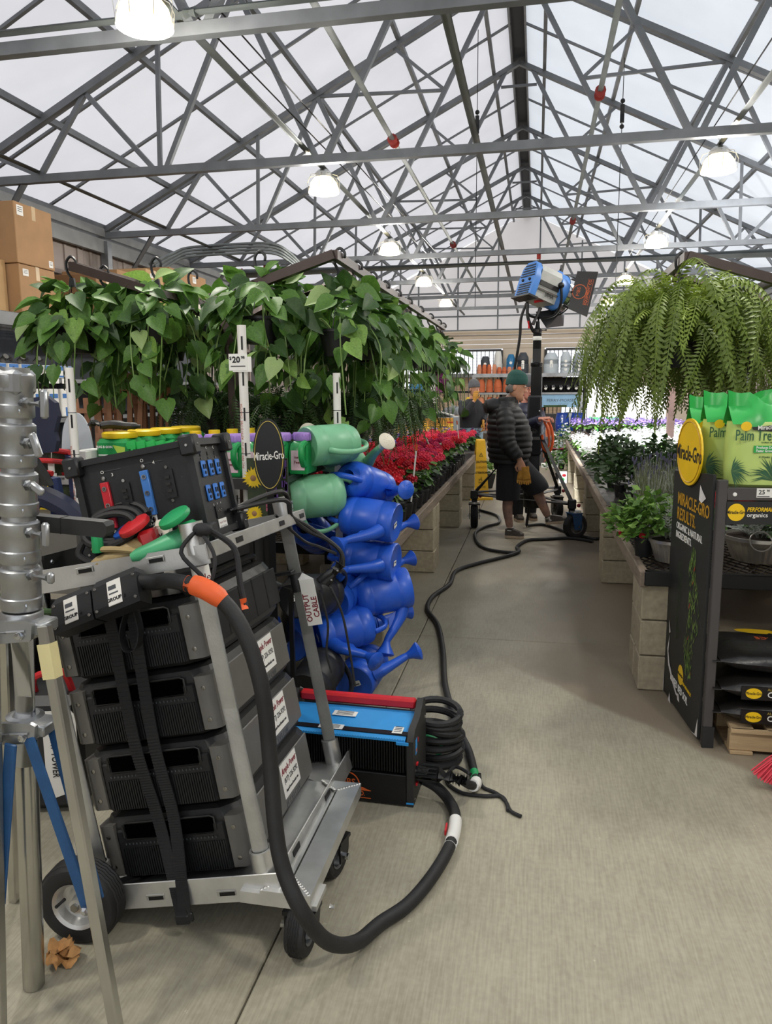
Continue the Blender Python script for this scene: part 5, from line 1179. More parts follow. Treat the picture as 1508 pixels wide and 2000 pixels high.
# ================================================================== watering cans strung on the white post
M_('can_blue', '2157c4', .38, 0, .06, 5); M_('can_green', '78b58d', .42, 0, .05, 5); M_('can_cream', 'ded6c2', .5); M_('can_black', '1d1e20', .5, 0, .1)
CANS = {}
def make_can(m, rose, style):
    r, h = .1, .26; K = []
    b = MB(m); pr = [(r*.93, 0), (r*.98, .006), (r*.98, .02), (r, .026), (r, .06), (r*.975, .064), (r*.975, .07), (r, .074), (r, .185), (r*.975, .19), (r*.975, .196), (r, .2), (r*.99, .225), (r*.9, .25), (r*.72, .262)]
    b.lathe(pr, 28, None, None, True, 1, .92, cap=False); b.lathe([(0, .004), (r*.8, .004), (r*.86, 0), (r*.93, 0)], 28, None, None, False, 1, .92, cap=False)
    b.lathe([(r*.72, .262), (r*.5, .266), (r*.42, .272), (r*.4, .262), (r*.38, .2)], 24, None, None, True, 1, .92, cap=False); b.lathe([(0, .215), (r*.39, .215)], 24, 'ink', None, False, 1, .92, cap=False); K.append(('body', b.mesh('body'), None))
    b = MB(m)
    sp = [(.085, 0, .05), (.125, 0, .068), (.17, 0, .105), (.215, 0, .15), (.238, 0, .165)] if style == 0 else [(.085, 0, .06), (.12, 0, .085), (.17, 0, .13), (.22, 0, .165), (.25, 0, .185)]
    b.tube(spline(sp, 4), [.036, .034, .032, .030, .029, .027, .025, .024, .022, .021, .02, .019, .018, .017, .016, .016, .016], 12)
    b.prism([(.06, .05), (.1, .05), (.2, .14), (.13, .13)], -.004, .004, None, Rx(PI/2)); K.append(('spout', b.mesh('spout'), None))
    d = Vector((.93, 0, .36)).normalized() if style == 0 else (Vector(sp[-1])-Vector(sp[-2])).normalized(); e = Vector(sp[-1]); x, y, dd = frame(d); b = MB(rose)
    Mr = basis(x, y, dd, e-d*.01); b.lathe([(.016, 0), (.022, .02), (.04, .05), (.044, .058), (.038, .064), (0, .072)], 20, None, Mr)
    if style == 1:
        for q in (.009, .018, .027): b.tube([(q*math.cos(a), q*math.sin(a), .0665-.1*q*q*40*.05) for a in [2*PI*k/18 for k in range(18)]], .0012, 4, 'faint_print', closed=True) if False else None
    for q in range(18):
        a = q*2.4; rr = .0065*math.sqrt(q+.5); b.lathe([(.0014, 0), (.0008, .002)], 5, None, Mr @ Tr(rr*math.cos(a), rr*math.sin(a), .07-.12*rr), cap=True)
    K.append(('rose', b.mesh('rose'), None))
    b = MB(m); b.tube(spline([(-.09, 0, .06), (-.15, 0, .09), (-.165, 0, .16), (-.12, 0, .25), (-.03, 0, .32), (.05, 0, .315), (.075, 0, .255)], 5), .0135, 10, flat=.8); K.append(('handle', b.mesh('handle'), None))
    b = MB('paper'); b.box((.02, .0, -.0008), (.035, .024, .0012)); b.box((.02, .004, -.0016), (.024, .006, .0008), 'faint_print'); K.append(('price_sticker', b.mesh('price_sticker'), None))
    return K
CANS = {'blue': make_can('can_blue', 'can_blue', 0), 'green': make_can('can_green', 'can_cream', 1), 'black': make_can('can_black', 'can_black', 0)}
def can(c, kind, axis, spout, lb, s=1.14):
    z = Vector(axis).normalized(); x = Vector(spout); x = (x-z*x.dot(z)).normalized(); y = z.cross(x)
    M = basis(x*s, y*s, z*s, Vector(c)-z*.13*s)
    M = M @ Tr(0, 0, -.01)
    t = thing('watering_can', lb, 'watering can', M=M, group='plastic watering cans strung on the white post')
    for nm, me, _ in CANS[kind]: obj(nm, me, t, None)
    return t
can((-1.06, 3.84, 1.325), 'green', (.62, .78, .02), (-.75, .6, .15), 'topmost green watering can with its base sticker facing out')
can((-1.07, 4.12, 1.225), 'green', (-.25, -.55, .5), (1, -.1, .02), 'green watering can with cream rose sticking out over the red flowers')
can((-1.12, 3.76, 1.06), 'green', (.84, .53, .02), (-.1, .3, .95), 'lower green watering can lying on the blue ones')
can((-.915, 3.98, 1.10), 'blue', (-.42, -.85, .32), (.95, -.28, -.12), 'topmost blue watering can with its filling hole showing')
can((-.86, 3.83, .935), 'blue', (-.93, .12, .1), (-.1, -.95, -.3), 'blue watering can on its side, spout rose straight below the lower green can')
can((-.87, 3.85, .71), 'blue', (-.95, .1, .05), (-.15, -.97, .0), 'blue watering can on its side, second of those with rose pointing at the camera')
can((-1.27, 4.15, .79), 'blue', (.0, -.92, .4), (-.9, -.1, .2), 'blue watering can behind the far cart pole with hole showing')
can((-1.0, 3.78, .535), 'blue', (.12, .98, .1), (-.7, .2, -.6), 'blue watering can showing its round base beside the black cover')
can((-.80, 3.84, .53), 'blue', (-.85, -.42, -.12), (.15, -.35, -.9), 'blue watering can with spout hanging straight down')
can((-.95, 3.67, .375), 'blue', (.84, .5, .12), (.55, -.75, -.25), 'blue watering can above the lowest one, spout lying towards the aisle')
can((-.875, 3.74, .125), 'blue', (.12, .97, .12), (.95, -.12, .4), 'lowest blue watering can on the floor with spout raised to the aisle')
can((-.98, 4.2, .80), 'blue', (-.3, .9, .2), (.95, .2, .05), 'blue watering can at the back of the pile, rose beside the bench rail')
can((-1.0, 4.22, .56), 'blue', (-.3, .9, .2), (.95, .2, .1), 'blue watering can at the back of the pile below the bench rail')
can((-1.0, 4.1, .3), 'blue', (-.3, .9, .1), (.95, .1, .0), 'blue watering can at the back of the pile just above the floor one')
can((-1.2, 3.72, .33), 'blue', (.2, .95, .1), (-.8, .2, .4), 'blue watering can half hidden behind the cart pole near the floor')
can((-1.03, 3.42, .21), 'black', (.1, .97, .2), (-.8, .0, .4), 'black watering can with white sticker on its base', 1.08)
can((-1.05, 3.45, .61), 'black', (.3, .9, -.2), (-.7, -.2, -.6), 'black watering can behind the output cable tag', 1.12)
# ================================================================== soil display beside the fern bench
M_('panel_black', '1f2020', .5, 0, .08, 6); M_('post_grey', '4a4746', .5, .2, .06); M_('sun_yellow', 'eec317', .45, 0, .04); M_('ochre', 'b98a1e', .5); M_('torn_white', 'd8d3d0', .7)
M_('print_green', '7b9a45', .6, 0, .3, 40); M_('bag_lime', 'b9cf72', .38, 0, .06, 9); M_('bag_green', '2aa548', .35, 0, .08, 9); M_('palm_print', '2c5a3c', .5, 0, .1); M_('bag_black', '1c1a19', .35, 0, .15, 14, .25, 35); M_('wood_pale', 'b39a76', .8, 0, .15, 14, .15, 60, stretch=(.3, 3, 3))
SDM = Tr(.733, 3.737, 0) @ Rz(.09)
sd = thing('soil_display', 'black shelving display with big printed side panel in front of the fern bench', 'display', M=SDM)
b = MB('panel_black'); b.raw([(-.004, -.305, .02), (-.004, .305, .01), (-.004, .305, 1.19), (-.004, -.305, 1.235), (.008, -.305, .02), (.008, .305, .01), (.008, .305, 1.19), (.008, -.305, 1.235)], [(3, 2, 1, 0), (4, 5, 6, 7), (0, 1, 5, 4), (1, 2, 6, 5), (2, 3, 7, 6), (3, 0, 4, 7)]); b.build('side_panel', sd)
def pn(y, z): return Tr(-.0055, y, z) @ basis((0, -1, 0), (0, 0, 1), (-1, 0, 0))
b = MB('ochre'); b.text('MIRACLE-GRO', .085, pn(.21, 1.06), align='LEFT', bold=.01, sx=.9); b.text('RESULTS.', .085, pn(.21, .985), align='LEFT', bold=.01, sx=.9); b.build('panel_headline', sd)
b = MB('white'); b.text('ORGANIC & NATURAL', .048, pn(.21, .925), align='LEFT', sx=.85); b.text('INGREDIENTS.', .048, pn(.21, .88), align='LEFT', sx=.85); b.text('RAISED BED SOIL', .05, pn(.02, .13) @ Rz(-.05), sx=.8, bold=.01); b.build('panel_small_print', sd)
b = MB('print_green')
for k in range(300):
    u = random.random(); z = .24+.62*u; w = .085*math.sin(PI*(.15+.75*u)); y = -.12+jit(w)+.025*math.sin(u*9); a = jit(.7); s = .008+.01*random.random()
    b.raw([(0, -s*.17, 0), (s*1.9, 0, .0), (0, s*.17, 0), (-s, 0, 0)], [(0, 1, 2, 3)], 'ballast_red' if k % 43 == 0 else ('print_green' if k % 3 else 'leaf_dark'), False, pn(y, z) @ Tr(0, 0, .0002*(k % 7)) @ Rz(1.57+a))
for k in range(70):
    u = random.random(); z = .36+.4*u; y = .1+jit(.03); s = .008
    b.raw([(0, -s*.3, 0), (s*2, 0, 0), (0, s*.3, 0), (-s, 0, 0)], [(0, 1, 2, 3)], 'leaf_dark', False, pn(y, z) @ Rz(1.57+jit(.7)))
tag(b.build('plant_photo_print', sd), kind='stuff')
b = MB('torn_white')
for pts in ([(.29, .0), (.305, .07), (.30, .14), (.285, .06)], [(.24, .29), (.22, .34), (.23, .25), (.2, .2), (.12, .14), (.05, .1), (.0, .085), (.06, .085), (.13, .12), (.22, .18), (.25, .26)], [(.14, .0), (.17, .05), (.19, .0)], [(-.27, .03), (-.3, .12), (-.305, .03), (-.2, .015)], [(.04, .10), (.01, .105), (-.01, .07), (.03, .07)], [(.24, .42), (.21, .36), (.23, .35)], [(-.17, 1.15), (-.23, 1.12), (-.17, 1.09), (-.13, 1.1), (-.14, 1.17)]):
    b.raw([(p[0], p[1], 0) for p in pts], [tuple(range(len(pts)))], None, False, Tr(-.0065, 0, 0) @ basis((0, 1, 0), (0, 0, 1), (1, 0, 0)))
b.build('torn_patches', sd, label='torn white patches')
b = MB('sun_yellow'); b.raw([(x, z, 0) for x, z in ellipse(.045, .05, 24)], [tuple(range(24))], None, False, pn(.0, .21)); b.text('Miracle-Gro', .02, pn(.0, .21) @ Tr(0, 0, .001), 'ink', sx=.8); b.text('PERFORMANCE', .022, pn(-.1, .18) @ Rz(-.05), shear=.2); b.build('small_logo', sd)
t = thing('oval_sign', 'yellow oval sign with black script lettering topping the black soil display', 'sign', M=SDM @ Tr(-.012, .035, 1.305))
b = MB('sun_yellow'); b.prism(ellipse(.2, .158), -.004, .004, None, basis((0, -1, 0), (0, 0, 1), (-1, 0, 0))); b.build('board', t)
b = MB('ochre'); b.tube([(-.0045, y, z) for y, z in ellipse(.183, .143)], .0025, 4, closed=True); b.build('border_ring', t)
b = MB('ink'); b.text('Miracle-Gro', .1, Tr(-.005, 0, -.01) @ basis((0, -1, 0), (0, 0, 1), (-1, 0, 0)), bold=.012, sx=.82); b.build('lettering', t)
for y, z1 in ((-.325, 1.215), (.325, 1.19)):
    b = MB('post_grey'); b.box((.028, y, z1/2), (.04, .035, z1), bev=.003); b.build('post', sd)
b = MB('panel_black'); b.box((.03, -.34, .05), (.05, .012, .1)); b.build('post_foot', sd)
for y in (-.325, .325):
    b = MB('post_grey'); b.box((1.15, y, .6), (.04, .035, 1.2), bev=.003); b.build('post', sd)
b = MB('post_grey'); b.box((.6, 0, 1.165), (1.1, .66, .03), bev=.003); b.build('shelf', sd)
b = MB('post_grey'); b.box((.61, -.338, 1.155), (1.13, .016, .055), bev=.003); b.lathe([(.009, 0), (.008, .004)], 10, 'paper', Tr(.075, -.346, 1.155) @ Rx(PI/2)); b.build('shelf_lip', sd)
MS = Tr(0, -.349, 0) @ Rx(PI/2)
b = MB('panel_black'); b.box((.61, -.34, 1.075), (1.13, .014, .1)); b.build('header_strip', sd)
b = MB('sun_yellow'); b.raw([(x+.085, z+1.078, 0) for x, z in ellipse(.036, .038, 28)], [tuple(range(28))], None, False, MS); b.text('Miracle-Gro', .021, MS @ Tr(.085, 1.078, .001), 'ink', bold=.01, sx=.78)
b.text('PERFORMANCE', .025, MS @ Tr(.128, 1.09, 0), align='LEFT', bold=.02, sx=.78, shear=.2); b.text('organics', .026, MS @ Tr(.128, 1.066, 0), 'white', align='LEFT', bold=.012); b.text('ALL PURPOSE', .03, MS @ Tr(.4, 1.08, 0), 'white', align='LEFT'); b.build('header_print', sd)
b = MB('paper'); b.box((.195, -.348, 1.162), (.065, .003, .04)); b.text('25', .027, Tr(.183, -.3505, 1.165) @ Rx(PI/2), 'ink', bold=.01); b.text('98', .013, Tr(.208, -.3505, 1.172) @ Rx(PI/2), 'ink'); b.box((.19, -.3502, 1.147), (.05, .001, .003), 'ink'); b.build('price_label', sd)
def palm_fan(b, x, z, r, n, a0, a1, Mx, m='palm_print'):
    for k in range(n):
        a = a0+(a1-a0)*k/(n-1)+jit(.04); R = r*(.75+.3*random.random()); w = .0032; ca, sa = math.cos(a), math.sin(a); dr = -.25*R*abs(ca)
        b.raw([(x, z, 0), (x+R*.5*ca-w*sa, z+R*.55*sa+w*ca, 0), (x+R*ca, z+R*sa+dr, 0), (x+R*.5*ca+w*sa, z+R*.55*sa-w*ca, 0)], [(0, 1, 2, 3)], m, False, Mx)
def palm_bag(loc, rz, lb, s=1.0):
    t = thing('palm_soil_bag', lb, 'bag', M=SDM @ Tr(loc) @ Rz(rz) @ Matrix.Scale(s, 4)); w, d = .2, .085
    def ring(z, sx, dy, ph=0):
        n = 20; out = []
        for k in range(n):
            a = 2*PI*k/n; c, sn = math.cos(a), math.sin(a); f = (abs(c)**3.2+abs(sn)**3.2)**(-1/3.2)
            out.append((w*sx*c*f, dy*sn*f+ph*math.sin(3*c*2.2), z))
        return out
    b = MB('bag_lime'); b.loft([ring(0, .93, .07), ring(.012, .98, d), ring(.08, 1.0, d), ring(.2, 1.0, d), ring(.262, .985, d*.97), ring(.28, .98, d*.9)]); b.build('bag_body', t)
    b = MB('bag_green'); n = 14
    prof = [.415, .405, .40, .405, .385, .36, .35, .352, .365, .385, .405, .42, .43, .435, .44]
    vs = []; fs = []
    for k in range(n+1):
        x = -.2+.4*k/n; y = .018*math.sin(k*1.1); fold = .03*max(0, 1-abs(k-4)/2.5)
        vs += [(x*.985, -d*.93, .27-.02*(1 if k in (3, 4) else 0)), (x, -d*.62-fold, .30+.02*math.sin(k*.9)), (x*1.01, y-.012-fold*.6, .345), (x*1.02, y, prof[k]), (x*1.01, y+.012, .345), (x, d*.6, .30), (x*.985, d*.9, .27)]
    for k in range(n):
        for j in range(6): a = k*7+j; fs.append((a, a+7, a+8, a+1))
    b.raw(vs, fs, None, True); b.build('crimped_top', t)
    Mf = Tr(0, -d*1.0-.0015, 0) @ Rx(PI/2)
    b = MB('palm_print'); b.text('Palm Tree', .066, Mf @ Tr(-.187, .222, 0), align='LEFT', bold=.006, sx=.6); b.box((.02, .165, 0), (.26, .03, .001), 'bag_green', M=Mf)
    b.text('Produces Deep Colour', .0155, Mf @ Tr(-.1, .172, .0012), 'white', align='LEFT', sx=.8, bold=.02); b.text('Faster Growing Faster', .0155, Mf @ Tr(-.1, .158, .0012), 'white', align='LEFT', sx=.8, bold=.02); b.text('fertilizer soil mix', .009, Mf @ Tr(-.05, .194, 0)); b.text('8 Weeks  |  Vegetables', .012, Mf @ Tr(-.03, .132, 0)); b.build('front_print', t)
    b = MB('dark_plastic'); b.raw([(-.09, .27, 0), (.06, .285, 0), (.05, .262, 0), (.02, .25, 0), (-.08, .258, 0)][::-1], [(0, 1, 2, 3, 4)], None, False, Mf @ Tr(-.035, -.012, .001)); b.text('Miracle-Gro', .026, Mf @ Tr(-.045, .258, .002) @ Rz(.06), 'white', bold=.015, sx=.85); b.raw([(x-.145, z+.262, 0) for x, z in ellipse(.022, .02, 18)], [tuple(range(18))], 'sun_yellow', False, Mf @ Tr(0, 0, .001)); b.build('brand_patch', t)
    b = MB('palm_print')
    palm_fan(b, -.02, .03, .13, 26, .15, 2.95, Mf); palm_fan(b, .1, .03, .14, 26, .2, 2.9, Mf @ Tr(0, 0, .0004)); palm_fan(b, -.195, .07, .085, 16, -1.2, 1.3, Mf @ Tr(0, 0, .0008)); b.build('palm_leaf_print', t)
    return t
palm_bag((.265, -.235, 1.18), -.06, 'lime green palm soil bag with crimped top standing foremost on the black shelf')
palm_bag((.235, .0, 1.18), -.1, 'lime green palm soil bag behind the foremost one, partly hidden')
palm_bag((.215, .2, 1.18), -.05, 'rearmost lime green palm soil bag on the black shelf', .95)
palm_bag((.72, -.2, 1.18), .03, 'lime green palm soil bag right of the foremost, cut by the frame edge')
# pallet with black soil bags
t = thing('pallet', 'pale wooden pallet under the black soil bags', 'pallet', (.875, 3.36, 0))
for y in (.02, .26, .5):
    b = MB('wood_pale'); b.box((.5, y, .06), (1.0, .04, .085), bev=.003); b.build('stringer', t)
for k in range(7):
    b = MB('wood_pale'); b.box((.05+.15*k, .26, .113), (.095, .54, .018), bev=.002); b.build('pallet_board', t)
for k in range(3):
    b = MB('wood_pale'); b.box((.05+.45*k, .26, .009), (.095, .54, .016), bev=.002); b.build('pallet_board', t)
b = MB('wood_pale'); b.box((.5, -.008, .113), (1.0, .014, .018)); b.build('pallet_board', t)
def soil_bag(loc, rz, lb, front=True, ry=0):
    t = thing('soil_bag', lb, 'bag', M=Tr(loc) @ Rz(rz) @ Ry(ry), group='black soil bags on the pallet'); L, Wd, h = .3, .2, .055
    rings = []
    for k in range(9):
        u = -1+2*k/8; e = max(.12, (1-abs(u)**5)); n = 16
        rings.append([(L*u*.99, Wd*math.copysign(abs(math.cos(a))**.6, math.cos(a))*(.88+.12*e), h*(1+.12*math.sin(k*2.1))*math.copysign(abs(math.sin(a))**.8, math.sin(a))*e) for a in [2*PI*q/n for q in range(n)]])
    b = MB('bag_black'); b.loft(rings); b.build('bag', t, Tr(0, 0, h*1.05))
    b = MB('bag_black'); b.box((-L-.012, 0, h), (.035, Wd*1.8, .004), bev=.001); b.build('crimped_end', t)
    if front:
        Mf = Tr(-.17, -Wd-.003, h) @ Rx(PI/2); b = MB('bag_black'); b.box((.2, 0, -.004), (.5, .06, .006), M=Mf); b.raw([(x, z, 0) for x, z in ellipse(.034, .024, 24)], [tuple(range(24))], 'sun_yellow', False, Mf); b.text('Miracle-Gro', .018, Mf @ Tr(0, 0, .001), 'ink', sx=.75)
        b.text('ALL PURPOSE', .016, Mf @ Tr(.055, .02, 0), 'gold', align='LEFT'); b.text('CONTAINER', .036, Mf @ Tr(.055, -.004, 0), 'white', align='LEFT', bold=.012); b.text('GARDEN SOIL', .011, Mf @ Tr(.13, -.027, 0), 'white', align='LEFT'); b.build('front_print', t)
    else:
        Mt = Tr(0, 0, 2*h+.004); b = MB('gold'); b.text('PERFORMANCE', .045, Mt @ Tr(.06, .03, 0) @ Rz(PI), 'orange_paint', sx=1); b.raw([(x*1.8-.05, z+.13, 0) for x, z in ellipse(.06, .035, 18)], [tuple(range(18))], 'sun_yellow', False, Mt); b.text('organics', .035, Mt @ Tr(.08, -.06, 0) @ Rz(PI), 'white'); b.build('top_print', t)
        b = MB('paper'); b.box((-.23, -.02, 2*h-.002), (.035, .13, .003), M=Ry(-.25)); b.text('CONTAINER MIX', .018, Tr(-.2, -.02, 2*h-.05) @ Ry(-.25) @ Tr(0, 0, .002) @ Rz(PI/2), 'ink') if False else None; b.build('side_label', t)
    return t
soil_bag((1.135, 3.56, .123), 0, 'lowest black soil bag on the pallet with white lettering'); soil_bag((1.125, 3.56, .233), .02, 'middle black soil bag on the pallet with white lettering'); soil_bag((1.11, 3.585, .343), .05, 'topmost black soil bag with yellow splash lying on the pallet', False, .04)
# red broom
M_('bristle_red', 'd63a4c', .55, 0, .12, 40)
t = thing('broom', 'red bristled broom head leaning at the right edge of the frame', 'broom', M=Tr(1.03, 3.06, .005) @ Ry(.30))
tagb = MB('bristle_red')
for k in range(150):
    u = (k % 25)/24-.5; v = (k//25)/5-.5; x0 = .16*u; y0 = .05*v; e = .11*u
    tagb.tube([(x0*.55, y0*.6, .2), (x0+e*.5+jit(.004), y0+jit(.004), .09), (x0+e*1.1+jit(.008), y0*1.3+jit(.006), .0+.03*abs(u))], .0034, 4, smooth=False)
tag(tagb.build('bristles', t), kind='stuff')
b = MB('dark_plastic'); b.loft([[(-.06, -.022, .19), (.06, -.022, .19), (.06, .022, .19), (-.06, .022, .19)], [(-.05, -.022, .235), (.05, -.022, .235), (.05, .022, .235), (-.05, .022, .235)], [(-.02, -.015, .28), (.02, -.015, .28), (.02, .015, .28), (-.02, .015, .28)]]); b.build('broom_cap', t)
b = MB('post_grey'); b.cyl((0, 0, .27), (.0, .0, 1.15), .012, 10); b.build('broom_handle', t)

# ================================================================== plants on the benches
DZ = .662
M_('ger_red', 'c9182a', .5, 0, .2, 25, trans=.15); M_('ger_crimson', 'a81228', .5, 0, .2, 25, trans=.15); M_('ger_pink', 'e03a58', .5, 0, .2, 25, trans=.15); M_('ger_magenta', 'b81e55', .5, 0, .2, 25, trans=.15)
M_('pansy_yellow', 'e9c31c', .5, 0, .15, 30, trans=.2); M_('pansy_purple', '6448a8', .5, 0, .3, 30, trans=.2); M_('white_petal', 'f0eeee', .5, 0, .04, trans=.2); M_('lilac', 'a98fd8', .5, 0, .2, 30, trans=.2); M_('plum', '4a2b5a', .5, 0, .3, 30)
M_('silver_leaf', 'b8bdb6', .6, 0, .15, 30, trans=.15); M_('lavender_leaf', '7d8562', .6, 0, .25, 20, trans=.15); M_('herb', '54762f', .45, 0, .3, 20, trans=.25); M_('deep_leaf', '35492c', .45, 0, .35, 20, trans=.2); M_('lav_bloom', '5d5a78', .6, 0, .3, 20)
def round_leaf(b, p, n, r, m, seg=7):
    x, y, d = frame(n); vs = [Vector(p)]; rot = random.random()*6
    for k in range(seg): a = 2*PI*k/seg+rot; vs.append(Vector(p)+(x*math.cos(a)+y*math.sin(a))*r*(1 if k else .55)+d*r*.28)
    b.raw(vs, [(0, 1+k, 1+(k+1) % seg) for k in range(seg)], m, True)
def dome(R, h):
    a = random.random()*2*PI; u = random.random()**.6; e = random.random()
    return Vector((R*u*math.cos(a), R*u*math.sin(a), h*(.25+.75*math.sqrt(max(0, 1-u*u))*(.4+.6*e))))
def foliage_mesh(R, h, n, r, ms, nm='foliage'):
    b = MB(ms[0])
    for k in range(n):
        p = dome(R, h); d = Vector((p.x*2.2, p.y*2.2, .16+p.z)); d += Vector((jit(.12), jit(.12), jit(.06))); round_leaf(b, p, d, r*(.7+.6*random.random()), ms[k % len(ms)])
    return b.mesh(nm)
def umbel_mesh(m, r=.045, n=30):
    b = MB(m)
    for k in range(n):
        z = 1-1.25*(k+.5)/n; a = k*2.39996; s = math.sqrt(max(0, 1-z*z)); p = Vector((s*math.cos(a), s*math.sin(a), z*.75))*r*(.88+.2*random.random()); x, y, d = frame(p)
        q = r*.34; rot = jit(1); vs = [p-d*.004]
        for j in range(5): t = 2*PI*j/5+rot; vs.append(p+(x*math.cos(t)+y*math.sin(t))*q+d*q*.3)
        b.raw(vs, [(0, 1+j, 1+(j+1) % 5) for j in range(5)], m, False)
    return b.mesh('flower_head')
SPOT = MB('black_plastic'); SPOT.lathe([(.045, 0), (.06, .1), (.064, .1), (.064, .11), (.055, .11), (.052, .09), (0, .09)], 12, cap=False); SPOT = SPOT.mesh('pot')
GF = [foliage_mesh(.125, .24, 46, .032, ('leaf', 'leaf_dark', 'deep_leaf', 'leaf')) for k in range(3)]
GH = {c: [umbel_mesh(c, .046, 30), umbel_mesh(c, .038, 26)] for c in ('ger_red', 'ger_crimson', 'ger_pink', 'ger_magenta')}
def geranium(x, y, c, far=False, where='on the fern bench behind the silver planters', k=0):
    t = thing('geranium', {'ger_red': 'bright red', 'ger_crimson': 'deep crimson', 'ger_pink': 'coral pink', 'ger_magenta': 'magenta'}[c]+' geranium, '+ordn(k)+' from the aisle '+where, 'potted plant', (x, y, DZ), jit(3), 'geraniums on the long bench')
    if not far: obj('pot', SPOT, t)
    obj('foliage', random.choice(GF), t, Tr(0, 0, .06))
    for k in range(random.choice((4, 5, 5, 6)) if not far else 5):
        a = random.random()*6.28; r = .02+.1*random.random(); obj('flower_head', random.choice(GH[c]), t, Tr(r*math.cos(a), r*math.sin(a), .285+jit(.035)) @ Rx(jit(.3)) @ Ry(jit(.3)))
y = 4.95; row = 0
while y < 11.6:
    x = -1.02-(.0 if row % 2 else .1); k = 0
    while x > -2.5:
        c = random.choice(('ger_red', 'ger_red', 'ger_crimson')) if y < 6.6 else random.choice(('ger_pink', 'ger_pink', 'ger_magenta', 'ger_red'))
        if y < 6.6 and y > 5.9: c = random.choice(('ger_crimson', 'ger_magenta', 'ger_red'))
        if not (x < -1.75 and y > 9): geranium(x+jit(.03), y+jit(.03), c, y > 8, 'in the %s row past the watering cans' % ordn(row), k)
        x -= .215; k += 1
    y += .225 if y < 8 else .29; row += 1
def cluster_mesh(R, h, n, r, ms, nm, up=.5):
    b = MB(ms[0])
    for k in range(n):
        p = dome(R, h); d = Vector((p.x*2+jit(.1), p.y*2+jit(.1), up)); round_leaf(b, p+Vector((0, 0, .01)), d, r*(.8+.4*random.random()), ms[k % len(ms)], 5)
    return b.mesh(nm)
PF = [foliage_mesh(.1, .12, 34, .026, ('leaf', 'leaf_dark')) for k in range(2)]
def bedding(nm, x, y, z, c, lb, grp, n=26, R=.11, h=.17, r=.022, pot=True):
    t = thing(nm, lb, 'potted plant', (x, y, z), jit(3), grp)
    if pot: obj('pot', SPOT, t)
    obj('foliage', random.choice(PF), t, Tr(0, 0, .07))
    key = (c, n, R, h, r)
    if key not in CM: CM[key] = [cluster_mesh(R, h, n, r, (c,), 'blossoms') for q in range(2)]
    obj('blossoms', random.choice(CM[key]), t, Tr(0, 0, .09))
CM = {}
for r_ in range(6):
    for k in range(7):
        x = -1.0-.22*k; y = 11.75+.3*r_
        if r_ < 1 and k < 4: continue
        c = 'pansy_yellow' if (r_ >= 3 and k > 1) else ('plum' if r_ < 2 or k < 2 else 'pansy_purple')
        bedding('pansy', x+jit(.03), y, DZ, c, {'pansy_yellow': 'yellow pansy', 'pansy_purple': 'violet pansy', 'plum': 'dark plum pansy'}[c]+', %s from the aisle in the %s row behind the geraniums' % (ordn(k), ordn(r_)), 'bedding flowers behind the geraniums', 20, .11, .26, .026)
for k in range(6):
    for q in range(3):
        bedding('violet', -1.85-.22*q, 9.2+.4*k, DZ, 'pansy_purple', 'violet flowered pot, %s from the aisle in the %s row beside coral geraniums' % (ordn(q), ordn(k)), 'violets beside the geraniums', 30, .1, .24, .02)
t = thing('yellow_pansy', 'single yellow pansy peeking out behind the topmost blue watering can', 'potted plant', (-.99, 4.78, DZ)); obj('pot', SPOT, t); obj('foliage', PF[0], t, Tr(0, 0, .07))
for k, (dx, dz) in enumerate(((.02, .3), (.03, .24), (-.03, .22))):
    b = MB('pansy_yellow')
    for j in range(5): a = 2*PI*j/5+.3; b.lathe([(.017, 0), (.012, .003), (0, .004)], 9, None, Tr(.015*math.cos(a), .001*j, .015*math.sin(a)) @ Rx(PI/2), cap=False)
    b.build('bloom', t, Tr(dx, -.08, dz-.05))
t = thing('white_pansy', 'small white bedding flower in a black pack beside the blue can roses', 'potted plant', (-.95, 4.95, DZ)); obj('pot', SPOT, t); obj('foliage', PF[1], t, Tr(0, 0, .05))
b = MB('white_petal')
for k in range(9): b.lathe([(.018, 0), (.01, .004), (0, .005)], 8, None, Tr(jit(.07), -.08+jit(.04), .12+jit(.05)) @ Rx(1.0+jit(.4)), cap=False)
b.build('blossoms', t)
# white plant tags in the beds
for k, (x, y, h, r) in enumerate(((-.93, 5.6, .5, .1), (-1.02, 8.6, .42, -.5), (-.92, 9.6, .52, -.12))):
    b = MB('white'); b.box((0, 0, h/2), (.012, .003, h)); b.box((0, 0, h+.02), (.016, .003, .05), 'orange_paint' if k != 1 else 'white'); b.build('plant_tag', M=Tr(x, y, DZ) @ Ry(r), label=('white plant stake with orange tip standing near the watering cans', 'slanted white plant stake among the coral geraniums', 'white plant stake with orange tip near the yellow caution sign')[k], cat='plant tag')
# tray pots edge along the aisle
for k in range(18):
    b = MB('black_plastic'); b.lathe([(.05, 0), (.065, .1), (.068, .1), (.068, .115), (.058, .115), (.055, .1)], 10, cap=False); b.build('nursery_pot', M=Tr(-.95+jit(.01), 5.2+.27*k, DZ), label='empty black nursery pot on the geranium bench edge, %s from the watering cans' % ordn(k), cat='pot', group='black nursery pots along the bench edge')
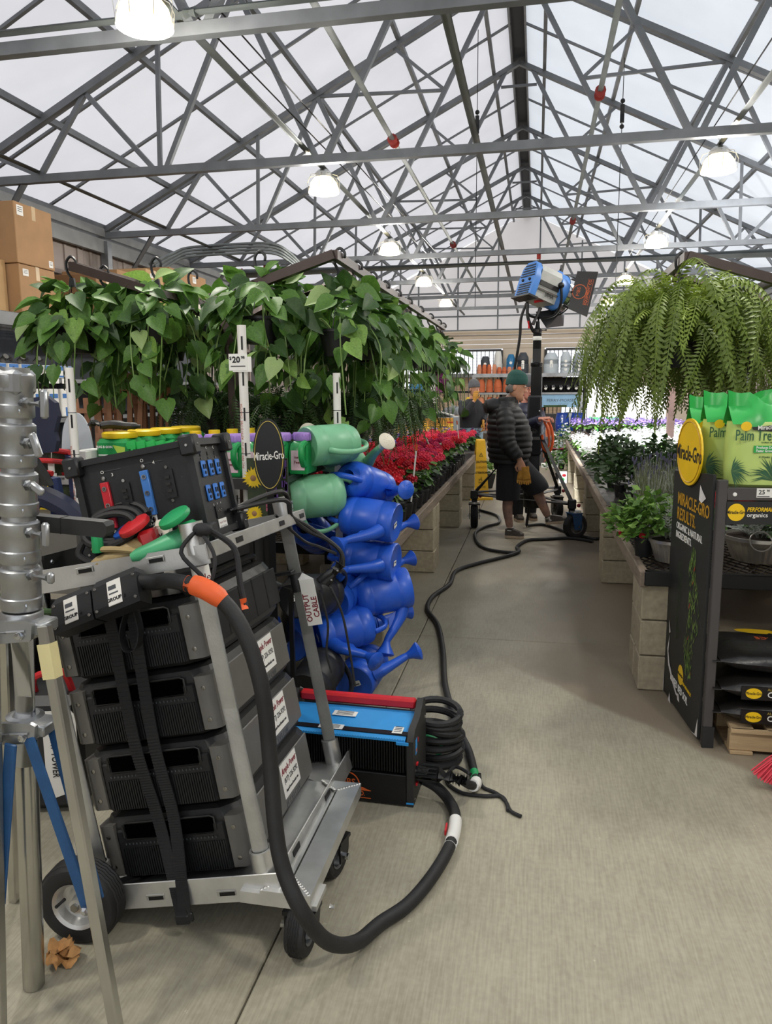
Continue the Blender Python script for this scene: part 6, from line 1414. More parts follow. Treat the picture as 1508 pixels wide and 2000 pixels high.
# ---- fern side bench
def leafy(nm, x, y, lb, R, h, n, r, ms, z=DZ, pot=True):
    t = thing(nm, lb, 'potted plant', (x, y, z), jit(3))
    if pot: obj('pot', SPOT, t)
    b = MB(ms[0])
    for k in range(n):
        p = dome(R, h); a = math.atan2(p.y, p.x); p.z = max(.02, p.z+jit(.05)); d = Vector((math.cos(a)*.8, math.sin(a)*.8, .35+jit(.5)))
        for q in range(3):
            e = d+Vector((jit(.7), jit(.7), jit(.5))); c = p+Vector((jit(.05), jit(.05), jit(.05))); c.z = max(c.z, .015)
            L = r*(1.3+.8*random.random()); x_, y_, d_ = frame(e); rl = jit(1.1); x_, y_ = x_*math.cos(rl)+y_*math.sin(rl), y_*math.cos(rl)-x_*math.sin(rl); w = L*.33
            b.raw([c, c+d_*L*.5+x_*w-y_*L*.06, c+d_*L-y_*L*.25, c+d_*L*.5-x_*w-y_*L*.06], [(0, 1, 2, 3)], ms[(k+q) % len(ms)], True)
    b.build('foliage', t, Tr(0, 0, .05))
    return t
h1 = leafy('herb_plant', .62, 4.40, 'bright green leafy herb spilling over the near bench corner', .17, .27, 230, .032, ('herb', 'leaf', 'leaf_light', 'herb'), z=DZ)
b = MB('ger_red')
for dx, dy, dz in ((-.1, -.08, .12), (.1, -.09, .14)): b.ball((dx, dy, dz), (.022, .02, .016), 7, 5)
b.build('red_bloom', h1)
leafy('dark_shrub', .73, 6.3, 'dark leafy shrub in a black pot by the bench edge, nearest of three', .2, .42, 200, .036, ('deep_leaf', 'leaf_dark', 'deep_leaf')); leafy('dark_shrub', .75, 6.9, 'dark leafy shrub in a black pot by the bench edge, middle of three', .2, .46, 180, .036, ('deep_leaf', 'deep_leaf', 'leaf_dark')); leafy('dark_shrub', .74, 7.5, 'dark leafy shrub in a black pot by the bench edge, farthest of three', .2, .44, 160, .036, ('deep_leaf', 'leaf_dark'))
for k, (x, y) in enumerate(((1.2, 6.4), (1.25, 7.1), (1.65, 6.7), (1.2, 7.8))): leafy('green_shrub', x, y, 'dark green shrub behind the bench edge shrubs under the ferns, %s one' % ('nearest', 'second', 'third', 'farthest')[k], .22, .4, 130, .04, ('leaf_dark', 'deep_leaf'))
def grassy(nm, x, y, lb, R, h, n, ms, bloom=None):
    t = thing(nm, lb, 'potted plant', (x, y, DZ), jit(3)); obj('pot', SPOT, t); b = MB(ms[0])
    for k in range(n):
        a = random.random()*6.28; r0 = R*.4*random.random(); hh = h*(.55+.5*random.random()); p = Vector((r0*math.cos(a), r0*math.sin(a), .08)); q = p+Vector((R*.9*math.cos(a)*random.random(), R*.9*math.sin(a)*random.random(), hh)); x_, y_, d = frame(q-p); w = .0028
        b.raw([p-x_*w, p+x_*w, p.lerp(q, .6)+x_*w, q, p.lerp(q, .6)-x_*w], [(0, 1, 2, 3, 4)], ms[k % len(ms)])
        for j in range(3):
            u = .35+.2*j; c = p.lerp(q, u); e = c+Vector((jit(.018), jit(.018), .022)); b.raw([c, c+x_*.003+(e-c)*.5, e, c-x_*.003+(e-c)*.5], [(0, 1, 2, 3)], ms[k % len(ms)])
        if bloom and k % 4 == 0: b.ball(q, (.005, .005, .018), 5, 4, bloom)
    b.build('foliage', t); return t
for k, (x, y) in enumerate(((.72, 4.85), (.9, 5.0), (.76, 5.3), (1.1, 4.95), (.95, 5.4), (.85, 5.75))): grassy('lavender', x, y, 'grey green lavender clump under the largest fern, %s from the camera' % ORD[k], .13, .4, 150, ('lavender_leaf', 'lavender_leaf', 'silver_leaf'), 'lav_bloom' if k > 1 else None)
M_('silver_pot', 'b9b5ae', .3, .75, .08, 12)
def planter(x, y, r, h, lb, ring=False):
    t = thing('silver_planter', lb, 'planter', (x, y, DZ)); b = MB('silver_pot'); n = 72; pr = [(.68, 0), (.72, .01), (.82, .3), (.93, .7), (1.0, .86)]
    b.loft([[(r*f*(1+.016*(k % 2))*math.cos(2*PI*k/n), r*f*(1+.016*(k % 2))*math.sin(2*PI*k/n), h*z) for k in range(n)] for f, z in pr], smooth=False); b.build('bowl', t)
    b = MB('silver_pot'); b.lathe([(r, h*.86), (r*1.05, h*.87), (r*1.05, h), (r*.98, h), (r*.93, h*.86)], 48, cap=False); b.lathe([(r*.95, h*.9), (0, h*.93)], 24, 'soil', cap=False); b.build('rim', t)
    if ring: b = MB('silver_pot'); b.tube([(-.25*r+.055*math.cos(a), -r*1.02+.02*math.sin(a), h*.98+.05*math.sin(a)) for a in [2*PI*k/20 for k in range(20)]], .004, 6, closed=True); b.build('ring_handle', t)
    return t
p1 = planter(.765, 4.30, .13, .125, 'ribbed silver planter with silver leaf plant beside the herb')
def silver_foliage(t, R, h, n, z):
    b = MB('silver_leaf')
    for k in range(n):
        a = random.random()*6.28; u = random.random(); p = Vector((R*.3*math.cos(a), R*.3*math.sin(a), z)); q = Vector((R*(.5+.6*u)*math.cos(a), R*(.5+.6*u)*math.sin(a), z+h*(1-.8*u)*(.6+.5*random.random()))); x_, y_, d = frame(q-p)
        b.tube([p, p.lerp(q, .5)+Vector((0, 0, .02)), q], .002, 4)
        for j in range(6):
            c = p.lerp(q, .4+.1*j)+Vector((0, 0, .01)); s = .022*(1.1-.1*j)
            for sg in (-1, 1): b.raw([c, c+x_*sg*s*.6+d*s*.6, c+x_*sg*s*1.3+d*s*.9, c+x_*sg*s*.8+d*s*.2], [(0, 1, 2, 3)])
    b.build('silver_foliage', t)
silver_foliage(p1, .15, .28, 40, .12)
b = MB('ger_red')
for k in range(9): b.ball((.04+jit(.05), -.05+jit(.03), .22+jit(.03)), (.02, .02, .014), 7, 5)
b.build('red_bloom', p1)
p2_ = planter(1.23, 4.4, .185, .14, 'wide ribbed silver planter with ring handle under the black shelf', True)
silver_foliage(p2_, .17, .2, 30, .13); obj('foliage', GF[0], p2_, Tr(.05, .02, .08)); obj('foliage', GF[1], p2_, Tr(.12, -.08, .06))
t = planter(1.75, 4.45, .17, .14, 'ribbed silver planter farthest from the aisle on the fern bench'); obj('foliage', GF[2], t, Tr(0, 0, .08))
for k in range(4): geranium(1.0+.22*k, 4.75+.05*k, 'ger_red', k=k)
for k, (x, y) in enumerate(((1.45, 4.8), (1.6, 5.3), (1.9, 5.0), (1.35, 5.6), (1.8, 5.8))): leafy('green_foliage_plant', x, y, 'leafy green pot plant behind the silver planters, %s one' % ('nearest', 'second', 'third', 'fourth', 'farthest')[k], .18, .32, 120, .04, ('leaf_dark', 'leaf', 'deep_leaf'))
for j in range(14):
    for k in range(7):
        y = 8.3+.3*j; x = .66+.24*k
        bedding('white_flower', x+jit(.03), y, DZ+(.02*k if j > 4 else 0), 'white_petal', 'white bedding flower, %s from the aisle in the %s row behind the dark shrubs' % (ordn(k), ordn(j)), 'white bedding flowers on the fern side bench', 60, .13, .2, .017, False)
for j in range(5):
    for k in range(8):
        bedding('lilac_flower', .7+.22*k, 12.7+.3*j, DZ+.2, 'lilac', 'lilac bedding flower, %s from the aisle in the %s row on the raised step' % (ordn(k), ordn(j)), 'lilac bedding flowers', 50, .12, .16, .02)
b = MB('rust_steel'); b.box((1.5, 13.3, DZ+.1), (1.75, 1.6, .2)); b.build('riser_step', label='low raised step carrying the lilac pots on the fern bench', cat='plant stand')
for k in range(2):
    t = thing('green_watering_can', ('bright green plastic can on the raised step, left of two', 'bright green plastic can on the raised step, right of two')[k], 'watering can', (1.05+.3*k, 14.25, DZ))
    b = MB('spray_green'); b.box((0, 0, .22), (.2, .16, .44), bev=.03); b.tube(spline([(-.09, -.09, .45), (-.09, -.14, .38), (0, -.16, .42), (.09, -.14, .38), (.09, -.09, .45)], 4), .02, 8); b.build('can', t)
b = MB('white'); b.box((0, 0, .5), (1.4, .04, 1.0)); t = thing('white_board', 'bright white display board behind the green plastic cans', 'board', (1.65, 14.75, DZ)); b.build('board', t)
# ================================================================== people
M_('skin', 'c08d72', .5, 0, .08, 30, trans=.0); M_('skin_ruddy', 'd0907c', .5, 0, .08, 30); M_('puffer_black', '101113', .6, 0, .2, 25, .15, 40); M_('puffer_navy', '2b2f45', .5, 0, .2, 25, .15, 40); M_('fleece_black', '1b1c21', .8, 0, .15, 30)
M_('beanie_green', '1d4740', .9, 0, .12, 90, .3, 200); M_('beanie_grey', '55565a', .9, 0, .12, 90, .3, 200); M_('shorts_black', '141419', .8, 0, .2, 20); M_('denim', '8fa6b5', .8, 0, .12, 40); M_('glove_tan', 'b9852f', .7, 0, .15, 40); M_('sock', 'e4e0da', .8); M_('shoe', '4a423c', .7, 0, .2, 60); M_('shoe_sole', 'b9a48c', .6); M_('hair', '6b6560', .8); M_('tattoo', '6b5a58', .6, 0, .1, 12, col2='b08872')
def skin_body(name, pts, edges, root, m, parent):
    bm = bmesh.new(); L = bm.verts.layers.skin.verify(); vs = {}
    for k, (p, r) in pts.items():
        v = bm.verts.new(p); v[L].radius = (r, r); v[L].use_root = (k == root); vs[k] = v
    for a, b_ in edges: bm.edges.new((vs[a], vs[b_]))
    me = bpy.data.meshes.new(name); bm.to_mesh(me); bm.free(); me.materials.append(MATS[m])
    o = obj(name, me, parent); md = o.modifiers.new('skin', 'SKIN'); md.use_smooth_shade = True; md.branch_smoothing = .6
    s = o.modifiers.new('sub', 'SUBSURF'); s.levels = 2; s.render_levels = 2
    return o
def torso(b, rings, f, r, ridge=0, per=.075, n=26):
    f, r = Vector(f), Vector(r); P = []
    for i in range(len(rings)-1):
        a, c = rings[i], rings[i+1]; k = 12 if ridge else 3
        for j in range(k): u = j/k; u2 = u*u*(3-2*u); P.append([a[q]+(c[q]-a[q])*u for q in range(3)]+[a[q]+(c[q]-a[q])*u for q in (3, 4)])
    P.append(list(rings[-1])); out = []
    for x, y, z, d, w in P:
        m = 1+ridge*(abs(math.sin(PI*z/per))-.5); ring = []
        for k in range(n): a = 2*PI*k/n; ring.append(Vector((x, y, z))+f*(d*m*math.cos(a))+r*(w*m*math.sin(a)))
        out.append(ring)
    b.loft(out)
def limb(b, pts, rs, ridge=0, per=.07, n=14, k=18):
    P = spline(pts, k); N = len(P); R = []; s = 0
    for i, p in enumerate(P):
        u = i/(N-1)*(len(rs)-1); q = min(int(u), len(rs)-2); r = rs[q]+(rs[q+1]-rs[q])*(u-q)
        if i: s += (P[i]-P[i-1]).length
        R.append(r*(1+ridge*(abs(math.sin(PI*s/per))-.5)))
    b.tube(P, R, n)
def head_parts(t, c, f, hair, cap, skin, s=1.0, up=(0, 0, 1), beard=False):
    f = Vector(f).normalized(); u = Vector(up); u = (u-f*u.dot(f)).normalized(); r = f.cross(u); M = basis(r, f, u, c) @ Matrix.Scale(s, 4)
    b = MB(skin); rings = []
    for z, d0, d1, w in ((-.128, .0, .085, .03), (-.115, -.02, .1, .045), (-.09, -.045, .098, .058), (-.06, -.07, .088, .066), (-.02, -.09, .09, .073), (.02, -.097, .092, .076), (.06, -.095, .088, .074), (.095, -.075, .07, .06), (.118, -.035, .035, .03)):
        cy, hd = (d0+d1)/2, (d1-d0)/2; rings.append([(w*math.sin(2*PI*k/20), cy+hd*math.cos(2*PI*k/20), z) for k in range(20)])
    b.loft(rings); b.build('head', t, M)
    b = MB(skin); b.loft([[(-.008, .088, .02), (.008, .088, .02), (.004, .082, .02), (-.004, .082, .02)], [(-.011, .11, -.012), (.011, .11, -.012), (.009, .085, -.012), (-.009, .085, -.012)], [(-.018, .122, -.03), (.018, .122, -.03), (.015, .085, -.032), (-.015, .085, -.032)], [(-.012, .1, -.038), (.012, .1, -.038), (.01, .085, -.038), (-.01, .085, -.038)]])
    for sg in (-1, 1): b.ball((sg*.077, -.005, -.005), (.01, .02, .033), 8, 6); b.ball((sg*.031, .083, .018), (.016, .012, .009), 8, 5)
    b.ball((0, .09, -.068), (.024, .008, .005), 8, 5, 'ink_red'); b.ball((0, .088, -.077), (.02, .01, .006), 8, 5); b.build('face', t, M)
    b = MB('white')
    for sg in (-1, 1): b.ball((sg*.031, .09, .017), (.012, .008, .006), 8, 5); b.ball((sg*.031, .0965, .017), (.0055, .003, .0055), 8, 5, 'ink')
    b.build('eyes', t, M)
    b = MB(hair)
    for sg in (-1, 1): b.ball((sg*.032, .092, .036), (.017, .006, .004), 8, 4); b.ball((sg*.072, -.04, -.015), (.012, .04, .045), 8, 5)
    b.ball((0, -.075, -.03), (.06, .03, .05), 10, 6)
    if beard: b.ball((0, .075, -.1), (.042, .03, .025), 9, 6)
    b.build('hair', t, M)
    b = MB(cap)
    b.loft([[(w*math.sin(2*PI*k/24)*(1+.012*(k % 2)), cy+d*math.cos(2*PI*k/24)*(1+.012*(k % 2)), z+.035*math.cos(2*PI*k/24)*q) for k in range(24)] for z, w, d, cy, q in ((.022, .083, .103, -.004, .5), (.027, .089, .109, -.004, .5), (.075, .091, .11, -.004, .4), (.08, .087, .106, -.004, .4), (.12, .08, .096, -.008, .2), (.155, .055, .065, -.012, .0), (.172, .02, .025, -.015, 0))]); b.build('beanie', t, M)
def hand(t, wr, d, palm_n, m, curl=.6, s=1.0, nm='hand', thumb=1):
    d = Vector(d).normalized(); n = Vector(palm_n); n = (n-d*n.dot(d)).normalized(); x = d.cross(n); M = basis(x, d, n, wr) @ Matrix.Scale(s, 4); b = MB(m)
    b.loft([[(w*math.cos(2*PI*k/10), y, h*math.sin(2*PI*k/10)) for k in range(10)] for y, w, h in ((-.03, .026, .02), (0, .03, .02), (.04, .041, .017), (.085, .042, .014), (.095, .036, .009))])
    for i, (xx, L) in enumerate(((-.031, .07), (-.011, .082), (.01, .076), (.03, .06))):
        a1, a2, a3 = curl*.5, curl*1.3, curl*2.0; p = Vector((xx, .085, 0)); pts = [p]
        for a, l in ((a1, .42), (a2, .32), (a3, .26)): p = p+Vector((0, math.cos(a), math.sin(a)))*L*l; pts.append(p)
        b.tube(pts, [.0095, .009, .008, .006], 7)
    b.tube([(-.03*thumb, .02, .0), (-.055*thumb, .05, .015), (-.05*thumb, .08, .03), (-.04*thumb, .1, .035)], [.013, .0115, .0095, .007], 7)
    return b.build(nm, t, M)
def shoe(t, heel, toe, m='shoe', z=0.0):
    h, q = Vector(heel), Vector(toe); L = (q-h).length; d = (q-h).normalized(); x = d.cross(Vector((0, 0, 1))).normalized(); u = x.cross(d); M = basis(x, d, u, h)
    o = obj('shoe', None, t, M)
    def foot(w0, z): return [(w0*w*s_, y*L, z) for s_, seq in ((1, ((.03, .0), (.036, .12), (.035, .35), (.045, .65), (.042, .85), (.02, .99))), (-1, ((.02, .99), (.042, .85), (.045, .65), (.035, .35), (.036, .12), (.03, .0)))) for w, y in seq]
    b = MB('shoe_sole'); b.loft([foot(1, .0), foot(1.05, .012), foot(1.02, .03)], smooth=False); b.build('sole', o)
    b = MB(m); r1 = foot(1, .028); r2 = [(x*.95, y, .055) for x, y, z in r1]; r3 = [(x*.8, min(y, L*.8), .075 if y > L*.5 else .085) for x, y, z in r1]; r4 = [(x*.75, .0+min(y, L*.42)*.9, .1) for x, y, z in r1]
    b.loft([r1, r2, r3, r4])
    for k in range(4): b.box((0, L*(.5+.07*k), .082-.007*k), (.045, .006, .006), 'sock')
    b.build('upper', o)
    return o
# ---- man beside the light stand
t = thing('person', 'man in black puffer jacket, black shorts and green beanie, one foot raised', 'person', (0, 0, 0))
f = Vector((.97, .24, 0)).normalized(); r = Vector((f.y, -f.x, 0))
P = {'pel': ((-.29, 8.25, .86), .13), 'ab': ((-.29, 8.25, 1.05), .13), 'ch': ((-.31, 8.25, 1.28), .14), 'ne': ((-.30, 8.25, 1.46), .062), 'hd': ((-.255, 8.25, 1.56), .075),
     'sn': ((-.30, 8.08, 1.36), .065), 'en': ((-.275, 7.99, 1.07), .045), 'wn': ((-.165, 7.97, .875), .031), 'sf': ((-.36, 8.43, 1.36), .065), 'ef': ((-.3, 8.52, 1.1), .045), 'wf': ((-.2, 8.46, .98), .03),
     'hn': ((-.28, 8.16, .82), .1), 'kn': ((-.275, 8.17, .47), .062), 'cn': ((-.285, 8.18, .32), .06), 'an': ((-.25, 8.2, .1), .038), 'hf': ((-.26, 8.36, .82), .1), 'kf': ((.01, 8.40, .55), .065), 'cf': ((.06, 8.43, .42), .062), 'af': ((.16, 8.45, .2), .04)}
E_ = [('pel', 'ab'), ('ab', 'ch'), ('ch', 'ne'), ('ne', 'hd'), ('ch', 'sn'), ('sn', 'en'), ('en', 'wn'), ('ch', 'sf'), ('sf', 'ef'), ('ef', 'wf'), ('pel', 'hn'), ('hn', 'kn'), ('kn', 'cn'), ('cn', 'an'), ('pel', 'hf'), ('hf', 'kf'), ('kf', 'cf'), ('cf', 'af')]
skin_body('body', P, E_, 'pel', 'tattoo', t)
head_parts(t, (-.215, 8.25, 1.635), (.95, -.12, -.16), 'hair', 'beanie_green', 'skin', 1.06)
b = MB('puffer_black'); torso(b, [(-.28, 8.25, .83, .205, .235), (-.275, 8.25, .95, .235, .25), (-.275, 8.25, 1.12, .24, .255), (-.30, 8.25, 1.28, .215, .255), (-.325, 8.25, 1.4, .165, .215), (-.32, 8.25, 1.47, .11, .13), (-.30, 8.25, 1.53, .095, .1)], f, r, .05, .062)
limb(b, [(-.33, 8.1, 1.39), (-.31, 8.02, 1.27), (-.285, 7.98, 1.06), (-.17, 7.965, .895)], [.085, .1, .09, .065], .1, .062); limb(b, [(-.38, 8.4, 1.39), (-.36, 8.5, 1.27), (-.3, 8.52, 1.1), (-.2, 8.46, .97)], [.085, .095, .085, .06], .1, .062)
b.build('puffer_jacket', t)
b = MB('puffer_black'); b.loft([[Vector((-.43, 8.25, 1.43))+f*(x)+r*(w*math.sin(2*PI*k/16))+Vector((0, 0, h*math.cos(2*PI*k/16))) for k in range(16)] for x, w, h in ((-.13, .04, .03), (-.11, .11, .07), (-.03, .15, .09), (.06, .14, .075), (.1, .1, .04))]); b.build('hood', t)
b = MB('shorts_black'); torso(b, [(-.28, 8.25, .76, .16, .2), (-.28, 8.25, .9, .165, .2)], f, r)
limb(b, [(-.27, 8.17, .86), (-.275, 8.165, .65), (-.28, 8.17, .47), (-.28, 8.17, .43)], [.13, .135, .13, .125]); limb(b, [(-.24, 8.34, .84), (-.12, 8.37, .7), (.005, 8.40, .56), (.035, 8.41, .50)], [.13, .135, .135, .13]); b.build('shorts', t)
hand(t, (-.155, 7.965, .87), (.28, 0, -.95), (-.3, .9, 0), 'skin', .8, 1.05); hand(t, (-.19, 8.455, .955), (.4, -.2, -.9), (0, -1, 0), 'skin', .7)
for k, (dx, rx) in enumerate(((0, .1), (.035, -.15))):
    b = MB('glove_tan'); Mg = Tr(-.13+dx, 7.97-.02*k, .78) @ Ry(rx) @ Rx(PI)
    b.loft([[(w*math.cos(2*PI*q/10), h*math.sin(2*PI*q/10), z) for q in range(10)] for z, w, h in ((-.03, .04, .02), (.02, .036, .02), (.07, .042, .018), (.1, .04, .015))], None, Mg)
    for q in range(4): b.tube([(-.03+.02*q, 0, .09), (-.032+.021*q, 0, .13), (-.03+.02*q, 0, .16-.01*(q in (0, 3)))], [.0115, .011, .008], 6, M=None) if False else b.raw(*(lambda m: ([Mg @ Vector(v) for v in m.v], m.f))(MB('glove_tan').tube([(-.03+.02*q, 0, .09), (-.032+.021*q, 0, .13), (-.03+.02*q, 0, .16-.01*(q in (0, 3)))], [.0115, .011, .008], 6)), None, True)
    b.build('work_glove', M=None, label=('tan work glove held by the man in shorts, nearer his leg', 'second tan work glove held by the man in shorts, nearer the light column')[k], cat='glove')
shoe(t, (-.30, 8.205, .002), (-.10, 8.17, .002)); shoe(t, (.14, 8.46, .115), (.37, 8.42, .15))
b = MB('sock'); b.cyl((.155, 8.453, .2), (.18, 8.455, .16), .046, 12); b.cyl((-.25, 8.2, .085), (-.25, 8.2, .12), .043, 12); b.build('sock', t)
# ---- person behind the column with a hand on the handle
t = thing('person', 'grey haired person in dark navy quilted jacket behind the black light column', 'person', (0, 0, 0))
f = Vector((.6, -.8, 0)).normalized(); r = Vector((f.y, -f.x, 0))
P = {'pel': ((-.12, 9.4, .9), .13), 'ab': ((-.12, 9.4, 1.05), .13), 'ch': ((-.12, 9.4, 1.26), .14), 'ne': ((-.12, 9.4, 1.43), .06), 'hd': ((-.115, 9.39, 1.53), .07), 'sn': ((-.26, 9.27, 1.33), .06), 'en': ((-.16, 8.85, 1.19), .045), 'wn': ((.05, 8.6, 1.275), .03), 'sf': ((.03, 9.53, 1.33), .06), 'ef': ((.05, 9.56, 1.06), .045), 'wf': ((.1, 9.45, .88), .03),
     'hn': ((-.2, 9.33, .86), .1), 'kn': ((-.2, 9.33, .47), .062), 'an': ((-.2, 9.36, .09), .04), 'hf': ((-.04, 9.47, .86), .1), 'kf': ((-.04, 9.47, .47), .062), 'af': ((-.04, 9.5, .09), .04)}
E_ = [('pel', 'ab'), ('ab', 'ch'), ('ch', 'ne'), ('ne', 'hd'), ('ch', 'sn'), ('sn', 'en'), ('en', 'wn'), ('ch', 'sf'), ('sf', 'ef'), ('ef', 'wf'), ('pel', 'hn'), ('hn', 'kn'), ('kn', 'an'), ('pel', 'hf'), ('hf', 'kf'), ('kf', 'af')]
skin_body('body', P, E_, 'pel', 'skin_ruddy', t)
head_parts(t, (-.105, 9.37, 1.615), (.35, -.9, -.1), 'hair', 'beanie_grey', 'skin_ruddy', 1.0)
b = MB('puffer_navy'); torso(b, [(-.12, 9.4, .85, .17, .22), (-.12, 9.4, 1.05, .18, .235), (-.12, 9.4, 1.25, .17, .235), (-.12, 9.4, 1.37, .13, .19), (-.12, 9.4, 1.45, .085, .09)], f, r, .05, .06)
limb(b, [(-.25, 9.28, 1.34), (-.23, 9.08, 1.22), (-.16, 8.85, 1.19), (.04, 8.61, 1.27)], [.075, .08, .07, .05], .06, .06); limb(b, [(.02, 9.52, 1.34), (.05, 9.56, 1.2), (.05, 9.56, 1.06), (.1, 9.46, .9)], [.075, .08, .07, .05], .06, .06); b.build('quilted_jacket', t)
b = MB('shorts_black'); torso(b, [(-.12, 9.4, .8, .14, .18), (-.12, 9.4, .92, .15, .19)], f, r); limb(b, [(-.2, 9.33, .86), (-.2, 9.33, .47), (-.2, 9.35, .08)], [.1, .085, .07]); limb(b, [(-.04, 9.47, .86), (-.04, 9.47, .47), (-.04, 9.49, .08)], [.1, .085, .07]); b.build('trousers', t)
hand(t, (.06, 8.595, 1.285), (.9, -.3, .1), (.2, .1, -1), 'skin_ruddy', .75); hand(t, (.1, 9.44, .87), (.3, -.3, -.9), (-1, 0, 0), 'skin_ruddy', .5); shoe(t, (-.22, 9.4, .0), (-.14, 9.2, .0)); shoe(t, (-.06, 9.54, .0), (.02, 9.34, .0))
# ---- person far back touching the face with a yellow glove
t = thing('person', 'person in black jacket and pale jeans, yellow gloved hand at the face', 'person', (0, 0, 0))
f = Vector((.55, -.83, 0)).normalized(); r = Vector((f.y, -f.x, 0))
P = {'pel': ((-1.08, 13, .93), .13), 'ab': ((-1.08, 13, 1.08), .13), 'ch': ((-1.08, 13, 1.28), .14), 'ne': ((-1.07, 13, 1.44), .06), 'hd': ((-1.06, 12.99, 1.54), .07), 'sn': ((-1.22, 12.91, 1.36), .06), 'en': ((-1.17, 12.7, 1.2), .045), 'wn': ((-1.02, 12.75, 1.44), .03), 'sf': ((-.93, 13.08, 1.36), .06), 'ef': ((-.88, 13.06, 1.15), .045), 'wf': ((-.88, 12.92, 1.08), .03),
     'hn': ((-1.16, 12.95, .9), .1), 'kn': ((-1.17, 12.93, .49), .062), 'an': ((-1.17, 12.97, .09), .04), 'hf': ((-.99, 13.05, .9), .1), 'kf': ((-.98, 13.03, .49), .062), 'af': ((-.98, 13.07, .09), .04)}
skin_body('body', P, E_, 'pel', 'skin', t)
head_parts(t, (-1.045, 12.97, 1.625), (.75, -.65, -.05), 'hair', 'beanie_grey', 'skin', 1.0, beard=True)
b = MB('fleece_black'); torso(b, [(-1.08, 13, .98, .16, .215), (-1.08, 13, 1.12, .165, .22), (-1.08, 13, 1.28, .16, .23), (-1.08, 13, 1.39, .12, .19), (-1.075, 13, 1.46, .08, .09)], f, r)
limb(b, [(-1.21, 12.92, 1.37), (-1.22, 12.8, 1.26), (-1.17, 12.7, 1.21), (-1.04, 12.745, 1.41)], [.075, .075, .065, .05]); limb(b, [(-.93, 13.08, 1.37), (-.89, 13.08, 1.26), (-.88, 13.06, 1.16), (-.88, 12.94, 1.09)], [.075, .075, .065, .05]); b.tube([(-1.0, 12.87, 1.0), (-1.0, 12.86, 1.3)], .006, 5, 'grey_plastic'); b.build('jacket', t)
b = MB('denim'); torso(b, [(-1.08, 13, .86, .14, .18), (-1.08, 13, 1.0, .15, .19)], f, r); limb(b, [(-1.17, 12.95, .92), (-1.17, 12.93, .49), (-1.17, 12.96, .07)], [.105, .085, .08]); limb(b, [(-.99, 13.05, .92), (-.98, 13.03, .49), (-.98, 13.06, .07)], [.105, .085, .08]); b.build('jeans', t)
hand(t, (-1.015, 12.755, 1.455), (.15, .1, 1), (.3, .9, 0), 'glove_tan', .8, 1.1, 'gloved_hand'); hand(t, (-.88, 12.91, 1.07), (.1, -.2, -1), (-1, 0, 0), 'glove_tan', .5, 1.1, 'gloved_hand'); shoe(t, (-1.19, 13.0, .0), (-1.1, 12.8, .0)); shoe(t, (-1.0, 13.1, .0), (-.91, 12.9, .0))

# ================================================================== film light on rolling stand
t = thing('light_stand', 'tall black telescoping column on a three wheeled rolling base in the aisle', 'light stand', (-.008, 8.8, 0))
b = MB('black_metal'); b.lathe([(.11, .26), (.118, .27), (.118, .55), (.1, .56)], 24); b.build('column_base', t)
b = MB('black_metal'); b.cyl((0, 0, .55), (0, 0, 1.9), .06, 24); b.lathe([(.06, 1.86), (.066, 1.87), (.066, 1.9), (.05, 1.91)], 24); b.build('outer_column', t)
b = MB('black_metal'); b.cyl((0, 0, 1.88), (0, 0, 2.24), .046, 22); b.lathe([(.046, 2.15), (.05, 2.155), (.05, 2.19), (.046, 2.195)], 22, 'paper', cap=False); b.lathe([(.046, 2.23), (.052, 2.235), (.052, 2.27), (.03, 2.29), (.02, 2.36)], 22); b.cyl((.04, -.02, 2.26), (.1, -.03, 2.26), .01, 8); b.build('inner_column', t)
b = MB('fleece_black'); b.box((-.01, -.02, 1.2), (.16, .15, .68), bev=.02); b.lathe([(.009, 0), (.009, .006)], 10, 'steel', Tr(.045, -.1, 1.37) @ Rx(PI/2)); b.build('column_cover', t, label='black cloth cover on the column')
b = MB('grey_plastic'); n = 16; b.raw([(r_*math.cos(a), 0, r_*math.sin(a)) for a in [.2+2.8*k/n for k in range(n+1)] for r_ in (.045, .049)], [(2*k, 2*k+2, 2*k+3, 2*k+1) for k in range(n)], None, False, Tr(-.02, -.098, 1.12)); b.text('MBS', .04, Tr(-.02, -.0975, 1.13) @ Rx(PI/2)); b.box((.01, -.097, 1.06), (.1, .002, .035)); b.build('cover_logo', t)
HUB = {'a': Vector((-.69, 8.8, .39)), 'b': Vector((.405, 8.3, .375)), 'c': Vector((.285, 9.55, .37))}; O = Vector((-.008, 8.8, 0))
for k in 'abc':
    q = HUB[k]-O; b = MB('steel'); b.tube([q+Vector((0, 0, .02)), Vector((0, 0, 1.12))+(q*.08)], .021, 10, 'black_metal'); b.build('diagonal_brace', t)
    b = MB('post_grey'); b.tube([q, Vector((0, 0, .36))+q*.1], .024, 10); b.build('base_arm', t)
    b = MB('black_metal'); b.box(q+Vector((0, 0, .0)), (.09, .08, .1), bev=.01); b.cyl(q+Vector((0, 0, -.14)), q, .034, 12); b.ball(q+Vector((.07, -.03, -.01)), .022, 8, 5, 'ink_red'); b.build('hub_block', t)
    Mw = Tr(q.x+(.04 if k == 'b' else 0), q.y, .135) @ Rz({'a': .1, 'b': 2.1, 'c': .3}[k]); wheel(Mw, .135, .085, 'grey_plastic', parent=t); fork(t, Mw, .135, .085, .15, 'brace_blue' if k == 'b' else 'black_metal')
b = MB('post_grey'); b.tube([HUB['a']-O+Vector((0, 0, .03)), HUB['c']-O+Vector((0, 0, .03))], .016, 8); b.tube([HUB['a']-O, HUB['b']-O], .018, 8); b.build('base_tie', t)
b = MB('ink_red'); b.cyl((.2, -.1, .94), (.32, -.1, .94), .02, 10); b.build('crank_grip', t, label='dark red crank grip')
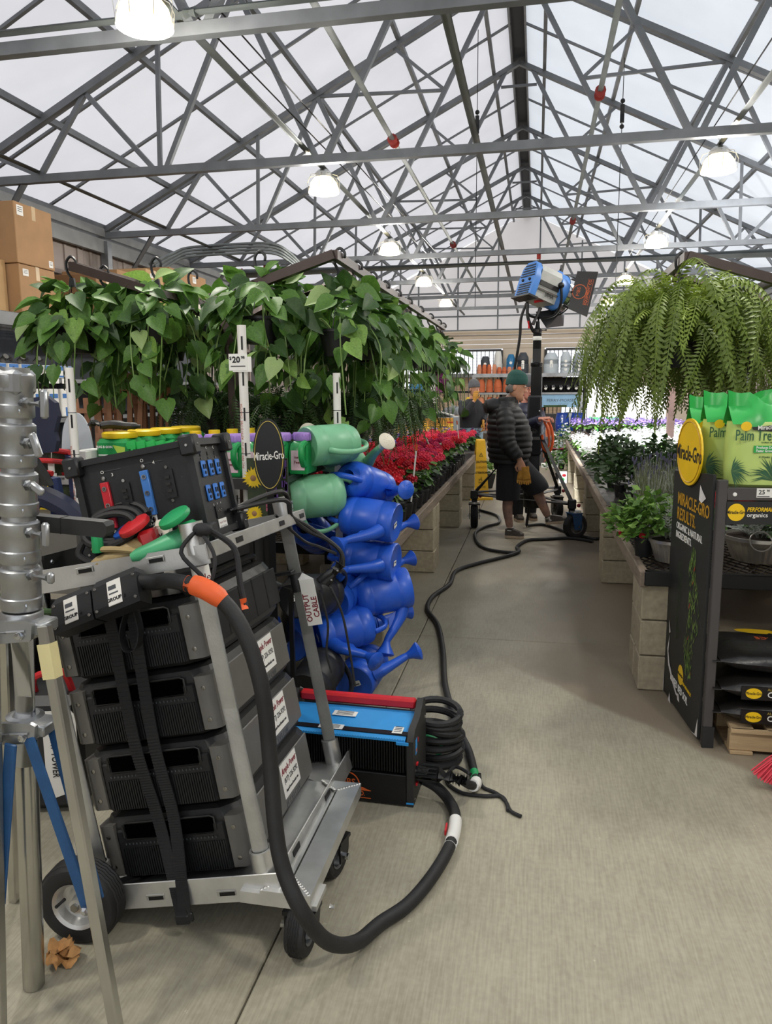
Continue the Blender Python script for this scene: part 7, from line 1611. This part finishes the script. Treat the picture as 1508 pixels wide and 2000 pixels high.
b = MB('orange_tape'); b.tube(spline([(.1, -.1, 1.3), (.17, -.12, 1.2), (.2, -.12, 1.05), (.17, -.12, .92), (.1, -.12, .95), (.08, -.1, 1.1)], 6), .016, 8); b.tube(spline([(.09, -.1, 1.27), (.14, -.11, 1.15), (.16, -.11, 1.0), (.12, -.11, .93)], 6), .012, 8); b.build('orange_cable_loop', t, label='orange cable loop hung on the column')
# ---- the light head
M_('head_blue', '3c78c2', .45, 0, .08, 12); M_('head_grey', 'a9aaa6', .45, .3, .08, 12); M_('reflector', 'e6e8ea', .08, 1, 0)
d = Vector((.80, .50, -.33)).normalized(); x_ = d.cross(Vector((0, 0, 1))).normalized(); u_ = x_.cross(d)
HM = basis(x_, u_, d, Vector((.055, 8.86, 2.74)))     # local: x right, y up, z forward
t = thing('film_light', 'blue and grey film light with black barn doors on top of the column', 'film light', M=HM)
b = MB('head_grey'); b.prism([(-.16, -.19), (.16, -.19), (.17, .1), (.12, .17), (-.12, .17), (-.17, .1)], -.17, .1)
for s in (-1, 1):
    b.box((s*.172, -.03, -.03), (.012, .05, .26), 'dark_plastic'); b.box((s*.174, -.1, -.03), (.008, .02, .26), 'steel')
b.text('ARRI', .06, Tr(.173, -.12, 0) @ basis((0, 0, -1), (0, 1, 0), (1, 0, 0)), 'ink', bold=.02) if False else None
b.text('ARRI', .055, Tr(-.1745, -.13, .0) @ basis((0, 0, 1), (0, 1, 0), (-1, 0, 0)), 'ink', bold=.02); b.text('ARRI', .055, Tr(.1745, -.13, .0) @ basis((0, 0, -1), (0, 1, 0), (1, 0, 0)), 'ink', bold=.02); b.build('housing', t)
b = MB('head_blue'); b.prism([(-.165, -.2), (.165, -.2), (.175, -.0), (.15, .13), (.08, .19), (-.08, .19), (-.15, .13), (-.175, 0)], -.235, -.165)
for k in range(5): b.box((0, .15-.03*k, -.238), (.2+.02*k, .011, .012), 'ink'); 
for k in range(5): b.box((0, -.06-.027*k, -.238), (.24, .011, .012), 'ink')
for s in (-1, 1): b.ball((s*.07, -.015, -.24), .018, 8, 5, 'ink')
b.build('rear_cover', t)
b = MB('dark_plastic'); b.box((0, -.205, -.2), (.38, .02, .12)); b.build('rear_foot_plate', t)
b = MB('head_blue'); b.lathe([(.15, .08), (.2, .1), (.205, .2), (.195, .22)], 36, cap=False); b.box((0, .215, .14), (.03, .03, .06)); b.cyl((0, .22, .13), (0, .3, .13), .014, 8, 'black_plastic'); b.build('front_ring', t)
b = MB('reflector'); b.lathe([(.19, .22), (.17, .15), (.1, .09), (.04, .08), (0, .08)], 36, cap=False); b.lathe([(.21, .2), (.215, .27), (.205, .28), (.195, .27), (.19, .22)], 36, cap=False); b.build('reflector', t)
M_('hmi_arc', 'ffffff', .4, 0, 0, emit=60, ecol='eef3ff'); b = MB('hmi_arc'); b.lathe([(.018, .1), (.022, .12), (.022, .17), (.01, .19)], 12); b.build('arc_lamp', t)
b = MB('black_metal')
for k in range(8): a = 2*PI*k/8; b.box((.212*math.cos(a), .212*math.sin(a), .25), (.02, .02, .06))
b.tube([(.222*math.cos(2*PI*k/40), .222*math.sin(2*PI*k/40), .28) for k in range(40)], .008, 6, closed=True); b.build('barn_door_ring', t)
HI = HM.inverted(); Wd = lambda *p: HI @ Vector(p)
def door(pts, logo=None, lb=None):
    p = [Vector(q) for q in pts]; n = (p[1]-p[0]).cross(p[2]-p[0]).normalized()*.004
    b = MB('black_metal'); b.raw([HI @ (q+n) for q in p]+[HI @ (q-n) for q in p], [(0, 1, 2, 3), (7, 6, 5, 4)]+[(i, i+4, (i+1) % 4+4, (i+1) % 4) for i in range(4)])
    o = b.build('barn_door', t, label=lb)
    if logo:
        c = (p[0]+p[1]+p[2]+p[3])/4; e = (p[1]-p[2]).normalized(); nn = n.normalized()
        if nn.y > 0: nn = -nn
        e = (e-nn*e.dot(nn)).normalized(); yv = nn.cross(e); Md = HI @ basis(e, yv, nn, c+nn*.006)
        b = MB('orange_paint'); k = 22; b.raw([(r_*math.cos(2*PI*q/k), .035+r_*math.sin(2*PI*q/k), 0) for q in range(k+1) for r_ in (.072, .08)], [(2*q, 2*q+1, 2*q+3, 2*q+2) for q in range(k)], None, False, Md)
        b.text('MBS', .055, Md @ Tr(0, .045, 0)); b.text('EQUIPMENT CO.', .042, Md @ Tr(.01, -.06, 0), bold=.02, sx=.9); b.box((.01, -.036, 0), (.28, .004, .001), M=Md); b.box((.01, -.088, 0), (.28, .004, .001), M=Md); b.build('orange_logo', o)
door([(.407, 8.80, 2.885), (.625, 8.74, 2.862), (.522, 8.73, 2.386), (.318, 8.80, 2.488)], True, 'large black barn door with orange logo')
door([(-.03, 8.86, 2.47), (.29, 9.05, 2.52), (.28, 9.02, 2.32), (.09, 8.86, 2.29)], None, 'lower black barn door')
b = MB('black_metal'); b.tube(spline([Wd(.235, 8.72, 2.72), Wd(.24, 8.74, 2.55), Wd(.17, 8.78, 2.42), Wd(.0, 8.8, 2.4), Wd(-.12, 8.86, 2.46), Wd(-.13, 9.0, 2.7)], 6), .014, 8); b.ball(Wd(.235, 8.72, 2.73), .035, 10, 6); b.cyl(Wd(0, 8.8, 2.4), Wd(0, 8.8, 2.34), .018, 10); b.build('yoke', t)
b = MB('black_rubber'); b.tube(spline([Wd(-.12, 8.75, 2.57), Wd(-.12, 8.75, 2.42), Wd(-.07, 8.78, 2.28), Wd(-.05, 8.8, 2.25)], 5), .018, 8); b.cyl(Wd(-.06, 8.72, 2.32), Wd(.02, 8.76, 2.5), .022, 10); b.cyl(Wd(-.11, 8.74, 2.36), Wd(-.1, 8.74, 2.28), .014, 8, 'red_plastic'); b.cyl(Wd(-.05, 8.7, 2.56), Wd(.06, 8.72, 2.58), .016, 8, 'red_plastic'); b.build('head_cable', t)
b = MB('black_rubber'); b.tube(spline([(-.13, 8.78, 2.57), (-.19, 8.78, 2.4), (-.2, 8.8, 2.2), (-.235, 8.85, 1.95), (-.25, 8.88, 1.8), (-.2, 8.92, 1.3), (-.1, 8.95, .8), (-.05, 8.93, .4), (-.08, 8.9, .018)], 8), .016, 8); b.build('lamp_cable', label='black supply cable hanging from the film light behind the green beanie', cat='cable')
sp_ = bpy.data.lights.new('hmi_beam', 'SPOT'); sp_.energy = 3400; sp_.spot_size = math.radians(118); sp_.spot_blend = .5; sp_.shadow_soft_size = .12; sp_.color = (.95, .97, 1)
so = bpy.data.objects.new('hmi_beam', sp_); COL.objects.link(so); so.parent = t; so.matrix_local = Tr(0, 0, .3) @ Rx(PI)
# ---- caution cone sign
M_('caution_yellow', 'e6b52e', .45, 0, .05)
t = thing('caution_sign', 'tall yellow four sided caution floor sign beside the geranium bench end', 'sign', (-.80, 11.2, 0), .25)
b = MB('caution_yellow'); b.loft([[(-.17, -.17, 0), (.17, -.17, 0), (.17, .17, 0), (-.17, .17, 0)], [(-.17, -.17, .03), (.17, -.17, .03), (.17, .17, .03), (-.17, .17, .03)], [(-.14, -.14, .06), (.14, -.14, .06), (.14, .14, .06), (-.14, .14, .06)]], smooth=False); b.build('base', t)
b = MB('caution_yellow'); b.loft([[(-w, -w, z), (w, -w, z), (w, w, z), (-w, w, z)] for w, z in ((.115, .05), (.062, .87), (.055, .89))], smooth=False); b.build('body', t)
ang = math.atan2(.053, .82)
for q in range(4):
    b = MB('ink'); Mc = Rz(q*PI/2) @ Tr(0, -.1165, .06) @ Rx(PI/2-ang)
    b.text('CAUTION', .045, Mc @ Tr(0, .5, .002), bold=.02, sx=.85); b.text('CUIDADO', .04, Mc @ Tr(0, .42, .002), 'ochre', sx=.85); b.text('ATTENTION', .042, Mc @ Tr(0, .34, .002), bold=.02, sx=.8)
    b.raw([(-.03, .58, .002), (.03, .58, .002), (0, .64, .002)], [(0, 1, 2)], None, False, Mc); b.raw([(-.02, .586, .003), (.02, .586, .003), (0, .626, .003)], [(0, 1, 2)], 'caution_yellow', False, Mc); b.box((0, .602, .0035), (.005, .02, .001), M=Mc)
    for (x0, y0, x1, y1) in ((-.03, .22, .0, .26), (.0, .26, .02, .22), (-.005, .26, .01, .28), (-.04, .2, .04, .2), (-.02, .24, -.035, .255)): b.beam(Mc @ Vector((x0, y0, .002)), Mc @ Vector((x1, y1, .002)), .01, .002)
    b.text('WET FLOOR', .03, Mc @ Tr(0, .13, .002), sx=.8); b.build('lettering', t)
# ================================================================== shelving at the back wall
M_('terracotta', 'c4683f', .75, 0, .1, 8); M_('terracotta_pale', 'd08a68', .75, 0, .1, 8); M_('pot_white', 'dcdcd6', .5, 0, .04); M_('pot_light', 'b9c2c8', .6, 0, .05); M_('pot_dark', '3b4046', .6, 0, .08); M_('pot_mid', '8c949a', .6, 0, .06); M_('pot_blue', '1c6f9f', .4, 0, .1); M_('glaze_blue', '1c3a86', .18, 0, .25, 7); M_('poster_blue', '8fb9da', .6, 0, .15, 3); M_('orange_drawer', 'd99a3c', .5, 0, .05)
bs = thing('pot_shelving', 'galvanised shelving unit full of pots against the back wall', 'shelving', (0, 24, 0))
for x in (-1.95, .12, 1.33, 2.6):
    for y in (0, .85): b = MB('galv'); b.box((x, y, 1.04), (.08, .07, 2.08)); b.build('upright', bs)
for x0, x1, zs in ((-1.95, .12, (.3, .85, 1.5, 2.06)), (.12, 1.33, (.3, 1.5, 2.06)), (1.33, 2.6, (.3, 2.06))):
    for z in zs:
        b = MB('galv'); b.box(((x0+x1)/2, -.03, z), (x1-x0, .05, .11 if z > 2 else .06)); b.box(((x0+x1)/2, .42, z+.02), (x1-x0, .86, .02), 'shelf_edge'); b.build('shelf_board', bs)
b = MB('ink'); b.box((.72, .8, 1.75), (1.15, .02, .5)); b.build('dark_back', bs)
def pot_stack(x, y, z, r, h, n, m, lb, grp='stacked planters on the back shelving', up=True, bulge=False):
    t = thing('stacked_pots', lb, 'pots', (x, y, z), group=grp); H = h*.62 if n > 1 else h; dz = (h-H)/max(1, n-1)
    for k in range(n):
        b = MB(m); e = (r*.62, r*.85, r*.97, r) if not bulge else (r*.55, r*.95, r*1.02, r)
        pr = [(r, 0), (r, H*.12), (r*.95, H*.13), (e[1], H*.6), (e[0], H*.96), (e[0]*.9, H), (0, H)]
        b.lathe(pr, 16, cap=False, M=Tr(0, 0, dz*k)); b.build('pot', t)
        if m in ('pot_dark', 'pot_light', 'pot_mid', 'pot_blue') and k > n-5: q = MB('white'); q.lathe([(.045, 0), (.045, .003), (0, .004)], 12, None, Tr(0, -r*.97, dz*k+H*.3) @ Rx(PI/2)); q.build('round_sticker', t)
    return t
zt = 2.1
ws = lambda *a, **k: pot_stack(*a, **k)
for k in range(9):
    x = -1.78+.155*k; ws(x, 24.1, zt, .075, .22 if k > 3 else .3, 2 if k > 3 else 3, 'terracotta' if k % 3 else 'terracotta_pale', 'terracotta pot stack on the top shelf, number %s from the fence end' % ORD[k].replace('nearest', 'first'), 'terracotta pots on the top shelf')
ws(-1.62, 24.45, zt, .16, .57, 2, 'pot_dark', 'dark grey pot stack behind the top shelf terracotta pots'); ws(-1.22, 24.45, zt, .14, .72, 6, 'pot_white', 'tall stack of nested white pots on the top shelf'); ws(-.82, 24.45, zt, .15, .62, 2, 'pot_blue', 'teal blue planter stack on the top shelf', bulge=True)
ws(-.44, 24.25, zt, .18, .66, 5, 'pot_dark', 'dark grey planter stack beside the black light column', bulge=True); ws(-.12, 24.3, zt, .1, .46, 5, 'pot_white', 'short white pot stack just behind the black light column')
ws(.42, 24.3, zt, .23, .64, 6, 'pot_light', 'pale grey nested planter stack right of the black column', bulge=True); ws(.86, 24.3, zt, .165, .66, 3, 'pot_light', 'pale rounded planter stack in the middle of the top shelf', bulge=True); ws(1.26, 24.3, zt, .205, .63, 3, 'pot_mid', 'mid grey planter stack with round stickers', bulge=True); ws(1.68, 24.3, zt, .17, .55, 3, 'pot_white', 'white planter stack at the fern end of the shelf')
for k in range(7): ws(-1.72+.26*k, 24.15, 1.545, .11 if k % 2 else .13, .4, 4, 'terracotta', 'terracotta pot stack on the middle shelf, number %s from the fence end' % ORD[k].replace('nearest', 'first'), 'terracotta pots on the middle shelf')
for k in range(7): ws(-1.72+.27*k, 24.15, .9, .12, .5, 4, 'terracotta' if k % 2 else 'terracotta_pale', 'terracotta pot stack on the lower shelf, number %s from the fence end' % ORD[k].replace('nearest', 'first'), 'terracotta pots on the lower shelf')
for k in range(7): ws(-1.7+.27*k, 24.15, .34, .125, .42, 3, 'terracotta_pale', 'terracotta pot stack on the bottom shelf, number %s from the fence end' % ORD[k].replace('nearest', 'first'), 'terracotta pots on the bottom shelf')
for k in range(5):
    t = thing('glazed_bowl', 'black and white glazed bowl on the dark shelf, number %s from the column' % ORD[k].replace('nearest', 'first'), 'bowl', (.27+.23*k, 24.15, 1.545), group='glazed bowls above the seed sign')
    b = MB('screen_black'); b.lathe([(.05, 0), (.1, .06), (.11, .13), (.09, .2), (.085, .2)], 16, cap=False); b.build('bowl', t); b = MB('white'); b.ball((0, -.1, .1), (.045, .012, .04), 8, 5); b.ball((.04, -.09, .14), (.02, .012, .015), 6, 4); b.build('glaze_patch', t)
t = thing('seed_sign', 'pale blue seed company sign with green sprouts under the glazed bowls', 'sign', (.72, 24.0, 1.08))
b = MB('poster_blue'); b.box((0, 0, .225), (1.13, .02, .45)); b.build('board', t)
b = MB('pot_dark'); b.text('FERRY-MORSE', .115, Tr(0, -.012, .2) @ Rx(PI/2), sx=1.15, bold=.0); b.build('lettering', t)
b = MB('leaf_dark')
for k in range(8): b.raw([(.03*k-.06, -.012, .02), (.045*k-.04, -.012, .13+.02*(k % 3)), (.03*k-.05, -.012, .02)], [(0, 1, 2)])
b.box((-.15, -.011, .03), (.7, .002, .06)); b.build('sprout_print', t)
for k, (x, z, w, h, m, lb) in enumerate(((.5, .36, .6, .5, 'dark_plastic', 'dark seed tray stack below the seed sign'), (1.05, .36, .4, .55, 'pale_grey', 'pale carton below the seed sign'))):
    b = MB(m); b.box((0, 0, h/2), (w, .5, h), bev=.02); t = thing('seed_trays' if k == 0 else 'carton', lb, 'box', (x, 24.3, z)); b.build('block', t)
    for q in range(5): c = MB(m); c.box((0, -.26, .06+.09*q), (w*.96, .02, .03)); c.build('tray_rim', t)
# ---- grey table with glazed blue pots
t = thing('pot_table', 'grey panelled table carrying the glazed blue pots', 'table', (.55, 16.4, 0))
b = MB('grey_plastic'); b.box((0, .25, .6), (1.0, .6, .04)); b.build('top', t)
for x, w in ((-.32, .34), (.04, .3), (.34, .24)): b = MB('post_grey' if w > .3 else 'pale_grey'); b.box((x, 0, .29), (w, .04, .58)); b.build('front_panel', t)
for k in range(2):
    t = thing('glazed_pot', ('tall glazed blue pot on the grey table, next to the orange stack', 'tall glazed blue pot on the grey table, nearer the white flowers')[k], 'pot', (.55+.31*k, 16.55, .62))
    b = MB('glaze_blue'); b.lathe([(.09, 0), (.13, .06), (.15, .25), (.135, .42), (.115, .47), (.125, .5), (.11, .5), (.1, .46)], 22, cap=False); b.build('pot', t)
    b = MB('white')
    for q in range(5): b.ball((-.01, -.145+.002*q, .08+.075*q), (.02, .008, .02), 6, 4)
    b.build('white_sticker', t)
pot_stack(.24, 16.5, .62, .085, .36, 6, 'terracotta', 'stack of orange pots on the grey table left of the blue ones', None)
t = thing('white_crate', 'low white crate on the floor before the grey table', 'crate', (.3, 16.05, 0)); b = MB('white'); b.box((0, 0, .04), (.34, .3, .08), bev=.008); b.build('body', t)
for z in (.03, .055): b = MB('pale_grey'); b.box((0, -.151, z), (.3, .004, .008)); b.build('slat_gap', t)
leafy('green_shrub', .42, 13.9, 'green potted shrub on the floor behind the rolling base', .22, .5, 120, .04, ('leaf', 'leaf_dark'), z=0); leafy('green_shrub', .5, 14.7, 'white flecked green shrub beside the end block pier', .2, .8, 150, .035, ('leaf', 'white_petal', 'leaf_dark'), z=.1)
t = thing('flower_box', 'small white carton with red flower print on the floor by the block pier', 'box', (.48, 13.35, 0)); b = MB('white'); b.box((0, 0, .1), (.14, .14, .2), bev=.004); b.build('carton', t); b = MB('ger_red'); b.ball((.02, -.07, .14), (.035, .006, .025), 8, 5); b.ball((0, -.07, .07), (.03, .005, .03), 8, 5, 'spray_green'); b.build('flower_print', t)
t = leafy('lime_shrub', -.82, 12.5, 'lime green plant in a dark tub behind the caution sign', .16, .22, 90, .035, ('leaf_light', 'herb'), z=.18, pot=False); b = MB('dark_plastic'); b.loft([[(-.1, -.1, -.18), (.1, -.1, -.18), (.1, .1, -.18), (-.1, .1, -.18)], [(-.14, -.14, .06), (.14, -.14, .06), (.14, .14, .06), (-.14, .14, .06)]], smooth=False); b.build('tub', t)
# ---- tool chest and clutter beyond the geraniums
t = thing('tool_chest', 'grey chest with orange drawers beyond the geranium bench', 'chest', (-1.85, 14.6, 0))
b = MB('pot_mid'); b.box((0, .25, .55), (.72, .5, 1.1), bev=.01); b.build('carcass', t)
for k in range(4): d_ = MB('orange_drawer'); d_.box((-.02, -.01, 1.0-.19*k), (.6, .03, .165), bev=.004); o = d_.build('drawer', t); d_ = MB('ink'); d_.box((0, -.028, 1.0-.19*k), (.03, .012, .025)); d_.box((.22, -.027, 1.0-.19*k), (.12, .004, .02), 'ger_red' if k == 0 else 'ink'); d_.build('drawer_pull', o)
b = MB('black_plastic'); b.loft([[(-.35, -.1, .0), (.25, -.1, .0), (.25, .3, .0), (-.35, .3, 0)], [(-.38, -.1, .12), (.1, -.1, .06), (.1, .3, .06), (-.38, .3, .12)]]); b.build('folded_flag', M=Tr(-1.85, 14.7, 1.1), label='folded black flags lying on the orange drawer chest', cat='flag')
b = MB('white'); b.beam((-2.2, 14.55, 1.3), (-1.55, 14.6, 1.13), .04, .02); b.build('white_plank', label='white plank slanting across the black flags on the chest', cat='plank')
for k, (x, z, r, h, m) in enumerate(((-1.55, 1.13, .06, .14, 'pot_mid'), (-1.5, 1.28, .05, .13, 'pot_dark'), (-1.38, 1.1, .07, .18, 'ochre'), (-1.3, 1.12, .06, .16, 'pot_mid'), (-1.34, 1.3, .055, .17, 'pansy_yellow'))):
    b = MB(m); b.lathe([(r*.7, 0), (r, h*.3), (r, h*.75), (r*.6, h), (0, h)], 12); b.build('small_bottle', M=Tr(x, 15.3, z), label='small %s container on the crate stack behind the chest' % ('grey', 'dark grey', 'ochre', 'second grey', 'yellow')[k], cat='container')
t = thing('crate_stack', 'stack of brown crates carrying small containers behind the chest', 'crates', (-1.4, 15.35, 0))
for k in range(4): b = MB('cardboard_dark'); b.box((0, 0, .14+.275*k), (.5, .4, .26), bev=.01); b.build('crate', t)
t = thing('plant_care_sign', 'blue and white plant care board hanging past the end of the basket rack', 'sign', (-1.78, 12.0, 1.46))
b = MB('ballast_blue'); b.box((-.1, 0, .1), (.24, .02, .3)); b.build('blue_panel', t); b = MB('white'); b.box((.13, 0, .1), (.22, .02, .3)); b.text('P/W', .1, Tr(.13, -.012, .1) @ Rx(PI/2), 'ink'); b.build('white_panel', t); b = MB('black_metal'); b.box((0, .02, .27), (.5, .02, .03)); b.cyl((-.2, .02, -1.46), (-.2, .02, .28), .012, 6); b.cyl((.2, .02, -1.46), (.2, .02, .28), .012, 6); b.build('sign_stand', t)
